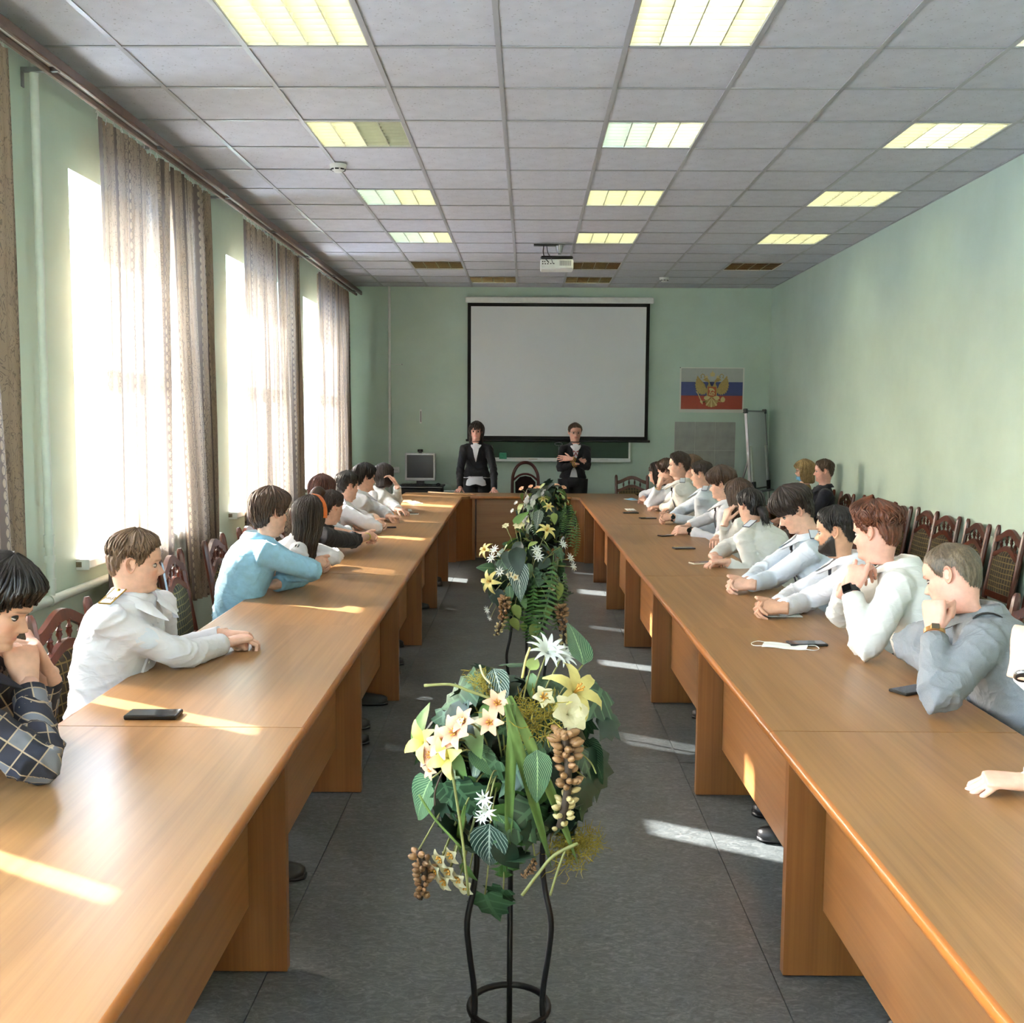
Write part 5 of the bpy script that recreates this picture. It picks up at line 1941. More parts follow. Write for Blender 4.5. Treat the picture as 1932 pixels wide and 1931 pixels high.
    if tie:
        mb = MB()
        ss = [1.0, .93, .86, .76, .64, .5]
        ww = [.014, .018, .022, .027, .032, .036]
        pts = [chest(s, 0, .014) for s in ss]
        vs_, f_ = [], []
        for p_, w_ in zip(pts, ww):
            vs_ += [p_ - tr * w_ - e0, p_ + tf * .007 - e0, p_ + tr * w_ - e0, p_ - tf * .004 - e0]
        f_ = grid_faces(len(pts), 4) + [(0, 1, 2, 3), (23, 22, 21, 20)]
        mb.add(vs_, f_)
        kb = chest(1.0, 0, .014) + Vector((0, 0, .018))
        mb.add([kb + tr * a_ + tf * b_ + Vector((0, 0, c_)) - e0 for a_, b_, c_ in ((-.018, 0, .014), (.018, 0, .014), (.018, .014, .012), (-.018, .014, .012), (-.011, 0, -.02), (.011, 0, -.02), (.011, .012, -.02), (-.011, .012, -.02))],
               [(0, 1, 2, 3), (7, 6, 5, 4), (0, 4, 5, 1), (1, 5, 6, 2), (2, 6, 7, 3), (3, 7, 4, 0)])
        mb.build('tie', M_TIE, root, 40)
    if epaulet:
        for sgn in (1, -1):
            a = S + tr * (sgn * .10 * bw * fw) + Vector((0, 0, .066 + shoulder_up)) + tf * .002
            d = (tr * sgn + Vector((0, 0, -.38))).normalized()
            r_, f_, u_ = frame_from(d, (0, 0, 1))
            Mx = Matrix((r_, f_, u_)).transposed().to_4x4()
            Mx.translation = a - e0
            mb = MB()
            mb.box(-.024, .024, -.045, .055, .0, .006, bev=.003, M=Mx)
            ep = mb.build('epaulette', CLOTH['cool'], root)
            mb = MB()
            for x0_, x1_, y0_, y1_ in ((-.0245, -.0215, -.045, .055), (.0215, .0245, -.045, .055), (-.024, .024, .052, .0552)):
                mb.box(x0_, x1_, y0_, y1_, .003, .0072, M=Mx)
            mb.build('piping', M_GOLDM if epaulet == 'gold' else plain('grey_piping', (92, 96, 110), .7), ep)
            P_.setdefault('ep', []).append((ep, Mx))
    # ---- trousers, shoes
    lm_ = MB()
    for q, sgn in enumerate((1, -1)):
        if standing:
            hip = pel + pr * (sgn * .085)
            knee = Vector((hip.x, hip.y, .5)) + tf * .02
            ank = Vector((hip.x, hip.y, .09)) - tf * .02
            rad = [.105, .10, .09, .075, .065, .062, .06]
        else:
            pf = Vector((math.sin(paz), math.cos(paz), 0))
            hip = pel + pr * (sgn * .085) + Vector((0, 0, -.02))
            knee = pel + pf * .43 + pr * (sgn * .13) + Vector((0, 0, -.01))
            ank = Vector((knee.x, knee.y, .09)) + pf * .05
            if feet and feet[q] is not None:
                ank = Vector(feet[q])
            rad = [.095, .092, .085, .072, .066, .060, .056]
        pts = [hip, hip.lerp(knee, .33), hip.lerp(knee, .7), knee, knee.lerp(ank, .3), knee.lerp(ank, .7), ank]
        v, f = tube_mesh(pts, rad, 12)
        lm_.add([p - e0 for p in v], f)
        pf = Vector((math.sin(paz), math.cos(paz), 0))
        sv = [(-.09, .030, .03), (-.085, .036, .055), (-.04, .038, .085), (.0, .038, .08), (.05, .042, .06), (.11, .045, .048), (.155, .038, .040), (.175, .018, .03)]
        mb = MB()
        vs_, f_ = [], []
        prr = Vector((math.cos(paz), -math.sin(paz), 0))
        for (yy, hw_, hz) in sv:
            for k in range(10):
                a = 2 * PI * k / 10
                ca, sa = math.cos(a), math.sin(a)
                z = .012 + (hz * max(0, sa) if sa > 0 else sa * .006)
                vs_.append(Vector((ank.x, ank.y, ank.z - .09)) + pf * yy + prr * (hw_ * ca) + Vector((0, 0, z)) - e0)
        f_ = grid_faces(len(sv), 10) + [tuple(range(9, -1, -1)), tuple(range(70, 80))]
        mb.add(vs_, f_)
        sh = mb.build('shoe', M_SHOE, root, 60)
        mb = MB()
        vs_ = []
        for (yy, hw_, hz) in sv:
            for k in range(10):
                a = 2 * PI * k / 10
                ca, sa = math.cos(a), math.sin(a)
                vs_.append(Vector((ank.x, ank.y, ank.z - .09)) + pf * (yy * 1.02) + prr * (hw_ * 1.07 * ca) + Vector((0, 0, .011 + .011 * sa)) - e0)
        mb.add(vs_, f_)
        mb.build('sole', M_SOLE if feet and feet[q] is not None and len(feet) > 2 else M_SHOE, sh, 60)
    hips = [(pel + pr * ((.165 if not fem else .142) * bw * math.cos(2 * PI * k / 16)) * 1.0 + tf * (.118 * math.sin(2 * PI * k / 16)) + Vector((0, 0, z)) - e0) for z in (-.10, 0, .07) for k in range(16)]
    lm_.add(hips, grid_faces(3, 16) + [tuple(range(15, -1, -1)), tuple(range(32, 48))])
    lm_.build('trousers', CLOTH[trouser], root, True)
    if extras:
        extras(P_)
    PEOPLE.append(P_)
    return P_


def band(P_, arm, k, r, width, mat, name='watch', face=None, facedir=None, thick=.0035):
    """a strap around a forearm; k = position from elbow to wrist"""
    A, E, W = P_['arms'][arm]
    d = (W - E).normalized()
    c = E.lerp(W, k) - P_['e0']
    r_, f_, u_ = frame_from(d, facedir or (0, 0, 1))
    mb = MB()
    n = 22
    vs, fs = [], []
    for i in range(n):
        a = 2 * PI * i / n
        o = r_ * math.cos(a) + u_ * math.sin(a) * .92
        for (rr, dd) in ((r, -width / 2), (r + thick, -width / 2), (r + thick, width / 2), (r, width / 2)):
            vs.append(c + o * rr + f_ * dd)
    for i in range(n):
        j = (i + 1) % n
        for q in range(4):
            q2 = (q + 1) % 4
            fs.append((i * 4 + q, j * 4 + q, j * 4 + q2, i * 4 + q2))
    mb.add(vs, fs)
    st = mb.build(name, mat, P_['root'], 40)
    if face:
        kind, size, m1, m2 = face
        Mx = Matrix((r_, f_, u_)).transposed().to_4x4()
        Mx.translation = c + u_ * (r * .92 + .001)
        mb = MB()
        if kind == 'round':
            mb.lathe([(size, 0), (size * 1.02, .006), (size * .9, .009)], 22, M=Mx)
        else:
            mb.box(-size, size, -size * .85, size * .85, 0, .010, bev=.004, M=Mx)
        mb.build('watch_case', m1, st, 40)
        mb = MB()
        if kind == 'round':
            mb.lathe([(size * .82, .009), (size * .80, .0102)], 22, M=Mx)
        else:
            mb.box(-size * .8, size * .8, -size * .66, size * .66, .0095, .0108, M=Mx)
        dial = mb.build('watch_dial', m2, st, 40)
    return st
# ------------------------------------------------------------------ the people in the hall
CG = 'chairs at the tables'


def clasp(px, py, z, az, sep=.040, back=.085, spread=.30):
    """wrists, hand directions and hand backs of two hands folded together at one spot"""
    c, a = PZ(px, py, z), R(az)
    f, r = Vector((math.sin(a), math.cos(a), 0)), Vector((math.cos(a), -math.sin(a), 0))
    return dict(w=(c - f * back + r * sep, c - f * back - r * sep), hp=('clasp', 'clasp'), hdir=(f - r * spread, f + r * spread), hup=(r * .8 + Vector((0, 0, .6)), -r * .8 + Vector((0, 0, .6))))


def TB(px, py, z=.79):
    return PZ(px, py, z)


def head_patch(P_, phis, ts, scale, name, mat, thick=.002, parent=None):
    PH, TT = np.meshgrid(phis, ts)
    loc = head_surf(PH, TT, 0.0)
    out = []
    for k in (scale, scale + thick / .08):
        q = loc.copy()
        q[..., :2] *= k
        out.append((P_['hd_np'] + q @ P_['HM']).reshape(-1, 3))
    n, m = len(phis), len(ts)
    f1 = grid_faces(m, n, 0, False)
    f2 = [f[::-1] for f in grid_faces(m, n, m * n, False)]
    rim = []
    bd = [i for i in range(n)] + [i * n + n - 1 for i in range(1, m)] + [(m - 1) * n + i for i in range(n - 2, -1, -1)] + [i * n for i in range(m - 2, 0, -1)]
    for a, b in zip(bd, bd[1:] + bd[:1]):
        rim.append((b, a, a + m * n, b + m * n))
    return link(name, mesh_np(name, np.vstack(out) - np.array(P_['e0']), f1 + f2 + rim, mat), P_['root'])


def hloc(P_, x, y, z):
    return Vector(P_['hd_np'] + np.array([x, y, z]) @ P_['HM']) - P_['e0']


def glasses(P_, mat=M_BLACK):
    mb = MB()
    for s in (-1, 1):
        mb.tube([hloc(P_, s * .031 + .021 * math.cos(a), .092, -.004 + .017 * math.sin(a)) for a in np.linspace(0, 2 * PI, 17)[:-1]], .0013, 5, closed=True)
        mb.tube([hloc(P_, s * .052, .092, .002), hloc(P_, s * .074, .07, .004), hloc(P_, s * .080, -.005, .004)], .0013, 5)
    mb.tube([hloc(P_, -.01, .093, .0), hloc(P_, 0, .096, .003), hloc(P_, .01, .093, .0)], .0013, 5)
    mb.build('glasses', mat, P_['root'], True)


def ponytail(P_, mat, pts, r0, tie=None, n=26, seed=1):
    rs = random.Random(seed)
    mb = MB()
    base = [hloc(P_, *p) for p in pts]
    mb.tube(catmull(base, 5), [r0 * (.75 + .6 * math.sin(PI * (.15 + .75 * i / (5 * (len(pts) - 1)))) - .55 * (i / (5 * (len(pts) - 1))) ** 2) for i in range(5 * (len(pts) - 1) + 1)], 12)
    for _ in range(n):
        a = rs.uniform(0, 2 * PI)
        o = Vector((math.cos(a), math.sin(a), rs.uniform(-.4, .4))) * r0 * .8
        q = [b_ + o * min(1, .4 + .5 * i) + Vector((rs.uniform(-1, 1), rs.uniform(-1, 1), rs.uniform(-1.5, .3))) * (.006 * i) for i, b_ in enumerate(base)]
        c = catmull(q, 4)
        mb.tube(c, [.005 * math.sin(PI * (.2 + .78 * i / (len(c) - 1))) for i in range(len(c))], 4, flat=.5)
    mb.build('ponytail', mat, P_['root'], True)
    if tie:
        mb = MB()
        d = (base[1] - base[0]).normalized()
        mb.tube([base[0] + d * .01, base[0] + d * .03], r0 * .95, 12)
        mb.build('hair_tie', tie, P_['root'], True)


def buttons(P_, ss, mat=None, r=.006):
    for s in ss:
        p = P_['chest'](s, 0, .010) - P_['e0']
        r_, f_, u_ = frame_from(P_['up'], P_['tf'])
        Mx = Matrix((r_, f_, u_)).transposed().to_4x4()
        Mx.translation = p
        mb = MB(); mb.lathe([(r, -.004), (r, .002), (r * .7, .003)], 12, M=Mx); mb.build('button', mat or M_WHITE, P_['root'], 40)


def placket(P_, mat, s0=.35, s1=.98):
    mb = MB()
    pts = [P_['chest'](s0 + (s1 - s0) * i / 12, 0, .007) - P_['e0'] for i in range(13)]
    vs = []
    for p in pts:
        vs += [p - P_['tr'] * .017 - P_['tf'] * .006, p - P_['tr'] * .016 + P_['tf'] * .003, p + P_['tr'] * .016 + P_['tf'] * .003, p + P_['tr'] * .017 - P_['tf'] * .006]
    mb.add(vs, grid_faces(13, 4))
    mb.build('placket', mat, P_['root'], 30)


# ---- left row ------------------------------------------------------------
def ex_plaid(P_):
    pass


person('person in a navy plaid shirt with clasped hands at the left picture edge', P(-12, 1140, 2.55), 84, 24, 0, taz=80, hair='black', style='thick', shirt='plaid', drop=.185, fwd=.10,
       pelvis=(-1.56, 2.45, .53, 86), w=(PZ(52, 1292, .955), PZ(92, 1268, .95)), e=(PZ(25, 1440, .79), PZ(98, 1372, .79)), hp=('clasp', 'clasp'),
       hdir=((-.25, .30, .90), (-.25, -.30, .90)), hup=((.75, -.55, .3), (.75, .55, .3)), skin='fair', vox=.007, roomy=1.06)


def ex_cadet(P_):
    buttons(P_, (.92, .80, .68, .56), M_WHITE, .0055)
    placket(P_, CLOTH['white'])
    # chest pocket with flap, gold wing badge
    c = P_['chest']
    for lat in (-.075,):
        for nm, s0, s1, wd, out in (('chest_pocket', .50, .74, .052, .006), ('pocket_flap', .70, .78, .056, .011)):
            vs = []
            for i in range(5):
                s = s0 + (s1 - s0) * i / 4
                for j in range(5):
                    vs.append(c(s, lat - wd + 2 * wd * j / 4, out + .001 * (i % 2)) - P_['e0'])
            mb = MB(); mb.add(vs, grid_faces(5, 5, 0, False))
            vs2 = [v - P_['tf'] * .010 for v in vs]
            mb.add(vs2, [f[::-1] for f in grid_faces(5, 5, 0, False)])
            for a, b in ((0, 1), (1, 2), (2, 3), (3, 4), (20, 21), (21, 22), (22, 23), (23, 24), (0, 5), (5, 10), (10, 15), (15, 20), (4, 9), (9, 14), (14, 19), (19, 24)):
                mb.f.append((a, b, 25 + b, 25 + a)); mb.mi.append(0)
            mb.build(nm, CLOTH['white'], P_['root'], 40)
        p = c(.735, lat, .018) - P_['e0']
        mb = MB(); mb.lathe([(.006, 0), (.005, .003)], 10, M=Matrix.Translation(p) @ Matrix.Rotation(PI / 2, 4, 'X')); mb.build('button', M_WHITE, P_['root'])
    p = c(.84, -.065, .012) - P_['e0']
    mb = MB()
    out = [(-.032, -.014), (-.012, -.012), (0, -.006), (.010, -.004), (.034, .012), (.020, .010), (.026, .020), (.012, .012), (.008, .022), (0, .008), (-.010, .004), (-.020, -.004)]
    Mx = Matrix((P_['tr'], P_['up'], P_['tf'])).transposed().to_4x4(); Mx.translation = p
    mb.prism(out, .003, M=Mx @ Matrix.Diagonal((-1, 1, 1, 1)))
    mb.build('wing_badge', plain('pale_gold_embroidery', (214, 200, 118), .6), P_['root'])
    # lettering and stud on the epaulette towards the camera
    ep, Mx = P_['ep'][0]
    cu = bpy.data.curves.new('lettering', 'FONT')
    cu.body = 'РЖД'
    cu.size = .0195
    cu.align_x = 'CENTER'
    cu.extrude = .0004
    cu.materials.append(plain('gold_thread', (150, 124, 70), .6))
    tmp_ = bpy.data.objects.new('lettering_curve', cu)
    me_ = bpy.data.meshes.new_from_object(tmp_)
    bpy.data.objects.remove(tmp_)
    o = link('lettering', me_, ep)
    o.matrix_local = Mx @ Matrix.Translation((0, .028, .0072)) @ Matrix.Rotation(PI, 4, 'Z')
    mb = MB(); mb.lathe([(.007, .006), (.006, .009), (.002, .011)], 12, M=Mx @ Matrix.Translation((0, -.034, 0))); mb.build('stud', M_GOLDM, ep, 50)
    # round sleeve patch
    A, E, W = P_['arms'][0]
    d = (E - A).normalized()
    cpt = A.lerp(E, .45) - P_['e0']
    r_, f_, u_ = frame_from(d, Vector((.3, -1, .4)))
    vs = []
    for i in range(7):
        for j in range(7):
            x_, y_ = -1 + 2 * i / 6, -1 + 2 * j / 6
            sx_, sy_ = x_ * math.sqrt(1 - y_ * y_ / 2), y_ * math.sqrt(1 - x_ * x_ / 2)
            a = sx_ * .62
            vs.append(cpt + r_ * (.0605 * math.sin(a)) + u_ * (.0605 * math.cos(a) - .004) + f_ * (sy_ * .042))
    mb = MB(); mb.add(vs, grid_faces(7, 7, 0, False)); mb.build('sleeve_patch', CLOTH['cool'], P_['root'], True)


person('young cadet in white shirt with lettered epaulette, hands together on the window-side table', P(254, 1060, 3.62), 72, 6, -3, taz=102, hair='lightbrown', style='neat', shirt='white', drop=.175, fwd=.02,
       pelvis=(-1.45, 3.52, .53, 96), w=(PZ(424, 1214, .79), PZ(428, 1198, .80)), e=(PZ(278, 1262, .78), PZ(352, 1205, .79)), hp=('claw', 'fist'),
       hdir=((.75, .62, .12), (.85, -.1, -.05)), hup=((-.3, -.3, 1), (0, .5, .8)), epaulet='gold', extras=ex_cadet, vox=.007, bw=1.03)
chair(-1.44, 3.74, 95, 'wooden chair behind the white shirted cadet\'s back', CG)
chair(-1.55, 2.36, 88, 'wooden chair under the plaid shirted sitter', CG)
chair(-1.52, 4.72, 82, 'empty dark wooden chair between cadet and blue shirted sitter', CG)

person('boy in a light blue shirt with folded arms on the table, sunlit back', P(510, 968, 5.25), 42, 6, 4, taz=70, hair='brown', style='thick', shirt='blue', drop=.175, fwd=.07,
       pelvis=(-1.46, 5.18, .53, 82), w=(PZ(524, 1086, .82), PZ(516, 1104, .79)), e=(PZ(578, 1098, .78), PZ(596, 1066, .79)), hp=('relaxed', 'relaxed'),
       hdir=((-.5, .85, 0), (-.75, -.6, 0)), vox=.0075, bw=1.04, roomy=1.05)
chair(-1.55, 5.28, 86, 'wooden chair under the blue shirted sitter', CG)


def ex_headband(P_):
    a = np.linspace(R(-6), R(186), 26)
    vs = []
    for ph_ in a:                                   # over the crown from ear to ear
        for (dy, rr) in ((.016, .0), (.014, .006), (-.014, .006), (-.016, .0)):
            x, z = (.100 + rr) * math.cos(ph_), (.130 + rr) * math.sin(ph_)
            vs.append(hloc(P_, x, .034 + dy, z + .002))
    mb = MB(); mb.add(vs, grid_faces(26, 4)); mb.build('headband', cloth_mat('orange_satin', (214, 104, 28), .45), P_['root'], 50)
    A, E, W = P_['arms'][0]
    for dx in (-.008, .008):
        u = Vector((0, -.55, .85))
        pts = [A.lerp(E, k) + u * .062 + Vector((dx, 0, 0)) - P_['e0'] for k in (.05, .35, .7, .95)] + [E.lerp(W, k) + u * .055 + Vector((dx, 0, 0)) - P_['e0'] for k in (.2, .5, .85)]
        mb = MB(); mb.tube(catmull(pts, 3), .0035, 5); mb.build('sleeve_stripe', M_BLACK, P_['root'], True)


person('girl with an orange headband and long dark hair, hands clasped on the table', P(584, 972, 5.95), 30, 8, 0, taz=72, fem=1.0, hair='darkbrown', style='long', shirt='white', drop=.18, fwd=.08,
       pelvis=(-1.46, 5.95, .53, 86), **clasp(618, 1060, .81, 70), e=((-1.45, 5.6, .80), (-1.4, 6.3, .80)), extras=ex_headband, collar=False, vox=.0085)
chair(-1.55, 6.02, 88, 'wooden chair under the orange headband girl', CG)


def ex_black(P_):
    ponytail(P_, HAIRC['brown'], [(0, -.080, .090), (0, -.125, .108), (0, -.168, .06), (.0, -.175, -.03), (0, -.160, -.11)], .024, M_BLACK)
    band(P_, 0, .95, .0262, .008, plain('yellow_rubber_band', (206, 204, 70), .5), 'wristband')


person('girl in a black top with ponytail and yellow wristband leaning on the table', P(624, 956, 6.75), 40, 6, 0, taz=78, fem=1.0, hair='darkbrown', style='tied', shirt='black', drop=.17, fwd=.07,
       pelvis=(-1.47, 6.68, .53, 88), **clasp(704, 1010, .82, 42), e=(PZ(650, 1046, .79), PZ(650, 1000, .79)), sleeve='elbow',
       extras=ex_black, collar=False, vox=.0085, bw=1.05, roomy=1.1)
chair(-1.55, 6.74, 90, 'wooden chair under the girl in black', CG)

person('person with smooth red-brown hair mostly hidden behind the girl in black', P(607, 925, 7.55), 25, 0, 0, taz=85, fem=1.0, hair='auburn', style='bob', shirt='cool', drop=.2, fwd=.04,
       pelvis=(-1.54, 7.5, .53, 90), w=(PZ(655, 1000, .80), PZ(662, 990, .80)), e=(PZ(640, 1010, .79), PZ(645, 985, .79)), near=False, collar=False, eyes=False)
chair(-1.57, 7.5, 90, 'wooden chair under the red-brown haired person', CG)

person('boy with black swept hair and white shirt, hands together beside a dark phone', P(655, 918, 8.2), 48, 4, 0, taz=75, hair='black', style='short', shirt='white', drop=.18, fwd=.05,
       pelvis=(-1.50, 8.12, .53, 86), **clasp(722, 988, .80, 62), e=(PZ(690, 996, .79), PZ(705, 972, .79)), near=False, epaulet='dark')
chair(-1.55, 8.2, 88, 'wooden chair under the black haired boy by the dark phone', CG)

person('boy in glasses resting his cheek on his hand, window-side row', P(688, 902, 9.1), 58, 6, 6, taz=78, hair='black', style='thick', shirt='white', drop=.18, fwd=.05,
       pelvis=(-1.50, 9.02, .53, 86), w=(PZ(704, 930, .965), PZ(736, 975, .80)), e=(PZ(712, 968, .79), PZ(722, 958, .79)), hp=('cup', 'fist'), hdir=((-.35, .1, .9), (.75, -.6, 0)), hup=((1, .2, .2), (0, 0, 1)), near=False, extras=glasses)
chair(-1.55, 9.1, 90, 'wooden chair under the boy in glasses', CG)

person('girl with dark bobbed hair leaning her face on her hand at the window-side row end', P(724, 896, 10.3), 32, 4, 8, taz=75, fem=1.0, hair='darkbrown', style='bob', shirt='ivory', drop=.18, fwd=.06,
       pelvis=(-1.50, 10.2, .53, 84), w=(PZ(749, 917, .98), PZ(752, 962, .80)), e=(PZ(766, 952, .79), PZ(740, 950, .79)), hp=('cup', 'relaxed'), hdir=((-.5, .2, .85), (.7, -.6, 0)), hup=((.8, .3, .2), (0, 0, 1)), near=False)
chair(-1.53, 10.3, 88, 'wooden chair under the girl leaning on her hand', CG)

# ---- right row -----------------------------------------------------------
def ex_r0(P_):
    band(P_, 0, .985, .0295, .018, M_SILVM, 'wristwatch', ('round', .021, M_SILVM, M_BLACK), (-.75, -.62, .1))


person('person mostly outside the right picture edge, steel watch on a raised forearm', P(2075, 1040, 2.65), -60, 0, 0, taz=-80, hair='brown', style='short', shirt='ivory', drop=.18, fwd=.08,
       pelvis=(1.62, 2.5, .53, -86), w=(P(1926, 1256, 2.62), PZ(1942, 1476, .785)), e=(PZ(1912, 1440, .80), PZ(2080, 1440, .80)), hp=('fist', 'claw'),
       hdir=((.20, .12, .97), (-.95, .22, -.02)), hup=((-.8, -.5, .2), (.15, -.1, 1)), extras=ex_r0, vox=.007, roomy=1.05)
chair(1.68, 2.45, -90, 'wooden chair under the person cut by the right picture edge', CG)


def ex_grey(P_):
    buttons(P_, (.90, .76, .62, .48), M_WHITE, .006)
    placket(P_, CLOTH['grey'])
    band(P_, 1, .98, .0295, .016, plain('brass_watch', (186, 142, 92), .28, .85), 'wristwatch', ('box', .014, plain('brass_watch', (186, 142, 92), .28, .85), plain('olive_dial', (70, 62, 48), .2)), (-.3, -1, .1))
    mb = MB(); S_, tr_ = P_['S'], P_['tr']
    pts = [S_ + tr_ * -.085 + P_['tf'] * .085 + Vector((0, 0, -.05)), S_ + tr_ * -.09 + P_['tf'] * .03 + Vector((0, 0, .055)), S_ + tr_ * -.09 - P_['tf'] * .05 + Vector((0, 0, .05)), S_ + tr_ * -.085 - P_['tf'] * .115 + Vector((0, 0, -.06))]
    mb.tube([Vector(p) - P_['e0'] for p in catmull(pts, 5)], .012, 6, flat=.25, up=(0, 0, 1)); mb.build('bag_strap', M_BLACK, P_['root'], True)


person('young man with cropped hair and grey shirt leaning his cheek on his fist', P(1797, 1088, 3.42), -52, 20, -10, taz=-72, hair='cropped', style='buzz', shirt='grey', drop=.165, fwd=.10,
       pelvis=(1.60, 3.28, .53, -82), w=(PZ(1775, 1268, .79), P(1763, 1192, 3.26)), e=(PZ(1692, 1238, .79), PZ(1748, 1312, .79)), hp=('fist', 'fist'),
       hdir=((.6, .75, 0), (.05, .25, .95)), hup=((0, 0, 1), (-.75, -.6, .1)), extras=ex_grey, skin='pink', vox=.007, bw=1.06, roomy=1.06)
chair(1.70, 3.3, -88, 'wooden chair under the grey shirted man', CG)


def ex_red(P_):
    band(P_, 1, .985, .0295, .024, M_BLACK, 'wristwatch', ('box', .021, M_BLACK, M_BLACKG), (-.6, -.75, .1))


person('red haired young man in white shirt with black square watch, chin on clasped hands', P(1654, 1006, 4.12), -45, 8, -4, taz=-70, hair='red', style='quiff', shirt='ivory', drop=.17, fwd=.10,
       pelvis=(1.58, 4.02, .53, -82), w=(P(1592, 1112, 4.12), P(1606, 1114, 3.98)), e=(PZ(1580, 1176, .79), PZ(1614, 1226, .79)), hp=('clasp', 'clasp'),
       hdir=((.25, -.35, .9), (.30, .25, .9)), hup=((-.85, .3, .3), (-.7, -.6, .2)), extras=ex_red, skin='pink', vox=.007, bw=1.04, roomy=1.05)
chair(1.72, 4.06, -88, 'wooden chair under the red haired man', CG)

person('bearded young man with black hair, hands clasped far out on the table', P(1578, 1002, 4.82), -62, 6, 0, taz=-78, hair='black', style='neat', shirt='white', drop=.175, fwd=.08, beard=True, tie=True,
       pelvis=(1.58, 4.78, .53, -86), **clasp(1434, 1144, .80, -88), e=(PZ(1545, 1098, .80), PZ(1570, 1150, .79)), skin='tan', vox=.0075)
chair(1.72, 4.8, -90, 'wooden chair under the bearded man', CG)


def ex_bowl(P_):
    p = P_['chest'](.78, .06, .012) - P_['e0']
    mb = MB(); Mx = Matrix((P_['tr'], P_['up'], P_['tf'])).transposed().to_4x4(); Mx.translation = p
    mb.prism([(-.03, -.008), (0, -.012), (.03, .006), (.012, .01), (0, .004), (-.014, .006)], .003, M=Mx); mb.build('wing_badge', MAT['pale_gold_embroidery'], P_['root'])


person('boy with dark bowl-cut hair looking down, tie and white shirt', P(1500, 964, 5.5), -84, 30, 0, taz=-82, hair='darkbrown', style='bowl', shirt='cool', drop=.18, fwd=.09, tie=True, epaulet='dark',
       pelvis=(1.57, 5.5, .53, -88), **clasp(1380, 1101, .80, -88), e=(PZ(1455, 1066, .80), PZ(1490, 1098, .79)), extras=ex_bowl, vox=.0075)
chair(1.70, 5.52, -90, 'wooden chair under the bowl-cut boy', CG)


def ex_tail(P_):
    ponytail(P_, HAIRC['black'], [(0, -.098, -.025), (0, -.125, -.045), (0.01, -.135, -.085), (.02, -.150, -.13)], .024, M_BLACK, seed=4)


person('girl with low dark ponytail in white shirt seen from behind, hand beside a white phone', P(1416, 954, 6.5), -28, 6, 0, taz=-48, fem=1.0, hair='black', style='tied', shirt='ivory', drop=.17, fwd=.06, epaulet='dark',
       pelvis=(1.58, 6.42, .53, -70), w=(PZ(1346, 1050, .80), PZ(1368, 1060, .79)), e=(PZ(1340, 1040, .79), PZ(1408, 1058, .79)), hp=('relaxed', 'claw'), hdir=((.1, -.9, 0), (-.9, -.1, 0)), extras=ex_tail, vox=.008, bw=1.05, roomy=1.08)
chair(1.70, 6.45, -86, 'wooden chair under the low ponytail girl', CG)

person('girl with long loose brown hair leaning her head on her hand', P(1394, 934, 7.1), -40, 8, -4, taz=-70, fem=1.0, hair='brown', style='long', shirt='ivory', drop=.18, fwd=.06,
       pelvis=(1.57, 7.1, .53, -84), w=(PZ(1350, 1018, .80), P(1368, 985, 7.0)), e=(PZ(1360, 1006, .79), PZ(1362, 1028, .79)), hp=('relaxed', 'cup'), hdir=((-.2, -.9, 0), (.25, .2, .9)), hup=((0, 0, 1), (-.8, -.4, .2)), near=False, collar=False)
chair(1.70, 7.15, -90, 'wooden chair under the long brown haired girl', CG)


def ex_w(P_):
    band(P_, 1, .985, .0295, .020, M_BLACK, 'wristwatch', ('round', .019, M_BLACK, M_BLACKG), (-.5, -.8, .3))


person('boy with bushy brown fringe and dark watch, crossed wrists on the table', P(1362, 914, 7.9), -64, 8, 0, taz=-78, hair='brown', style='bowl', shirt='white', drop=.18, fwd=.06, tie=True,
       pelvis=(1.57, 7.9, .53, -86), w=(PZ(1296, 994, .80), PZ(1302, 1002, .79)), e=(PZ(1336, 984, .80), PZ(1348, 1006, .79)), hp=('fist', 'relaxed'), hdir=((-.8, -.5, 0), (-.9, .3, 0)), hup=((0, .3, .9), (-.2, -.5, .8)), near=False, extras=ex_w)
chair(1.72, 7.92, -90, 'wooden chair under the bushy fringed boy', CG)

person('stocky boy with short dark hair and black round watch, forearms on the table', P(1324, 895, 8.9), -58, 5, 0, taz=-72, hair='darkbrown', style='neat', shirt='cool', drop=.18, fwd=.05, epaulet='dark',
       pelvis=(1.57, 8.85, .53, -84), **clasp(1249, 976, .81, -80), e=(PZ(1290, 958, .80), PZ(1305, 982, .79)), near=False, extras=ex_w, bw=1.12)
chair(1.74, 8.9, -90, 'wooden chair under the stocky short haired boy', CG)

person('brown haired person almost hidden behind the tall boy in a tie', P(1305, 884, 10.1), -60, 4, 0, taz=-85, hair='lightbrown', style='thick', shirt='white', drop=.19, fwd=.03,
       pelvis=(1.68, 10.05, .53, -90), w=(P(1275, 960, 10.0), P(1280, 962, 9.8)), e=(P(1290, 962, 10.1), P(1296, 962, 9.8)), near=False, eyes=False)
chair(1.76, 10.05, -90, 'wooden chair under the hidden brown haired person', CG)

person('tall boy with dark hair, long dark tie and white shirt in clear profile', P(1281, 878, 9.55), -78, 0, 0, taz=-80, hair='darkbrown', style='short', shirt='ivory', drop=.20, fwd=.04, tie=True, epaulet='dark',
       pelvis=(1.55, 9.5, .53, -86), w=(PZ(1246, 952, .80), PZ(1250, 958, .79)), e=(PZ(1262, 948, .80), PZ(1284, 968, .79)), hp=('relaxed', 'relaxed'), hdir=((-.8, -.4, 0), (-.9, .2, 0)), near=False)
chair(1.72, 9.5, -90, 'wooden chair under the tall boy in a tie', CG)


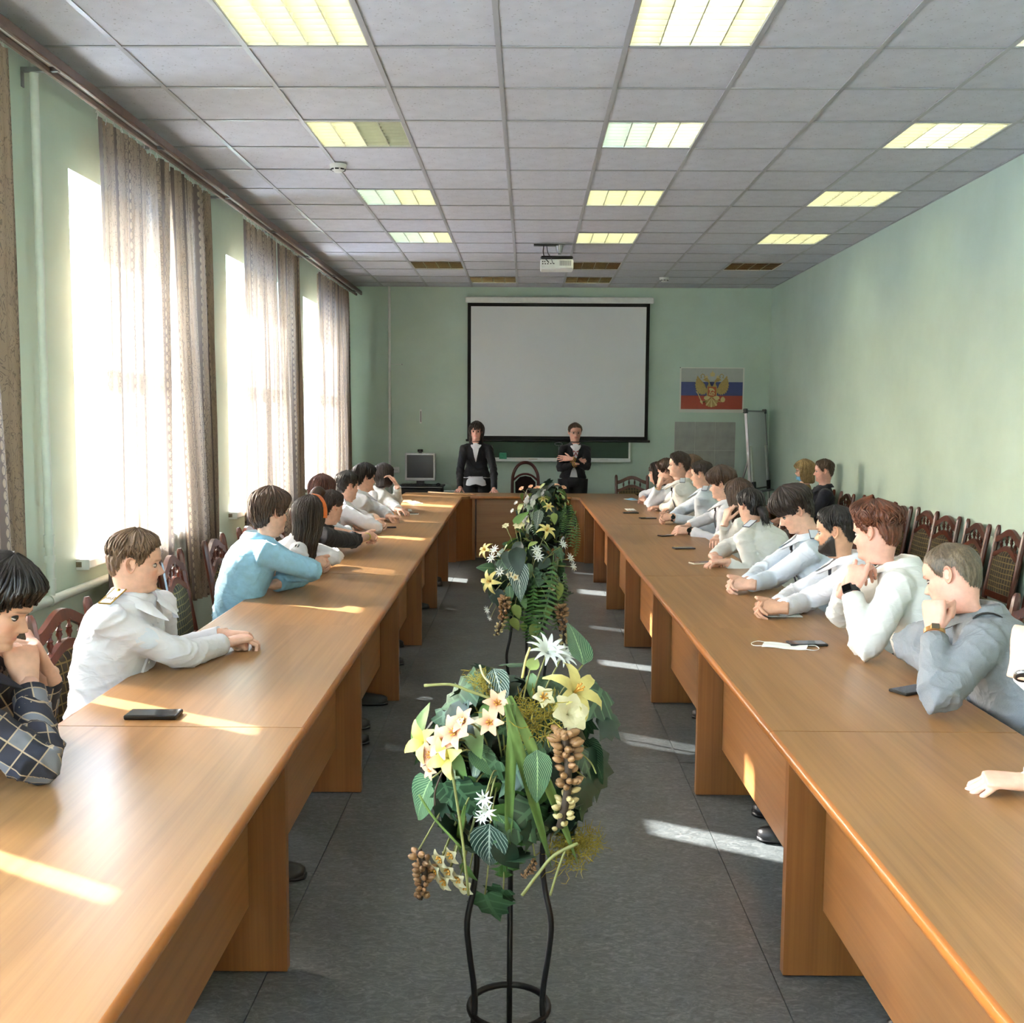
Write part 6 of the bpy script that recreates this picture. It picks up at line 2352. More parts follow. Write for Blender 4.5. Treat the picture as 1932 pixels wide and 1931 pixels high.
def ex_r11(P_):
    band(P_, 1, .99, .0295, .016, M_SILVM, 'wristwatch', ('round', .017, M_SILVM, M_BLACKG), (-.9, -.3, .1))
    band(P_, 1, .93, .0305, .008, MAT['yellow_rubber_band'], 'wristband')


person('boy with floppy brown hair pressing his fist to his cheek, wall-side row', P(1258, 890, 10.4), -62, 12, -8, taz=-75, hair='brown', style='thick', shirt='cool', drop=.18, fwd=.08,
       pelvis=(1.52, 10.45, .53, -84), w=(PZ(1234, 944, .80), P(1243, 918, 10.25)), e=(PZ(1240, 940, .79), PZ(1240, 956, .79)), hp=('relaxed', 'fist'), hdir=((-.3, -.9, 0), (.25, .2, .9)), hup=((0, 0, 1), (-.8, -.4, .2)), near=False, extras=ex_r11, tie=True)
chair(1.70, 10.6, -90, 'wooden chair under the boy with fist on cheek', CG)

person('girl with long dark hair in profile at the wall-side row end', P(1240, 892, 11.15), -82, 2, 0, taz=-85, fem=1.0, hair='darkbrown', style='long', shirt='white', drop=.19, fwd=.05,
       pelvis=(1.50, 11.2, .53, -88), w=(PZ(1214, 940, .80), PZ(1218, 945, .79)), e=(PZ(1232, 936, .79), PZ(1238, 946, .79)), hp=('relaxed', 'relaxed'), hdir=((-.3, -.9, 0), (-.2, .9, 0)), near=False, collar=False)
chair(1.68, 11.25, -90, 'wooden chair under the far long haired girl', CG)

# ---- by the wall ---------------------------------------------------------
def ex_mask(P_):
    glasses(P_)
    a = np.linspace(R(30), R(150), 15)
    head_patch(P_, a, np.linspace(-.04, .20, 8), 1.06, 'face_mask', plain('blue_mask_fabric', (112, 168, 208), .8))


def wallperson(lab, hd_, haz, skin, hair_, style, shirt, fem, y, extras=None, stub=False):
    x = 2.80
    person(lab, hd_, haz, 2, 0, taz=-88, fem=fem, hair=hair_, style=style, shirt=shirt, drop=.205, fwd=.0, pelvis=(x - .04, y, .53, -88), skin=skin,
           w=((x - .30, y + .14, .66), (x - .30, y - .14, .66)), e=((x - .05, y + .30, .70), (x - .05, y - .30, .70)), near=False, extras=extras, collar=(fem == 0), group='people seated by the wall', stubble=stub)
    chair(x + .06, y, -90, 'wooden wall chair under the ' + ('woman in mustard' if fem else 'man in dark navy'), WG)


wallperson('blond woman in mustard top with blue mask under her chin, seated by the wall', P(1518, 888, 10.85), -76, 'fair', 'blond', 'bob', 'mustard', 1.0, 10.9, ex_mask)
wallperson('man in a dark navy shirt seated by the green wall', P(1555, 889, 10.2), -72, 'pink', 'brown', 'neat', 'navy', 0.0, 10.25, None, True)

# ---- standing women --------------------------------------------------------
def jacket_front(P_, low=True):
    """white blouse wedge between the lapels, lapels, and blouse hem"""
    c, e0 = P_['chest'], P_['e0']
    mb = MB()
    vs = []
    rows = [(1.0, .040), (.90, .030), (.80, .020), (.70, .010), (.62, .004)]
    for k in (-1, 0, 1):
        vs.append(P_['nb'] + P_['tf'] * (.062 - .012 * abs(k)) + P_['tr'] * (k * .034) + Vector((0, 0, -.018)) - e0)
    for s, w_ in rows:
        for k in (-1, 0, 1):
            vs.append(c(s, k * w_, .016) - e0)
    mb.add(vs, grid_faces(6, 3, 0, False)); mb.add([v - P_['tf'] * .02 for v in vs], [f[::-1] for f in grid_faces(6, 3, 0, False)])
    mb.build('blouse_front', CLOTH['white'], P_['root'], True)
    for sg in (-1, 1):
        mb = MB()
        vs = []
        for s, a, b in ((1.02, .040, .062), (.92, .034, .078), (.84, .027, .080), (.74, .014, .048), (.62, .002, .012)):
            for j, (lat, out) in enumerate(((a, .018), ((a + b) / 2, .021), (b, .016), (b, .008))):
                vs.append(c(s, sg * lat, out) - e0)
        mb.add(vs, grid_faces(5, 4, 0, False)); mb.build('lapel', CLOTH['suit'], P_['root'], 40)
    if low:
        mb = MB()
        vs = []
        for z, k in ((.06, .97), (.01, 1.04), (-.045, 1.07), (-.048, 1.03)):
            for i in range(28):
                a = 2 * PI * i / 28
                cc, r_, f_, wd, dp = P_['info'][0]
                vs.append(cc + P_['tr'] * (wd * k * math.cos(a)) + P_['tf'] * (dp * k * math.sin(a) * 1.06) + Vector((0, 0, z - .035 - (.012 * math.cos(a * 6)) * (z < .05))) - e0)
        mb.add(vs, grid_faces(4, 28)); mb.build('blouse_hem', CLOTH['white'], P_['root'], 50)


person('standing woman with dark shoulder-length hair, navy jacket and white blouse', P(899, 814, 13.02), 184, 0, 2, taz=182, fem=1.0, hair='darkbrown', style='bob_long', shirt='suit', drop=.185, fwd=.0, headscale=1.09,
       pelvis=(P(899, 900, 13.05).x, 13.08, .90, 182), w=(P(868, 923, 12.72), P(932, 925, 12.72)), e=(P(862, 885, 13.0), P(940, 885, 13.0)), hp=('flat', 'flat'), hdir=((-.2, -1, -.15), (.2, -1, -.15)), near=False,
       group='women standing at the end wall', standing=True, vox=.010, extras=jacket_front, bw=1.04, shoulder_up=-.015, skin='pink')


def ex_s2(P_):
    jacket_front(P_, False)
    glasses(P_, M_METAL)
    for arm in (0, 1):
        for k in (.80, .87, .93):
            band(P_, arm, k, .042, .007, M_GOLDM if k != .87 else plain('pink_gold_braid', (206, 150, 120), .5), 'gold_braid', thick=.004)
    c = P_['chest']
    p = c(.97, 0, .03) - P_['e0']
    mb = MB()
    for sg in (-1, 1):
        mb.add([p, p + P_['tr'] * (sg * .035) + Vector((0, 0, .016)), p + P_['tr'] * (sg * .035) + Vector((0, 0, -.014)), p + P_['tf'] * .008], [(0, 1, 3), (1, 2, 3), (2, 0, 3), (0, 2, 1)])
        mb.add([p, p + P_['tr'] * (sg * .012) + Vector((0, 0, -.06)), p + P_['tr'] * (sg * .030) + Vector((0, 0, -.055)), p + P_['tf'] * .006 + Vector((0, 0, -.03))], [(0, 1, 3), (1, 2, 3), (2, 0, 3), (0, 2, 1)])
    mb.build('bow_tie', plain('striped_bow_red_grey', (158, 96, 96), .6, var=.3, scale=90), P_['root'])
    mb = MB(); q = c(.30, 0, .012) - P_['e0']
    vs = []
    for s, w_ in ((.36, .012), (.28, .03), (.18, .040), (.06, .048)):
        for k in (-1, 0, 1):
            vs.append(c(s, k * w_, .010) - P_['e0'])
    mb.add(vs, grid_faces(4, 3, 0, False)); mb.add([v - P_['tf'] * .02 for v in vs], [f[::-1] for f in grid_faces(4, 3, 0, False)]); mb.build('blouse_hem', CLOTH['white'], P_['root'], True)


person('standing woman in glasses with folded arms and gold braid on navy cuffs', P(1085, 816, 13.02), 172, 4, 0, taz=176, fem=1.0, hair='brown', style='tied', shirt='suit', drop=.182, fwd=.0, headscale=1.09,
       pelvis=(P(1081, 900, 13.05).x, 13.08, .90, 178), w=(P(1089, 874, 12.80), P(1077, 866, 12.80)), e=(P(1046, 884, 12.92), P(1122, 882, 12.92)), hp=('relaxed', 'flat'), hdir=((.95, .25, .2), (-.95, .2, .05)), hup=((.1, -1, .3), (0, -1, .3)), near=False,
       group='women standing at the end wall', standing=True, vox=.010, extras=ex_s2, bw=1.0, shoulder_up=-.015, skin='pink')
bpy.data.scenes.remove(TMP)
# ------------------------------------------------------------------ flower stands
def leaf_mat(name, c1, c2, vein=None, vsc=1.0, rough=.45):
    t = NT(name)
    uv = t.n('UVMap')
    sx = t.n('SeparateXYZ')
    t.put(sx.inputs[0], uv.outputs[0])
    u, v = sx.outputs[0], sx.outputs[1]
    nz = t.noise(t.coord('Object'), 30, 3)
    oi = t.n('ObjectInfo')
    f = t.math('ADD', t.math('MULTIPLY', nz, .6), t.math('MULTIPLY', oi.outputs['Random'], .4))
    col = t.ramp(f, [(.2, s2l(c1)), (.8, s2l(c2))])
    if vein:
        au = t.math('ABSOLUTE', u)
        side = t.math('FRACT', t.math('MULTIPLY_ADD', t.math('SUBTRACT', v, t.math('MULTIPLY', au, .55)), 8.0 * vsc, 0.0))
        l1 = t.math('LESS_THAN', t.math('ABSOLUTE', t.math('SUBTRACT', side, .5)), .10)
        l2 = t.math('LESS_THAN', au, .05)
        ln = t.math('MAXIMUM', l1, l2)
        col = t.mix(t.math('MULTIPLY', ln, .8), col, s2l(vein))
    nd = t.bsdf(col, rough)
    nd.inputs['Subsurface Weight'].default_value = 0.0
    return t.m


LM = dict(ivy=leaf_mat('ivy_green', (28, 52, 34), (52, 84, 52), (74, 104, 74), .5), dark=leaf_mat('dark_leaf_green', (16, 36, 26), (32, 58, 40)), fresh=leaf_mat('fresh_leaf_green', (58, 92, 40), (92, 126, 62)),
          veined=leaf_mat('white_veined_leaf', (30, 58, 48), (44, 74, 60), (196, 206, 190), 1.0), blade=leaf_mat('blade_leaf_green', (74, 98, 44), (108, 130, 66)), mott=leaf_mat('mottled_pothos_leaf', (26, 62, 46), (62, 100, 70), (150, 176, 128), 1.6),
          pale=leaf_mat('pale_yellow_green', (120, 140, 66), (150, 164, 92)), fern=leaf_mat('fern_green', (48, 84, 36), (78, 118, 56)))
M_PETY = plain('pale_yellow_petal', (196, 182, 108), .55, var=.1, scale=40)
M_PETC = plain('cream_petal', (200, 190, 150), .55, var=.08, scale=40)
M_PETP = plain('peach_petal', (210, 156, 124), .55, var=.1, scale=40)
M_PETW = plain('white_petal', (206, 208, 198), .55, var=.04, scale=40)
M_BEAN = plain('tan_seed_pod', (140, 104, 68), .5, var=.25, scale=30)
M_BEANP = plain('cream_seed_bud', (176, 158, 108), .5, var=.15, scale=30)
M_STEMD = plain('dark_brown_stem', (58, 44, 30), .8, var=.2)
M_STEM = plain('pale_green_stem', (122, 122, 70), .7, var=.15)
M_MOSS = plain('yellow_moss', (136, 122, 40), .95, var=.35, scale=120, bump=.6)
M_YC = plain('orange_yellow_stamen', (206, 150, 60), .6)


def leaf_mesh(name, outline, mat, L, curl=.25, fold=.12, nv=9):
    """outline(v) -> half width (fraction of L); v runs from stalk to tip"""
    vs, fs, uv = [], [], []
    nu = 5
    for i in range(nv):
        v = i / (nv - 1)
        hw = outline(v) * L
        for j in range(nu):
            u = -1 + 2 * j / (nu - 1)
            z = -curl * L * v * v + fold * abs(u) * hw + .01 * L * math.sin(9 * v + 4 * u)
            vs.append((u * hw, v * L, z))
            uv.append((u, v))
    for i in range(nv - 1):
        for j in range(nu - 1):
            a = i * nu + j
            fs.append((a, a + 1, a + nu + 1, a + nu))
    me = bpy.data.meshes.new(name)
    me.from_pydata(vs, [], fs)
    l = me.uv_layers.new(name='UVMap')
    l.data.foreach_set('uv', [c for f in fs for vi in f for c in uv[vi]])
    me.materials.append(mat)
    me.polygons.foreach_set('use_smooth', [True] * len(fs))
    me.update()
    return me


def ivy_mesh(name, mat, L):
    pts = [(0, 0), (.18, -.10), (.42, -.02), (.36, .16), (.62, .34), (.36, .46), (.34, .66), (.14, .72), (0, 1.0), (-.14, .72), (-.34, .66), (-.36, .46), (-.62, .34), (-.36, .16), (-.42, -.02), (-.18, -.10)]
    vs = [(0, .30 * L, .03 * L)] + [(x * L, y * L, -.10 * L * (x * x * 2 + (y - .3) ** 2) - .02 * L * (i % 2)) for i, (x, y) in enumerate(pts)]
    fs = [(0, 1 + i, 1 + (i + 1) % 16) for i in range(16)]
    me = bpy.data.meshes.new(name)
    me.from_pydata(vs, [], fs)
    l = me.uv_layers.new(name='UVMap')
    l.data.foreach_set('uv', [c for f in fs for vi in f for c in (vs[vi][0] / L, vs[vi][1] / L)])
    me.materials.append(mat)
    me.polygons.foreach_set('use_smooth', [True] * len(fs))
    me.update()
    return me


def oval(w, p=.6): return lambda v: w * math.sin(PI * min(1, v ** p)) ** .8 if 0 < v < 1 else .004
def strap(w): return lambda v: w * (1 - v ** 3) * min(1, .5 + v * 2) + .001


LEAF = dict(ivy=[ivy_mesh('ivy_leaf', LM['ivy'], l) for l in (.075, .095, .11)], ivyd=[ivy_mesh('ivy_leaf', LM['dark'], l) for l in (.08, .10)],
            broad=[leaf_mesh('broad_leaf', oval(.30), LM['dark'], l) for l in (.11, .14)], fresh=[leaf_mesh('leaf', oval(.27), LM['fresh'], l) for l in (.08, .11)],
            veined=[leaf_mesh('veined_leaf', oval(.26), LM['veined'], l, .2) for l in (.13, .17)], mott=[leaf_mesh('mottled_leaf', oval(.28), LM['mott'], l) for l in (.10, .13)],
            blade=[leaf_mesh('blade_leaf', strap(.028), LM['blade'], l, .35, .3, 13) for l in (.26, .34)], pale=[leaf_mesh('pale_leaf', oval(.30), LM['pale'], l) for l in (.07, .09)])


def fern_mesh(L):
    mb = MB()
    n = 17
    pts = [(0, L * i / n, -.28 * L * (i / n) ** 2) for i in range(n + 1)]
    mb.tube(pts, .0016, 4)
    for i in range(2, n + 1):
        for s in (-1, 1):
            w_ = L * .17 * math.sin(PI * (.12 + .86 * (1 - i / n) ** .8)) + .004
            x, y, z = pts[i]
            mb.add([(0, y - .006, z), (s * w_ * .5, y + .004, z + .004), (s * w_, y + .012, z - .006), (s * w_ * .5, y + .013, z + .003), (0, y + .006, z)], [(0, 1, 2, 3, 4)[::s]])
    return mb.mesh('fern_frond', LM['fern'])


FERN = [fern_mesh(.26), fern_mesh(.34)]


def petal_flower(name, n, L, w, opening, mat, core=None, curl=.35, layers=1):
    mb = MB()
    for ly in range(layers):
        for k in range(n):
            a = 2 * PI * (k + .5 * ly) / n
            M = Matrix.Rotation(a, 4, 'Z')
            vs, fs = [], []
            Ls = L * (1 - .22 * ly)
            op = opening - .25 * ly
            for i in range(7):
                v = i / 6
                hw = w * math.sin(PI * (.08 + .84 * v)) ** .7 * (1 - .6 * v ** 4)
                ang = op * v ** .8 + curl * v * v
                r, z = Ls * v * math.sin(ang) + .003, Ls * v * math.cos(ang * .9)
                for j in range(4):
                    u = -1 + 2 * j / 3
                    vs.append(M @ Vector((r - .12 * hw * (1 - abs(u)), u * hw, z + .15 * hw * abs(u))))
            for i in range(6):
                for j in range(3):
                    q = i * 4 + j
                    fs.append((q, q + 1, q + 5, q + 4))
            mb.add(vs, fs)
    if core:
        for k in range(5):
            a = 2 * PI * k / 5
            mb.tube([(0, 0, 0), (.004 * math.cos(a), .004 * math.sin(a), L * .35), (.009 * math.cos(a), .009 * math.sin(a), L * .55)], [.0015, .0012, .0028], 5, mi=1)
    return mb.mesh(name, [mat] + ([core] if core else []), True)


FLW = dict(lily=petal_flower('lily', 6, .085, .017, 1.15, M_PETY, M_YC, .55), freesia=petal_flower('freesia', 6, .048, .015, .75, M_PETP, M_YC, .4), rose=petal_flower('rose', 6, .042, .022, .95, M_PETC, None, .25, 4),
           small=petal_flower('small_blossom', 5, .026, .012, 1.1, M_PETC, M_YC, .2), white=petal_flower('white_daisy', 12, .05, .006, .95, M_PETW, None, .3), rosep=petal_flower('peach_rose', 6, .036, .02, .9, M_PETP, None, .25, 4),
           orchid=petal_flower('yellow_orchid', 4, .065, .020, .7, plain('orchid_yellow', (196, 184, 90), .5, var=.1, scale=30), None, .5), spray=petal_flower('white_spray', 9, .03, .004, 1.0, M_PETW, None, .2))


def pod_cluster(L, r, seed, mats):
    rs = random.Random(seed)
    mb = MB()
    pts = [(.012 * math.sin(3 * k / 8), 0, -L * k / 8) for k in range(9)]
    mb.tube(pts, .007, 6, mi=0)
    for k in range(int(L / .0021)):
        q = rs.random()
        a = k * 2.4
        rr = r * (.75 + .4 * rs.random()) * (1 - .35 * q)
        c = Vector((.012 * math.sin(3 * q) + rr * math.cos(a), rr * math.sin(a), -L * q))
        sz = .0085 * (1.05 - .45 * q)
        M = Matrix.Translation(c) @ Matrix.Rotation(a, 4, 'Z') @ Matrix.Rotation(R(70), 4, 'Y')
        mb.lathe([(.001, -sz * 1.3), (sz * .7, -sz * .7), (sz * .85, 0), (sz * .6, sz * .8), (.001, sz * 1.3)], 7, mi=1 if q < .6 else 2, M=M)
    return mb.mesh('seed_pod_cluster', mats, True)


PODS = [pod_cluster(.17, .020, 1, [M_STEMD, M_BEAN, M_BEANP]), pod_cluster(.10, .018, 2, [M_STEMD, M_BEAN, M_BEAN])]


def moss_mesh(seed, R0):
    rs = random.Random(seed)
    mb = MB()
    for k in range(170):
        p = [Vector((rs.gauss(0, 1), rs.gauss(0, 1), rs.gauss(0, .7))) * R0 * .5]
        d = Vector((rs.gauss(0, 1), rs.gauss(0, 1), rs.gauss(0, 1))).normalized()
        for q in range(3):
            d = (d + Vector((rs.gauss(0, 1), rs.gauss(0, 1), rs.gauss(0, 1))) * .8).normalized()
            p.append(p[-1] + d * R0 * .28)
        mb.tube(p, [.0012, .0011, .001, .0006], 3)
    return mb.mesh('moss_tuft', M_MOSS)


MOSS = [moss_mesh(1, .045), moss_mesh(2, .055)]


def orient(n, up=Vector((0, 0, 1)), roll=0.0, tilt=0.0):
    """leaf frame: y along the leaf, z along the outward normal n; the leaf hangs along -up by default"""
    n = Vector(n).normalized()
    d = -Vector(up)
    d = d - n * d.dot(n)
    d = d.normalized() if d.length > 1e-4 else n.orthogonal().normalized()
    x = d.cross(n)
    M = Matrix((x, d, n)).transposed()
    return M @ Matrix.Rotation(roll, 3, 'Z') @ Matrix.Rotation(tilt, 3, 'X')


def flower_stand(x, y, label):
    e = empty('flower_stand', (x, y, 0)); tag(e, label, 'plant stand', 'wrought iron flower stands')
    for k in range(3):
        a = R(90 + 120 * k)
        prof = [(.135, 0), (.120, .05), (.098, .17), (.098, .24), (.112, .34), (.118, .42), (.100, .50), (.092, .58), (.104, .68), (.112, .74), (.125, .80)]
        pts = catmull([(r * math.cos(a), r * math.sin(a), z) for r, z in prof], 4)
        b = MB(); b.tube(pts, .0075, 8); b.build('leg', M_IRON, e, True)
    for r, z, nm in ((.100, .17, 'lower_ring'), (.120, .78, 'basket_ring'), (.085, .66, 'basket_ring')):
        b = MB(); b.tube([(r * math.cos(a), r * math.sin(a), z) for a in [2 * PI * i / 32 for i in range(32)]], .0075, 8, closed=True, flat=1.2); b.build(nm, M_IRON, e, True)
    for k in range(3):
        a = R(30 + 120 * k)
        b = MB(); b.tube([(.12 * math.cos(a), .12 * math.sin(a), .78), (.085 * math.cos(a), .085 * math.sin(a), .66), (.03 * math.cos(a), .03 * math.sin(a), .62)], .005, 6); b.build('basket_rib', M_IRON, e, True)
    return e


def bouquet(x, y, label, seed, kinds, n_leaf, hero, fern=0, grow=1.0, lift=0.0):
    rs = random.Random(seed)
    c = Vector((0, 0, .80 + lift))
    e = empty('flower_arrangement', (x, y, 0)); tag(e, label, 'flowers', 'artificial flower arrangements on stands')
    b = MB(); b.lathe([(.02, .66), (.075, .68), (.105, .76), (.10, .84), (.06, .88), (.01, .89)], 16)
    b.build('moss_core', plain('dark_moss', (34, 40, 22), .95, var=.4, scale=70, bump=.6), e, True)
    rad = Vector((.215, .20, .25)) * grow
    for i in range(n_leaf):
        th_, ph_ = rs.uniform(0, 2 * PI), math.acos(rs.uniform(-.85, .98))
        n = Vector((math.sin(ph_) * math.cos(th_), math.sin(ph_) * math.sin(th_), math.cos(ph_)))
        k = rs.uniform(.55, 1.02)
        p = c + Vector((n.x * rad.x, n.y * rad.y, n.z * rad.z)) * k
        kd = rs.choice(kinds)
        me = rs.choice(LEAF[kd])
        nn = (n + Vector((rs.gauss(0, .35), rs.gauss(0, .35), rs.gauss(.1, .3)))).normalized()
        M = orient(nn, roll=rs.gauss(0, .7), tilt=rs.uniform(-.5, .25))
        o = link(me.name.split('.')[0], me, e)
        s = rs.uniform(.72, 1.1)
        M4 = (M * s).to_4x4(); M4.translation = p - M @ Vector((0, .03, 0))
        o.matrix_local = M4
    for i in range(fern):
        th_ = rs.uniform(0, 2 * PI)
        n = Vector((math.cos(th_), math.sin(th_), rs.uniform(-.1, .5))).normalized()
        M = orient(n, roll=rs.gauss(0, .4), tilt=-.3)
        o = link('fern_frond', rs.choice(FERN), e)
        M4 = M.to_4x4(); M4.translation = c + Vector((n.x * .14, n.y * .14, .04 + n.z * .12)); o.matrix_local = M4
    d = y
    for (nm, me, px, py, out, roll, tilt, sc) in hero:
        q = P(px, py, d)
        lx, lz = q.x - x, q.z
        r2 = 1 - (lx / .215) ** 2 - ((lz - .80) / .27) ** 2
        ly = -(.185 * math.sqrt(max(.0, r2)) + out) if r2 > 0 else -out - .01
        n = Vector((lx * .9, min(ly - .05, -.16), max(-.06, (lz - .80) * .7 + .05))).normalized()
        M = orient(n, roll=R(roll), tilt=R(tilt))
        if nm in FLWN:
            M = M @ Matrix.Rotation(0, 3, 'X')
        if nm in ('seed_pod_cluster', 'moss_tuft'):
            M = Matrix.Rotation(R(roll), 3, 'Y')
        o = link(nm, me, e)
        q = P(px, py, d + ly)
        M4 = (M * sc).to_4x4(); M4.translation = Vector((q.x - x, ly, q.z)); o.matrix_local = M4
        if nm != 'moss_tuft':
            a_ = c + Vector((lx * .25, ly * .3, -.02))
            b_ = Vector((q.x - x, ly + .004, q.z))
            m_ = (a_ + b_) / 2 + Vector((0, -.03, .05))
            sb = MB(); sb.tube(catmull([a_, m_, b_], 4), .0022, 5); sb.build('stem', M_STEM, e, True)
    return e


FLWN = {'lily', 'freesia', 'rose', 'small_blossom', 'white_daisy', 'peach_rose', 'yellow_orchid', 'white_spray'}


def H(kind, px, py, out=.0, roll=0, tilt=0, sc=1.0, i=0):
    if kind in FLW:
        nm = {'lily': 'lily', 'freesia': 'freesia', 'rose': 'rose', 'small': 'small_blossom', 'white': 'white_daisy', 'rosep': 'peach_rose', 'orchid': 'yellow_orchid', 'spray': 'white_spray'}[kind]
        return (nm, FLW[kind], px, py, out + .01, roll, tilt, sc)
    if kind == 'pod':
        return ('seed_pod_cluster', PODS[i], px, py, out + .02, roll, tilt, sc)
    if kind == 'moss':
        return ('moss_tuft', MOSS[i], px, py, out, roll, tilt, sc)
    if kind == 'fern':
        return ('fern_frond', FERN[i], px, py, out, roll, tilt, sc)
    me = LEAF[kind][i]
    return (me.name.split('.')[0], me, px, py, out, roll, tilt, sc)


hero1 = [H('lily', 1078, 1312, .03, 20, 0, .95), H('rose', 1068, 1350, .03, 0, 0, 1.15), H('small', 1024, 1318, .02), H('white', 1030, 1238, .0, 0, 0, 1.1), H('white', 1058, 1245, .0, 0, 0, .8),
         H('freesia', 940, 1330, .03, 0, 0, .72), H('freesia', 926, 1365, .035, 0, 0, .72), H('freesia', 878, 1362, .03, 0, 0, .72), H('freesia', 863, 1384, .03, 0, 0, .9), H('freesia', 842, 1402, .03, 0, 0, .9), H('freesia', 820, 1425, .03, 0, 0, .8), H('freesia', 818, 1452, .03, 0, 0, .55),
         H('orchid', 808, 1402, .03, 40, 0, .9), H('orchid', 850, 1430, .03, -60, 0, .8), H('pod', 1063, 1375, .05, 2, 0, 1.35, 0), H('pod', 790, 1605, .06, 0, 0, 1.2, 1), H('pod', 1010, 1625, .06, 40, 0, .5, 1),
         H('veined', 932, 1262, .03, 25, 0, .8, 0), H('veined', 925, 1555, .05, -8, -10, 1.35, 0), H('mott', 1013, 1415, .04, 0, 0, 1.2, 0), H('mott', 815, 1470, .04, -35, 0, 1.25, 1), H('mott', 1100, 1255, .02, 160, 10, 1.3, 0),
         H('blade', 960, 1315, .07, 28, -25, 1.35, 1), H('blade', 968, 1330, .07, -2, -25, 1.28, 1), H('blade', 955, 1330, .075, 18, -25, 1.3, 1), H('blade', 878, 1520, .05, -20, -10, 1.0, 0),
         H('fresh', 785, 1410, .0, 178, 10, 1.0, 1), H('moss', 1010, 1350, .0, 0, 0, 1.1, 1), H('moss', 1075, 1600, .04, 0, 0, 1.0, 1), H('moss', 1105, 1590, .03, 0, 0, .8, 0), H('moss', 915, 1290, .02, 30, 0, .7, 0),
         H('small', 835, 1618, .06), H('small', 850, 1640, .06), H('small', 868, 1655, .06), H('small', 825, 1640, .06), H('small', 855, 1610, .05), H('small', 880, 1668, .05), H('small', 842, 1660, .055), H('fresh', 872, 1628, .07, 20, 0, .8, 0),
         H('spray', 915, 1505, .05, 0, 0, .75), H('spray', 920, 1528, .05, 0, 0, .8), H('spray', 910, 1540, .05, 0, 0, .6), H('ivy', 1135, 1300, .0, -60, 0, 1.1, 2), H('ivyd', 1155, 1345, .0, -60, 0, 1.0, 1), H('ivyd', 1130, 1420, .0, -20, 0, 1.2, 1), H('ivyd', 1105, 1470, .0, -10, 0, 1.0, 1), H('ivy', 915, 1690, .05, 10, -10, 1.0, 2), H('ivy', 950, 1680, .05, -30, -10, .8, 1),
         H('fern', 950, 1620, .03, -5, -10, .45, 0), H('ivy', 870, 1300, .0, 120, 0, 1.0, 1), H('broad', 850, 1330, .0, 60, 0, .9, 0), H('pale', 1000, 1265, .02, 150, 0, .8, 0)]
hero2 = [H('lily', 1030, 1005, .02, 0, 0, .95), H('lily', 918, 1040, .03, 0, 0, .8), H('lily', 928, 1098, .05, 0, 0, 1.1), H('rose', 979, 996, .0, 0, 0, 1.0), H('rose', 955, 995, .0, 0, 0, .7), H('veined', 978, 1058, .05, 5, -5, 1.2, 1), H('broad', 975, 1032, .05, 10, 0, 1.1, 1), H('broad', 955, 1040, .04, 20, 0, .9, 0),
         H('mott', 962, 1105, .05, 0, 0, .9, 0), H('spray', 1012, 1040, .05, 0, 0, 1.4), H('spray', 1015, 1052, .05, 0, 0, 1.4), H('spray', 935, 1040, .04, 0, 0, 1.4), H('spray', 930, 1055, .04, 0, 0, 1.4), H('spray', 945, 1080, .04, 0, 0, 1.3), H('spray', 1060, 1030, .02, 0, 0, 1.4), H('spray', 1073, 1055, .02, 0, 0, 1.4), H('spray', 1078, 1070, .02, 0, 0, 1.3), H('spray', 922, 1150, .05, 0, 0, 1.2), H('spray', 926, 1165, .05, 0, 0, .9),
         H('fern', 1008, 1090, .04, 0, -20, 1.05, 1), H('fern', 1045, 1045, .04, -18, -10, 1.2, 1), H('fern', 1065, 1070, .02, -10, -10, .9, 1), H('pod', 952, 1125, .05, 12, 0, 1.2, 0), H('pod', 1055, 1140, .05, -5, 0, 1.35, 0), H('ivyd', 935, 1115, .05, 10, 0, .9, 1), H('ivyd', 950, 1118, .05, -20, 0, .9, 0),
         H('pale', 972, 1140, .04, 10, 0, 1.0, 1), H('pale', 968, 1165, .04, 10, 0, 1.0, 1), H('pale', 988, 1175, .04, 0, 0, .9, 0), H('pale', 1010, 1175, .04, 0, 0, 1.2, 1), H('pale', 1035, 1142, .03, 0, 0, 1.0, 1), H('pale', 1055, 1100, .03, 0, 0, 1.0, 1), H('pale', 1010, 1210, .04, 20, 0, .9, 1), H('small', 962, 1085, .05), H('small', 973, 1090, .05), H('small', 1040, 1110, .03), H('fresh', 970, 990, .0, 150, 20, 1.0, 1)]
hero3 = [H('rosep', 1015, 925, .0, 0, 0, 1.3), H('rosep', 985, 924, .0, 0, 0, .9), H('rosep', 1002, 920, .0, 0, 0, .8), H('rosep', 1050, 918, .0, 0, 0, .9), H('rosep', 1063, 922, .0, 0, 0, .9), H('broad', 1035, 928, .02, 170, 10, 1.2, 1), H('fern', 1012, 948, .04, 5, -10, .9, 0), H('veined', 1018, 962, .04, -5, 0, 1.2, 0), H('lily', 1025, 944, .03, 0, 0, .6), H('lily', 1035, 958, .03, 0, 0, .7),
         H('fern', 1075, 945, .02, -15, -10, 1.0, 1), H('fern', 1085, 970, .02, 0, -10, .9, 1), H('fern', 1065, 950, .02, -25, 0, .9, 0), H('pale', 1045, 968, .03, 0, 0, 1.0, 1), H('pale', 985, 950, .02, 0, 0, 1.0, 1), H('spray', 968, 965, .03, 0, 0, 1.0), H('spray', 975, 950, .03, 0, 0, 1.0)]
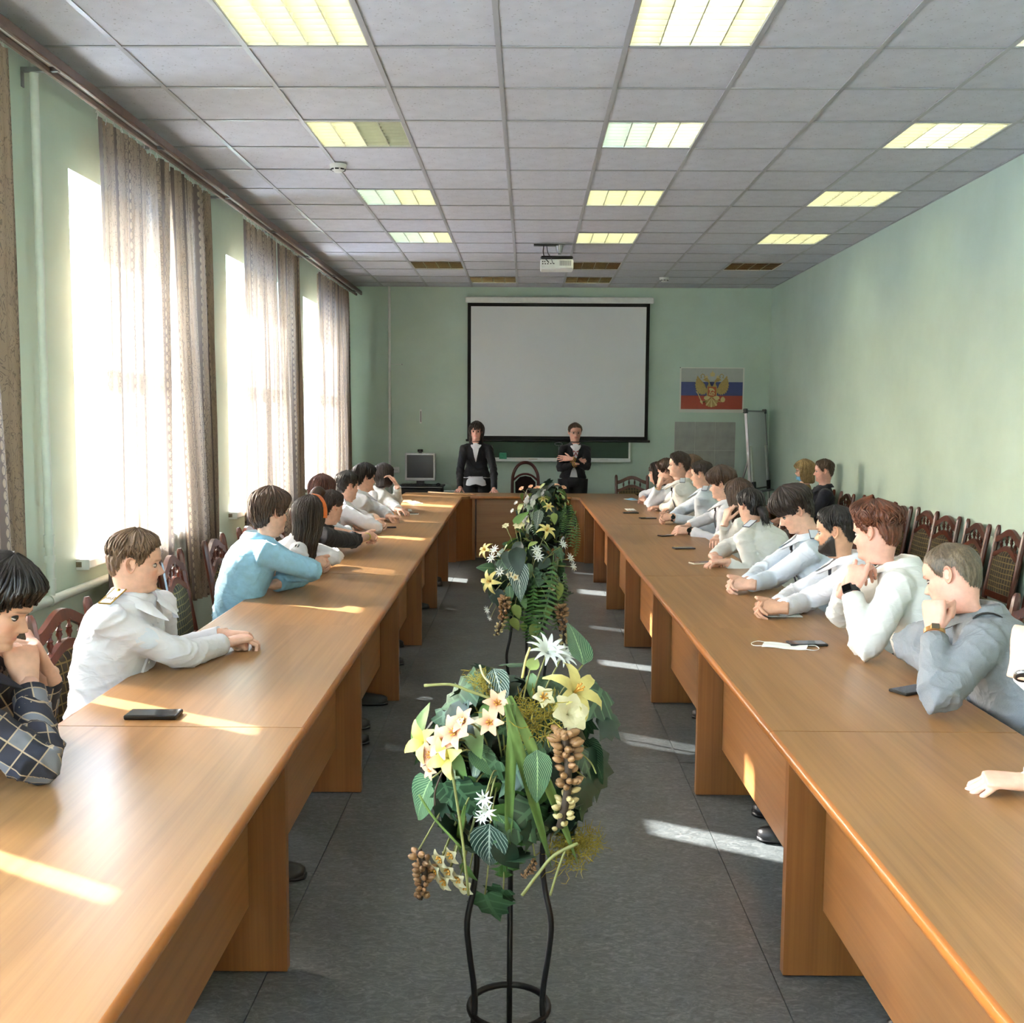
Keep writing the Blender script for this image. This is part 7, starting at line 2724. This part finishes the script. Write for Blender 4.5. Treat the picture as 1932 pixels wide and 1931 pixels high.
for (px, d, lab, labb, sd, kinds, n, hero, fern) in (
        (966, 2.50, 'black wrought iron flower stand nearest the camera', 'largest green bouquet with peach and cream flowers nearest the camera', 11, ['ivy', 'ivy', 'ivy', 'ivyd', 'ivyd', 'broad', 'ivy', 'mott', 'fresh', 'ivyd'], 285, hero1, 2),
        (995, 5.40, 'black wrought iron flower stand in the middle of the aisle', 'middle bouquet with yellow lilies, white sprays and hanging ferns', 12, ['broad', 'broad', 'ivyd', 'fresh', 'ivy', 'mott', 'pale', 'ivyd'], 240, [(n_, m_, a_, b_, c_, r_, t_, s_ * (.72 if n_ in FLWN else 1)) for n_, m_, a_, b_, c_, r_, t_, s_ in hero2], 6),
        (1030, 8.05, 'black wrought iron flower stand farthest down the aisle', 'farthest bouquet with peach roses and arching ferns', 13, ['broad', 'ivyd', 'fresh', 'ivy', 'broad', 'pale', 'ivyd'], 260, [(n_, m_, a_, b_, c_, r_, t_, s_ * (.75 if n_ in FLWN else 1)) for n_, m_, a_, b_, c_, r_, t_, s_ in hero3], 12)):
    q = P(px, 1000, d)
    flower_stand(q.x, d, lab)
    bouquet(q.x, d, labb, sd, kinds, n, hero, fern, 1.12 if d > 8 else 1.0, .075 if d > 8 else .0)
    if d < 3:
        e = [o for o in COL.objects if o.name.startswith('flower_arrangement')][-1]
        for pl, r_, mt in (([(850, 1440), (860, 1500), (872, 1580), (884, 1690)], .0034, M_STEM), ([(800, 1294), (850, 1292), (882, 1303), (930, 1320)], .0035, M_STEM), ([(985, 1690), (1015, 1650), (1045, 1615), (1090, 1592)], .004, M_STEM), ([(1066, 1605), (1050, 1650), (1038, 1690)], .003, M_STEM),
                           ([(905, 1255), (912, 1275), (925, 1290)], .0025, M_PETC), ([(1000, 1222), (992, 1245), (985, 1280)], .003, M_PETY), ([(838, 1450), (822, 1490), (820, 1520)], .0025, M_STEMD), ([(1095, 1420), (1115, 1440), (1125, 1460)], .002, M_STEM), ([(790, 1500), (820, 1545), (870, 1600)], .003, LM['blade'])):
            sb = MB(); sb.tube([Vector(t_) - Vector((q.x, d, 0)) for t_ in catmull([P(a_, b_, d - .20) for a_, b_ in pl], 5)], r_, 6); sb.build('tendril', mt, e, True)

# ------------------------------------------------------------------ things lying on the tables
def on_table(name, px, py, rz, label, cat, group=None):
    p = PZ(px, py, TZ)
    e_ = empty(name, (p.x, p.y, TZ + .0012), rz)
    tag(e_, label, cat, group)
    return e_


def phone(px, py, az, label, case=M_BLACK, w=.074, l=.15, face=M_BLACKG, t=.009):
    e_ = on_table('phone', px, py, -R(az), label, 'phone', 'phones on the tables')
    b = MB(); b.box(-w / 2, w / 2, -l / 2, l / 2, 0, t, bev=.003); b.build('case', case, e_)
    b = MB(); b.box(-w / 2 + .004, w / 2 - .004, -l / 2 + .006, l / 2 - .006, t - .0005, t + .0004); b.build('screen', face, e_)
    b = MB(); b.lathe([(.0025, t + .0004), (.0025, t + .0008)], 8, M=Matrix.Translation((0, l / 2 - .004, 0))); b.build('earpiece', M_METAL, e_)


phone(290, 1353, 88, 'black phone lying before the white shirted cadet', l=.155, t=.013)
phone(1522, 1217, 86, 'black phone on a white mask before the grey shirted man')
phone(1722, 1305, 60, 'dark phone half under the grey shirted man\'s elbow')
M_CREAM = plain('cream_phone_case', (222, 212, 190), .4)
phone(1324, 1064, 70, 'white phone beside the ponytail girl\'s hand', M_CREAM)
phone(1290, 1036, 80, 'grey phone with a small chain, before the long haired girl', plain('grey_phone_case', (60, 60, 62), .4))
phone(1256, 1012, 60, 'small dark phone before the bushy fringed boy', w=.06, l=.12)
phone(1222, 979, 80, 'thin dark phone by the stocky boy\'s hands')
phone(730, 996, 80, 'dark phone beside the black haired boy\'s hands', w=.07)
phone(775, 971, 85, 'white phone under a mask before the boy in glasses', M_WHITE)
phone(1190, 969, 88, 'black phone under a folded white mask on the wall-side table')


def mask(px, py, az, label, mat, h=.002, fold=False):
    e_ = on_table('face_mask', px, py, -R(az), label, 'face mask', 'face masks on the tables')
    b = MB()
    vs = []
    n = 8
    for i in range(n + 1):
        for j in range(n + 1):
            x, y = -.085 + .17 * i / n, -.045 + .09 * j / n
            z = h + .0045 * abs(math.sin(j * 1.9)) + (.018 * math.sin(PI * i / n) * math.sin(PI * j / n) if fold else .002 * math.sin(i * .9))
            vs.append((x, y, z))
    b.add(vs, grid_faces(n + 1, n + 1, 0, False))
    b.add([(x, y, z - .0015) for x, y, z in vs], [f[::-1] for f in grid_faces(n + 1, n + 1, 0, False)])
    b.build('mask_cloth', mat, e_, True)
    for s in (-1, 1):
        b = MB(); b.tube(catmull([(s * .082, -.038, h + .002), (s * .115, -.045, h + .002), (s * .13, -.005, h + .002), (s * .112, .04, h + .003), (s * .082, .038, h + .002)], 5), .0016, 5); b.build('ear_loop', M_WHITE, e_, True)


M_MW, M_MB = plain('white_mask_fabric', (228, 232, 226), .85, var=.03), plain('pale_blue_mask_fabric', (150, 200, 222), .85, var=.05)
mask(1481, 1221, 20, 'white mask partly under the black phone before the grey shirt', M_MW)
mask(1192, 944, 70, 'crumpled blue mask at the far end of the wall-side table', M_MB, .003, True)
mask(1190, 965, 88, 'folded white mask lying on a black phone', M_MW, .011)
mask(783, 950, 60, 'white mask on the far window-side table', M_MW, .003, True)
mask(768, 966, 80, 'white mask on the white phone before the boy in glasses', M_MW, .011)
e = on_table('face_mask', 1462, 1163, 0, 'white mask loop under the bearded man\'s wrist', 'face mask', 'face masks on the tables')
b = MB(); b.tube(catmull([(-.02, .02, .003), (-.05, 0, .003), (-.03, -.03, .003), (.03, -.035, .003), (.08, -.02, .003)], 5), .0018, 5); b.build('ear_loop', M_WHITE, e, True)
b = MB(); b.box(.02, .12, -.03, .03, .0, .003, bev=.001); b.build('mask_cloth', M_MW, e)
# chain on the grey phone, wooden pointer, paper
p = PZ(1280, 1033, TZ)
e = empty('key_chain', (p.x, p.y, TZ + .002)); tag(e, 'thin gold chain hanging from the grey phone', 'chain')
b = MB(); b.tube(catmull([(0, 0, .002), (-.02, .02, .002), (-.03, .0, .002), (-.025, -.03, .002), (-.01, -.02, .002)], 6), .0022, 5); b.build('links', M_GOLDM, e, True)
a, c = PZ(808, 931, TZ), PZ(898, 936, TZ)
e = empty('wooden_pointer', (a.x, a.y, TZ + .001)); tag(e, 'long pale wooden pointer lying on the far corner table', 'pointer')
d = c - a
b = MB(); b.tube([(0, 0, .012), (d.x * .9, d.y * .9, .010)], [.011, .008], 8); b.build('shaft', plain('pale_pointer_wood', (206, 170, 130), .5, var=.1), e, True)
b = MB(); b.tube([(d.x * .9, d.y * .9, .010), (d.x, d.y, .009)], [.009, .005], 8); b.build('tip', plain('pointer_tip_wood', (180, 136, 96), .5), e, True)
e = on_table('paper_sheet', 760, 946, R(10), 'cream sheet of paper in the sun on the far window-side table', 'paper')
b = MB(); b.box(-.10, .10, -.14, .14, 0, .0015); b.build('sheet', plain('cream_paper', (226, 206, 170), .8), e)
b = MB(); b.box(-.10, .10, .10, .14, .0016, .0024); b.build('folded_edge', MAT['cream_paper'], e)
# small objects near the standing woman's hands
e = on_table('phone_cable', 852, 928, 0, 'white cable bundle under the standing woman\'s hand', 'cable')
b = MB(); b.tube(catmull([(.05, 0, .006), (0, .03, .006), (-.06, .02, .006), (-.09, -.01, .006), (-.05, -.03, .006), (.0, -.02, .006)], 5), .005, 6); b.build('cord', M_WHITE, e, True)
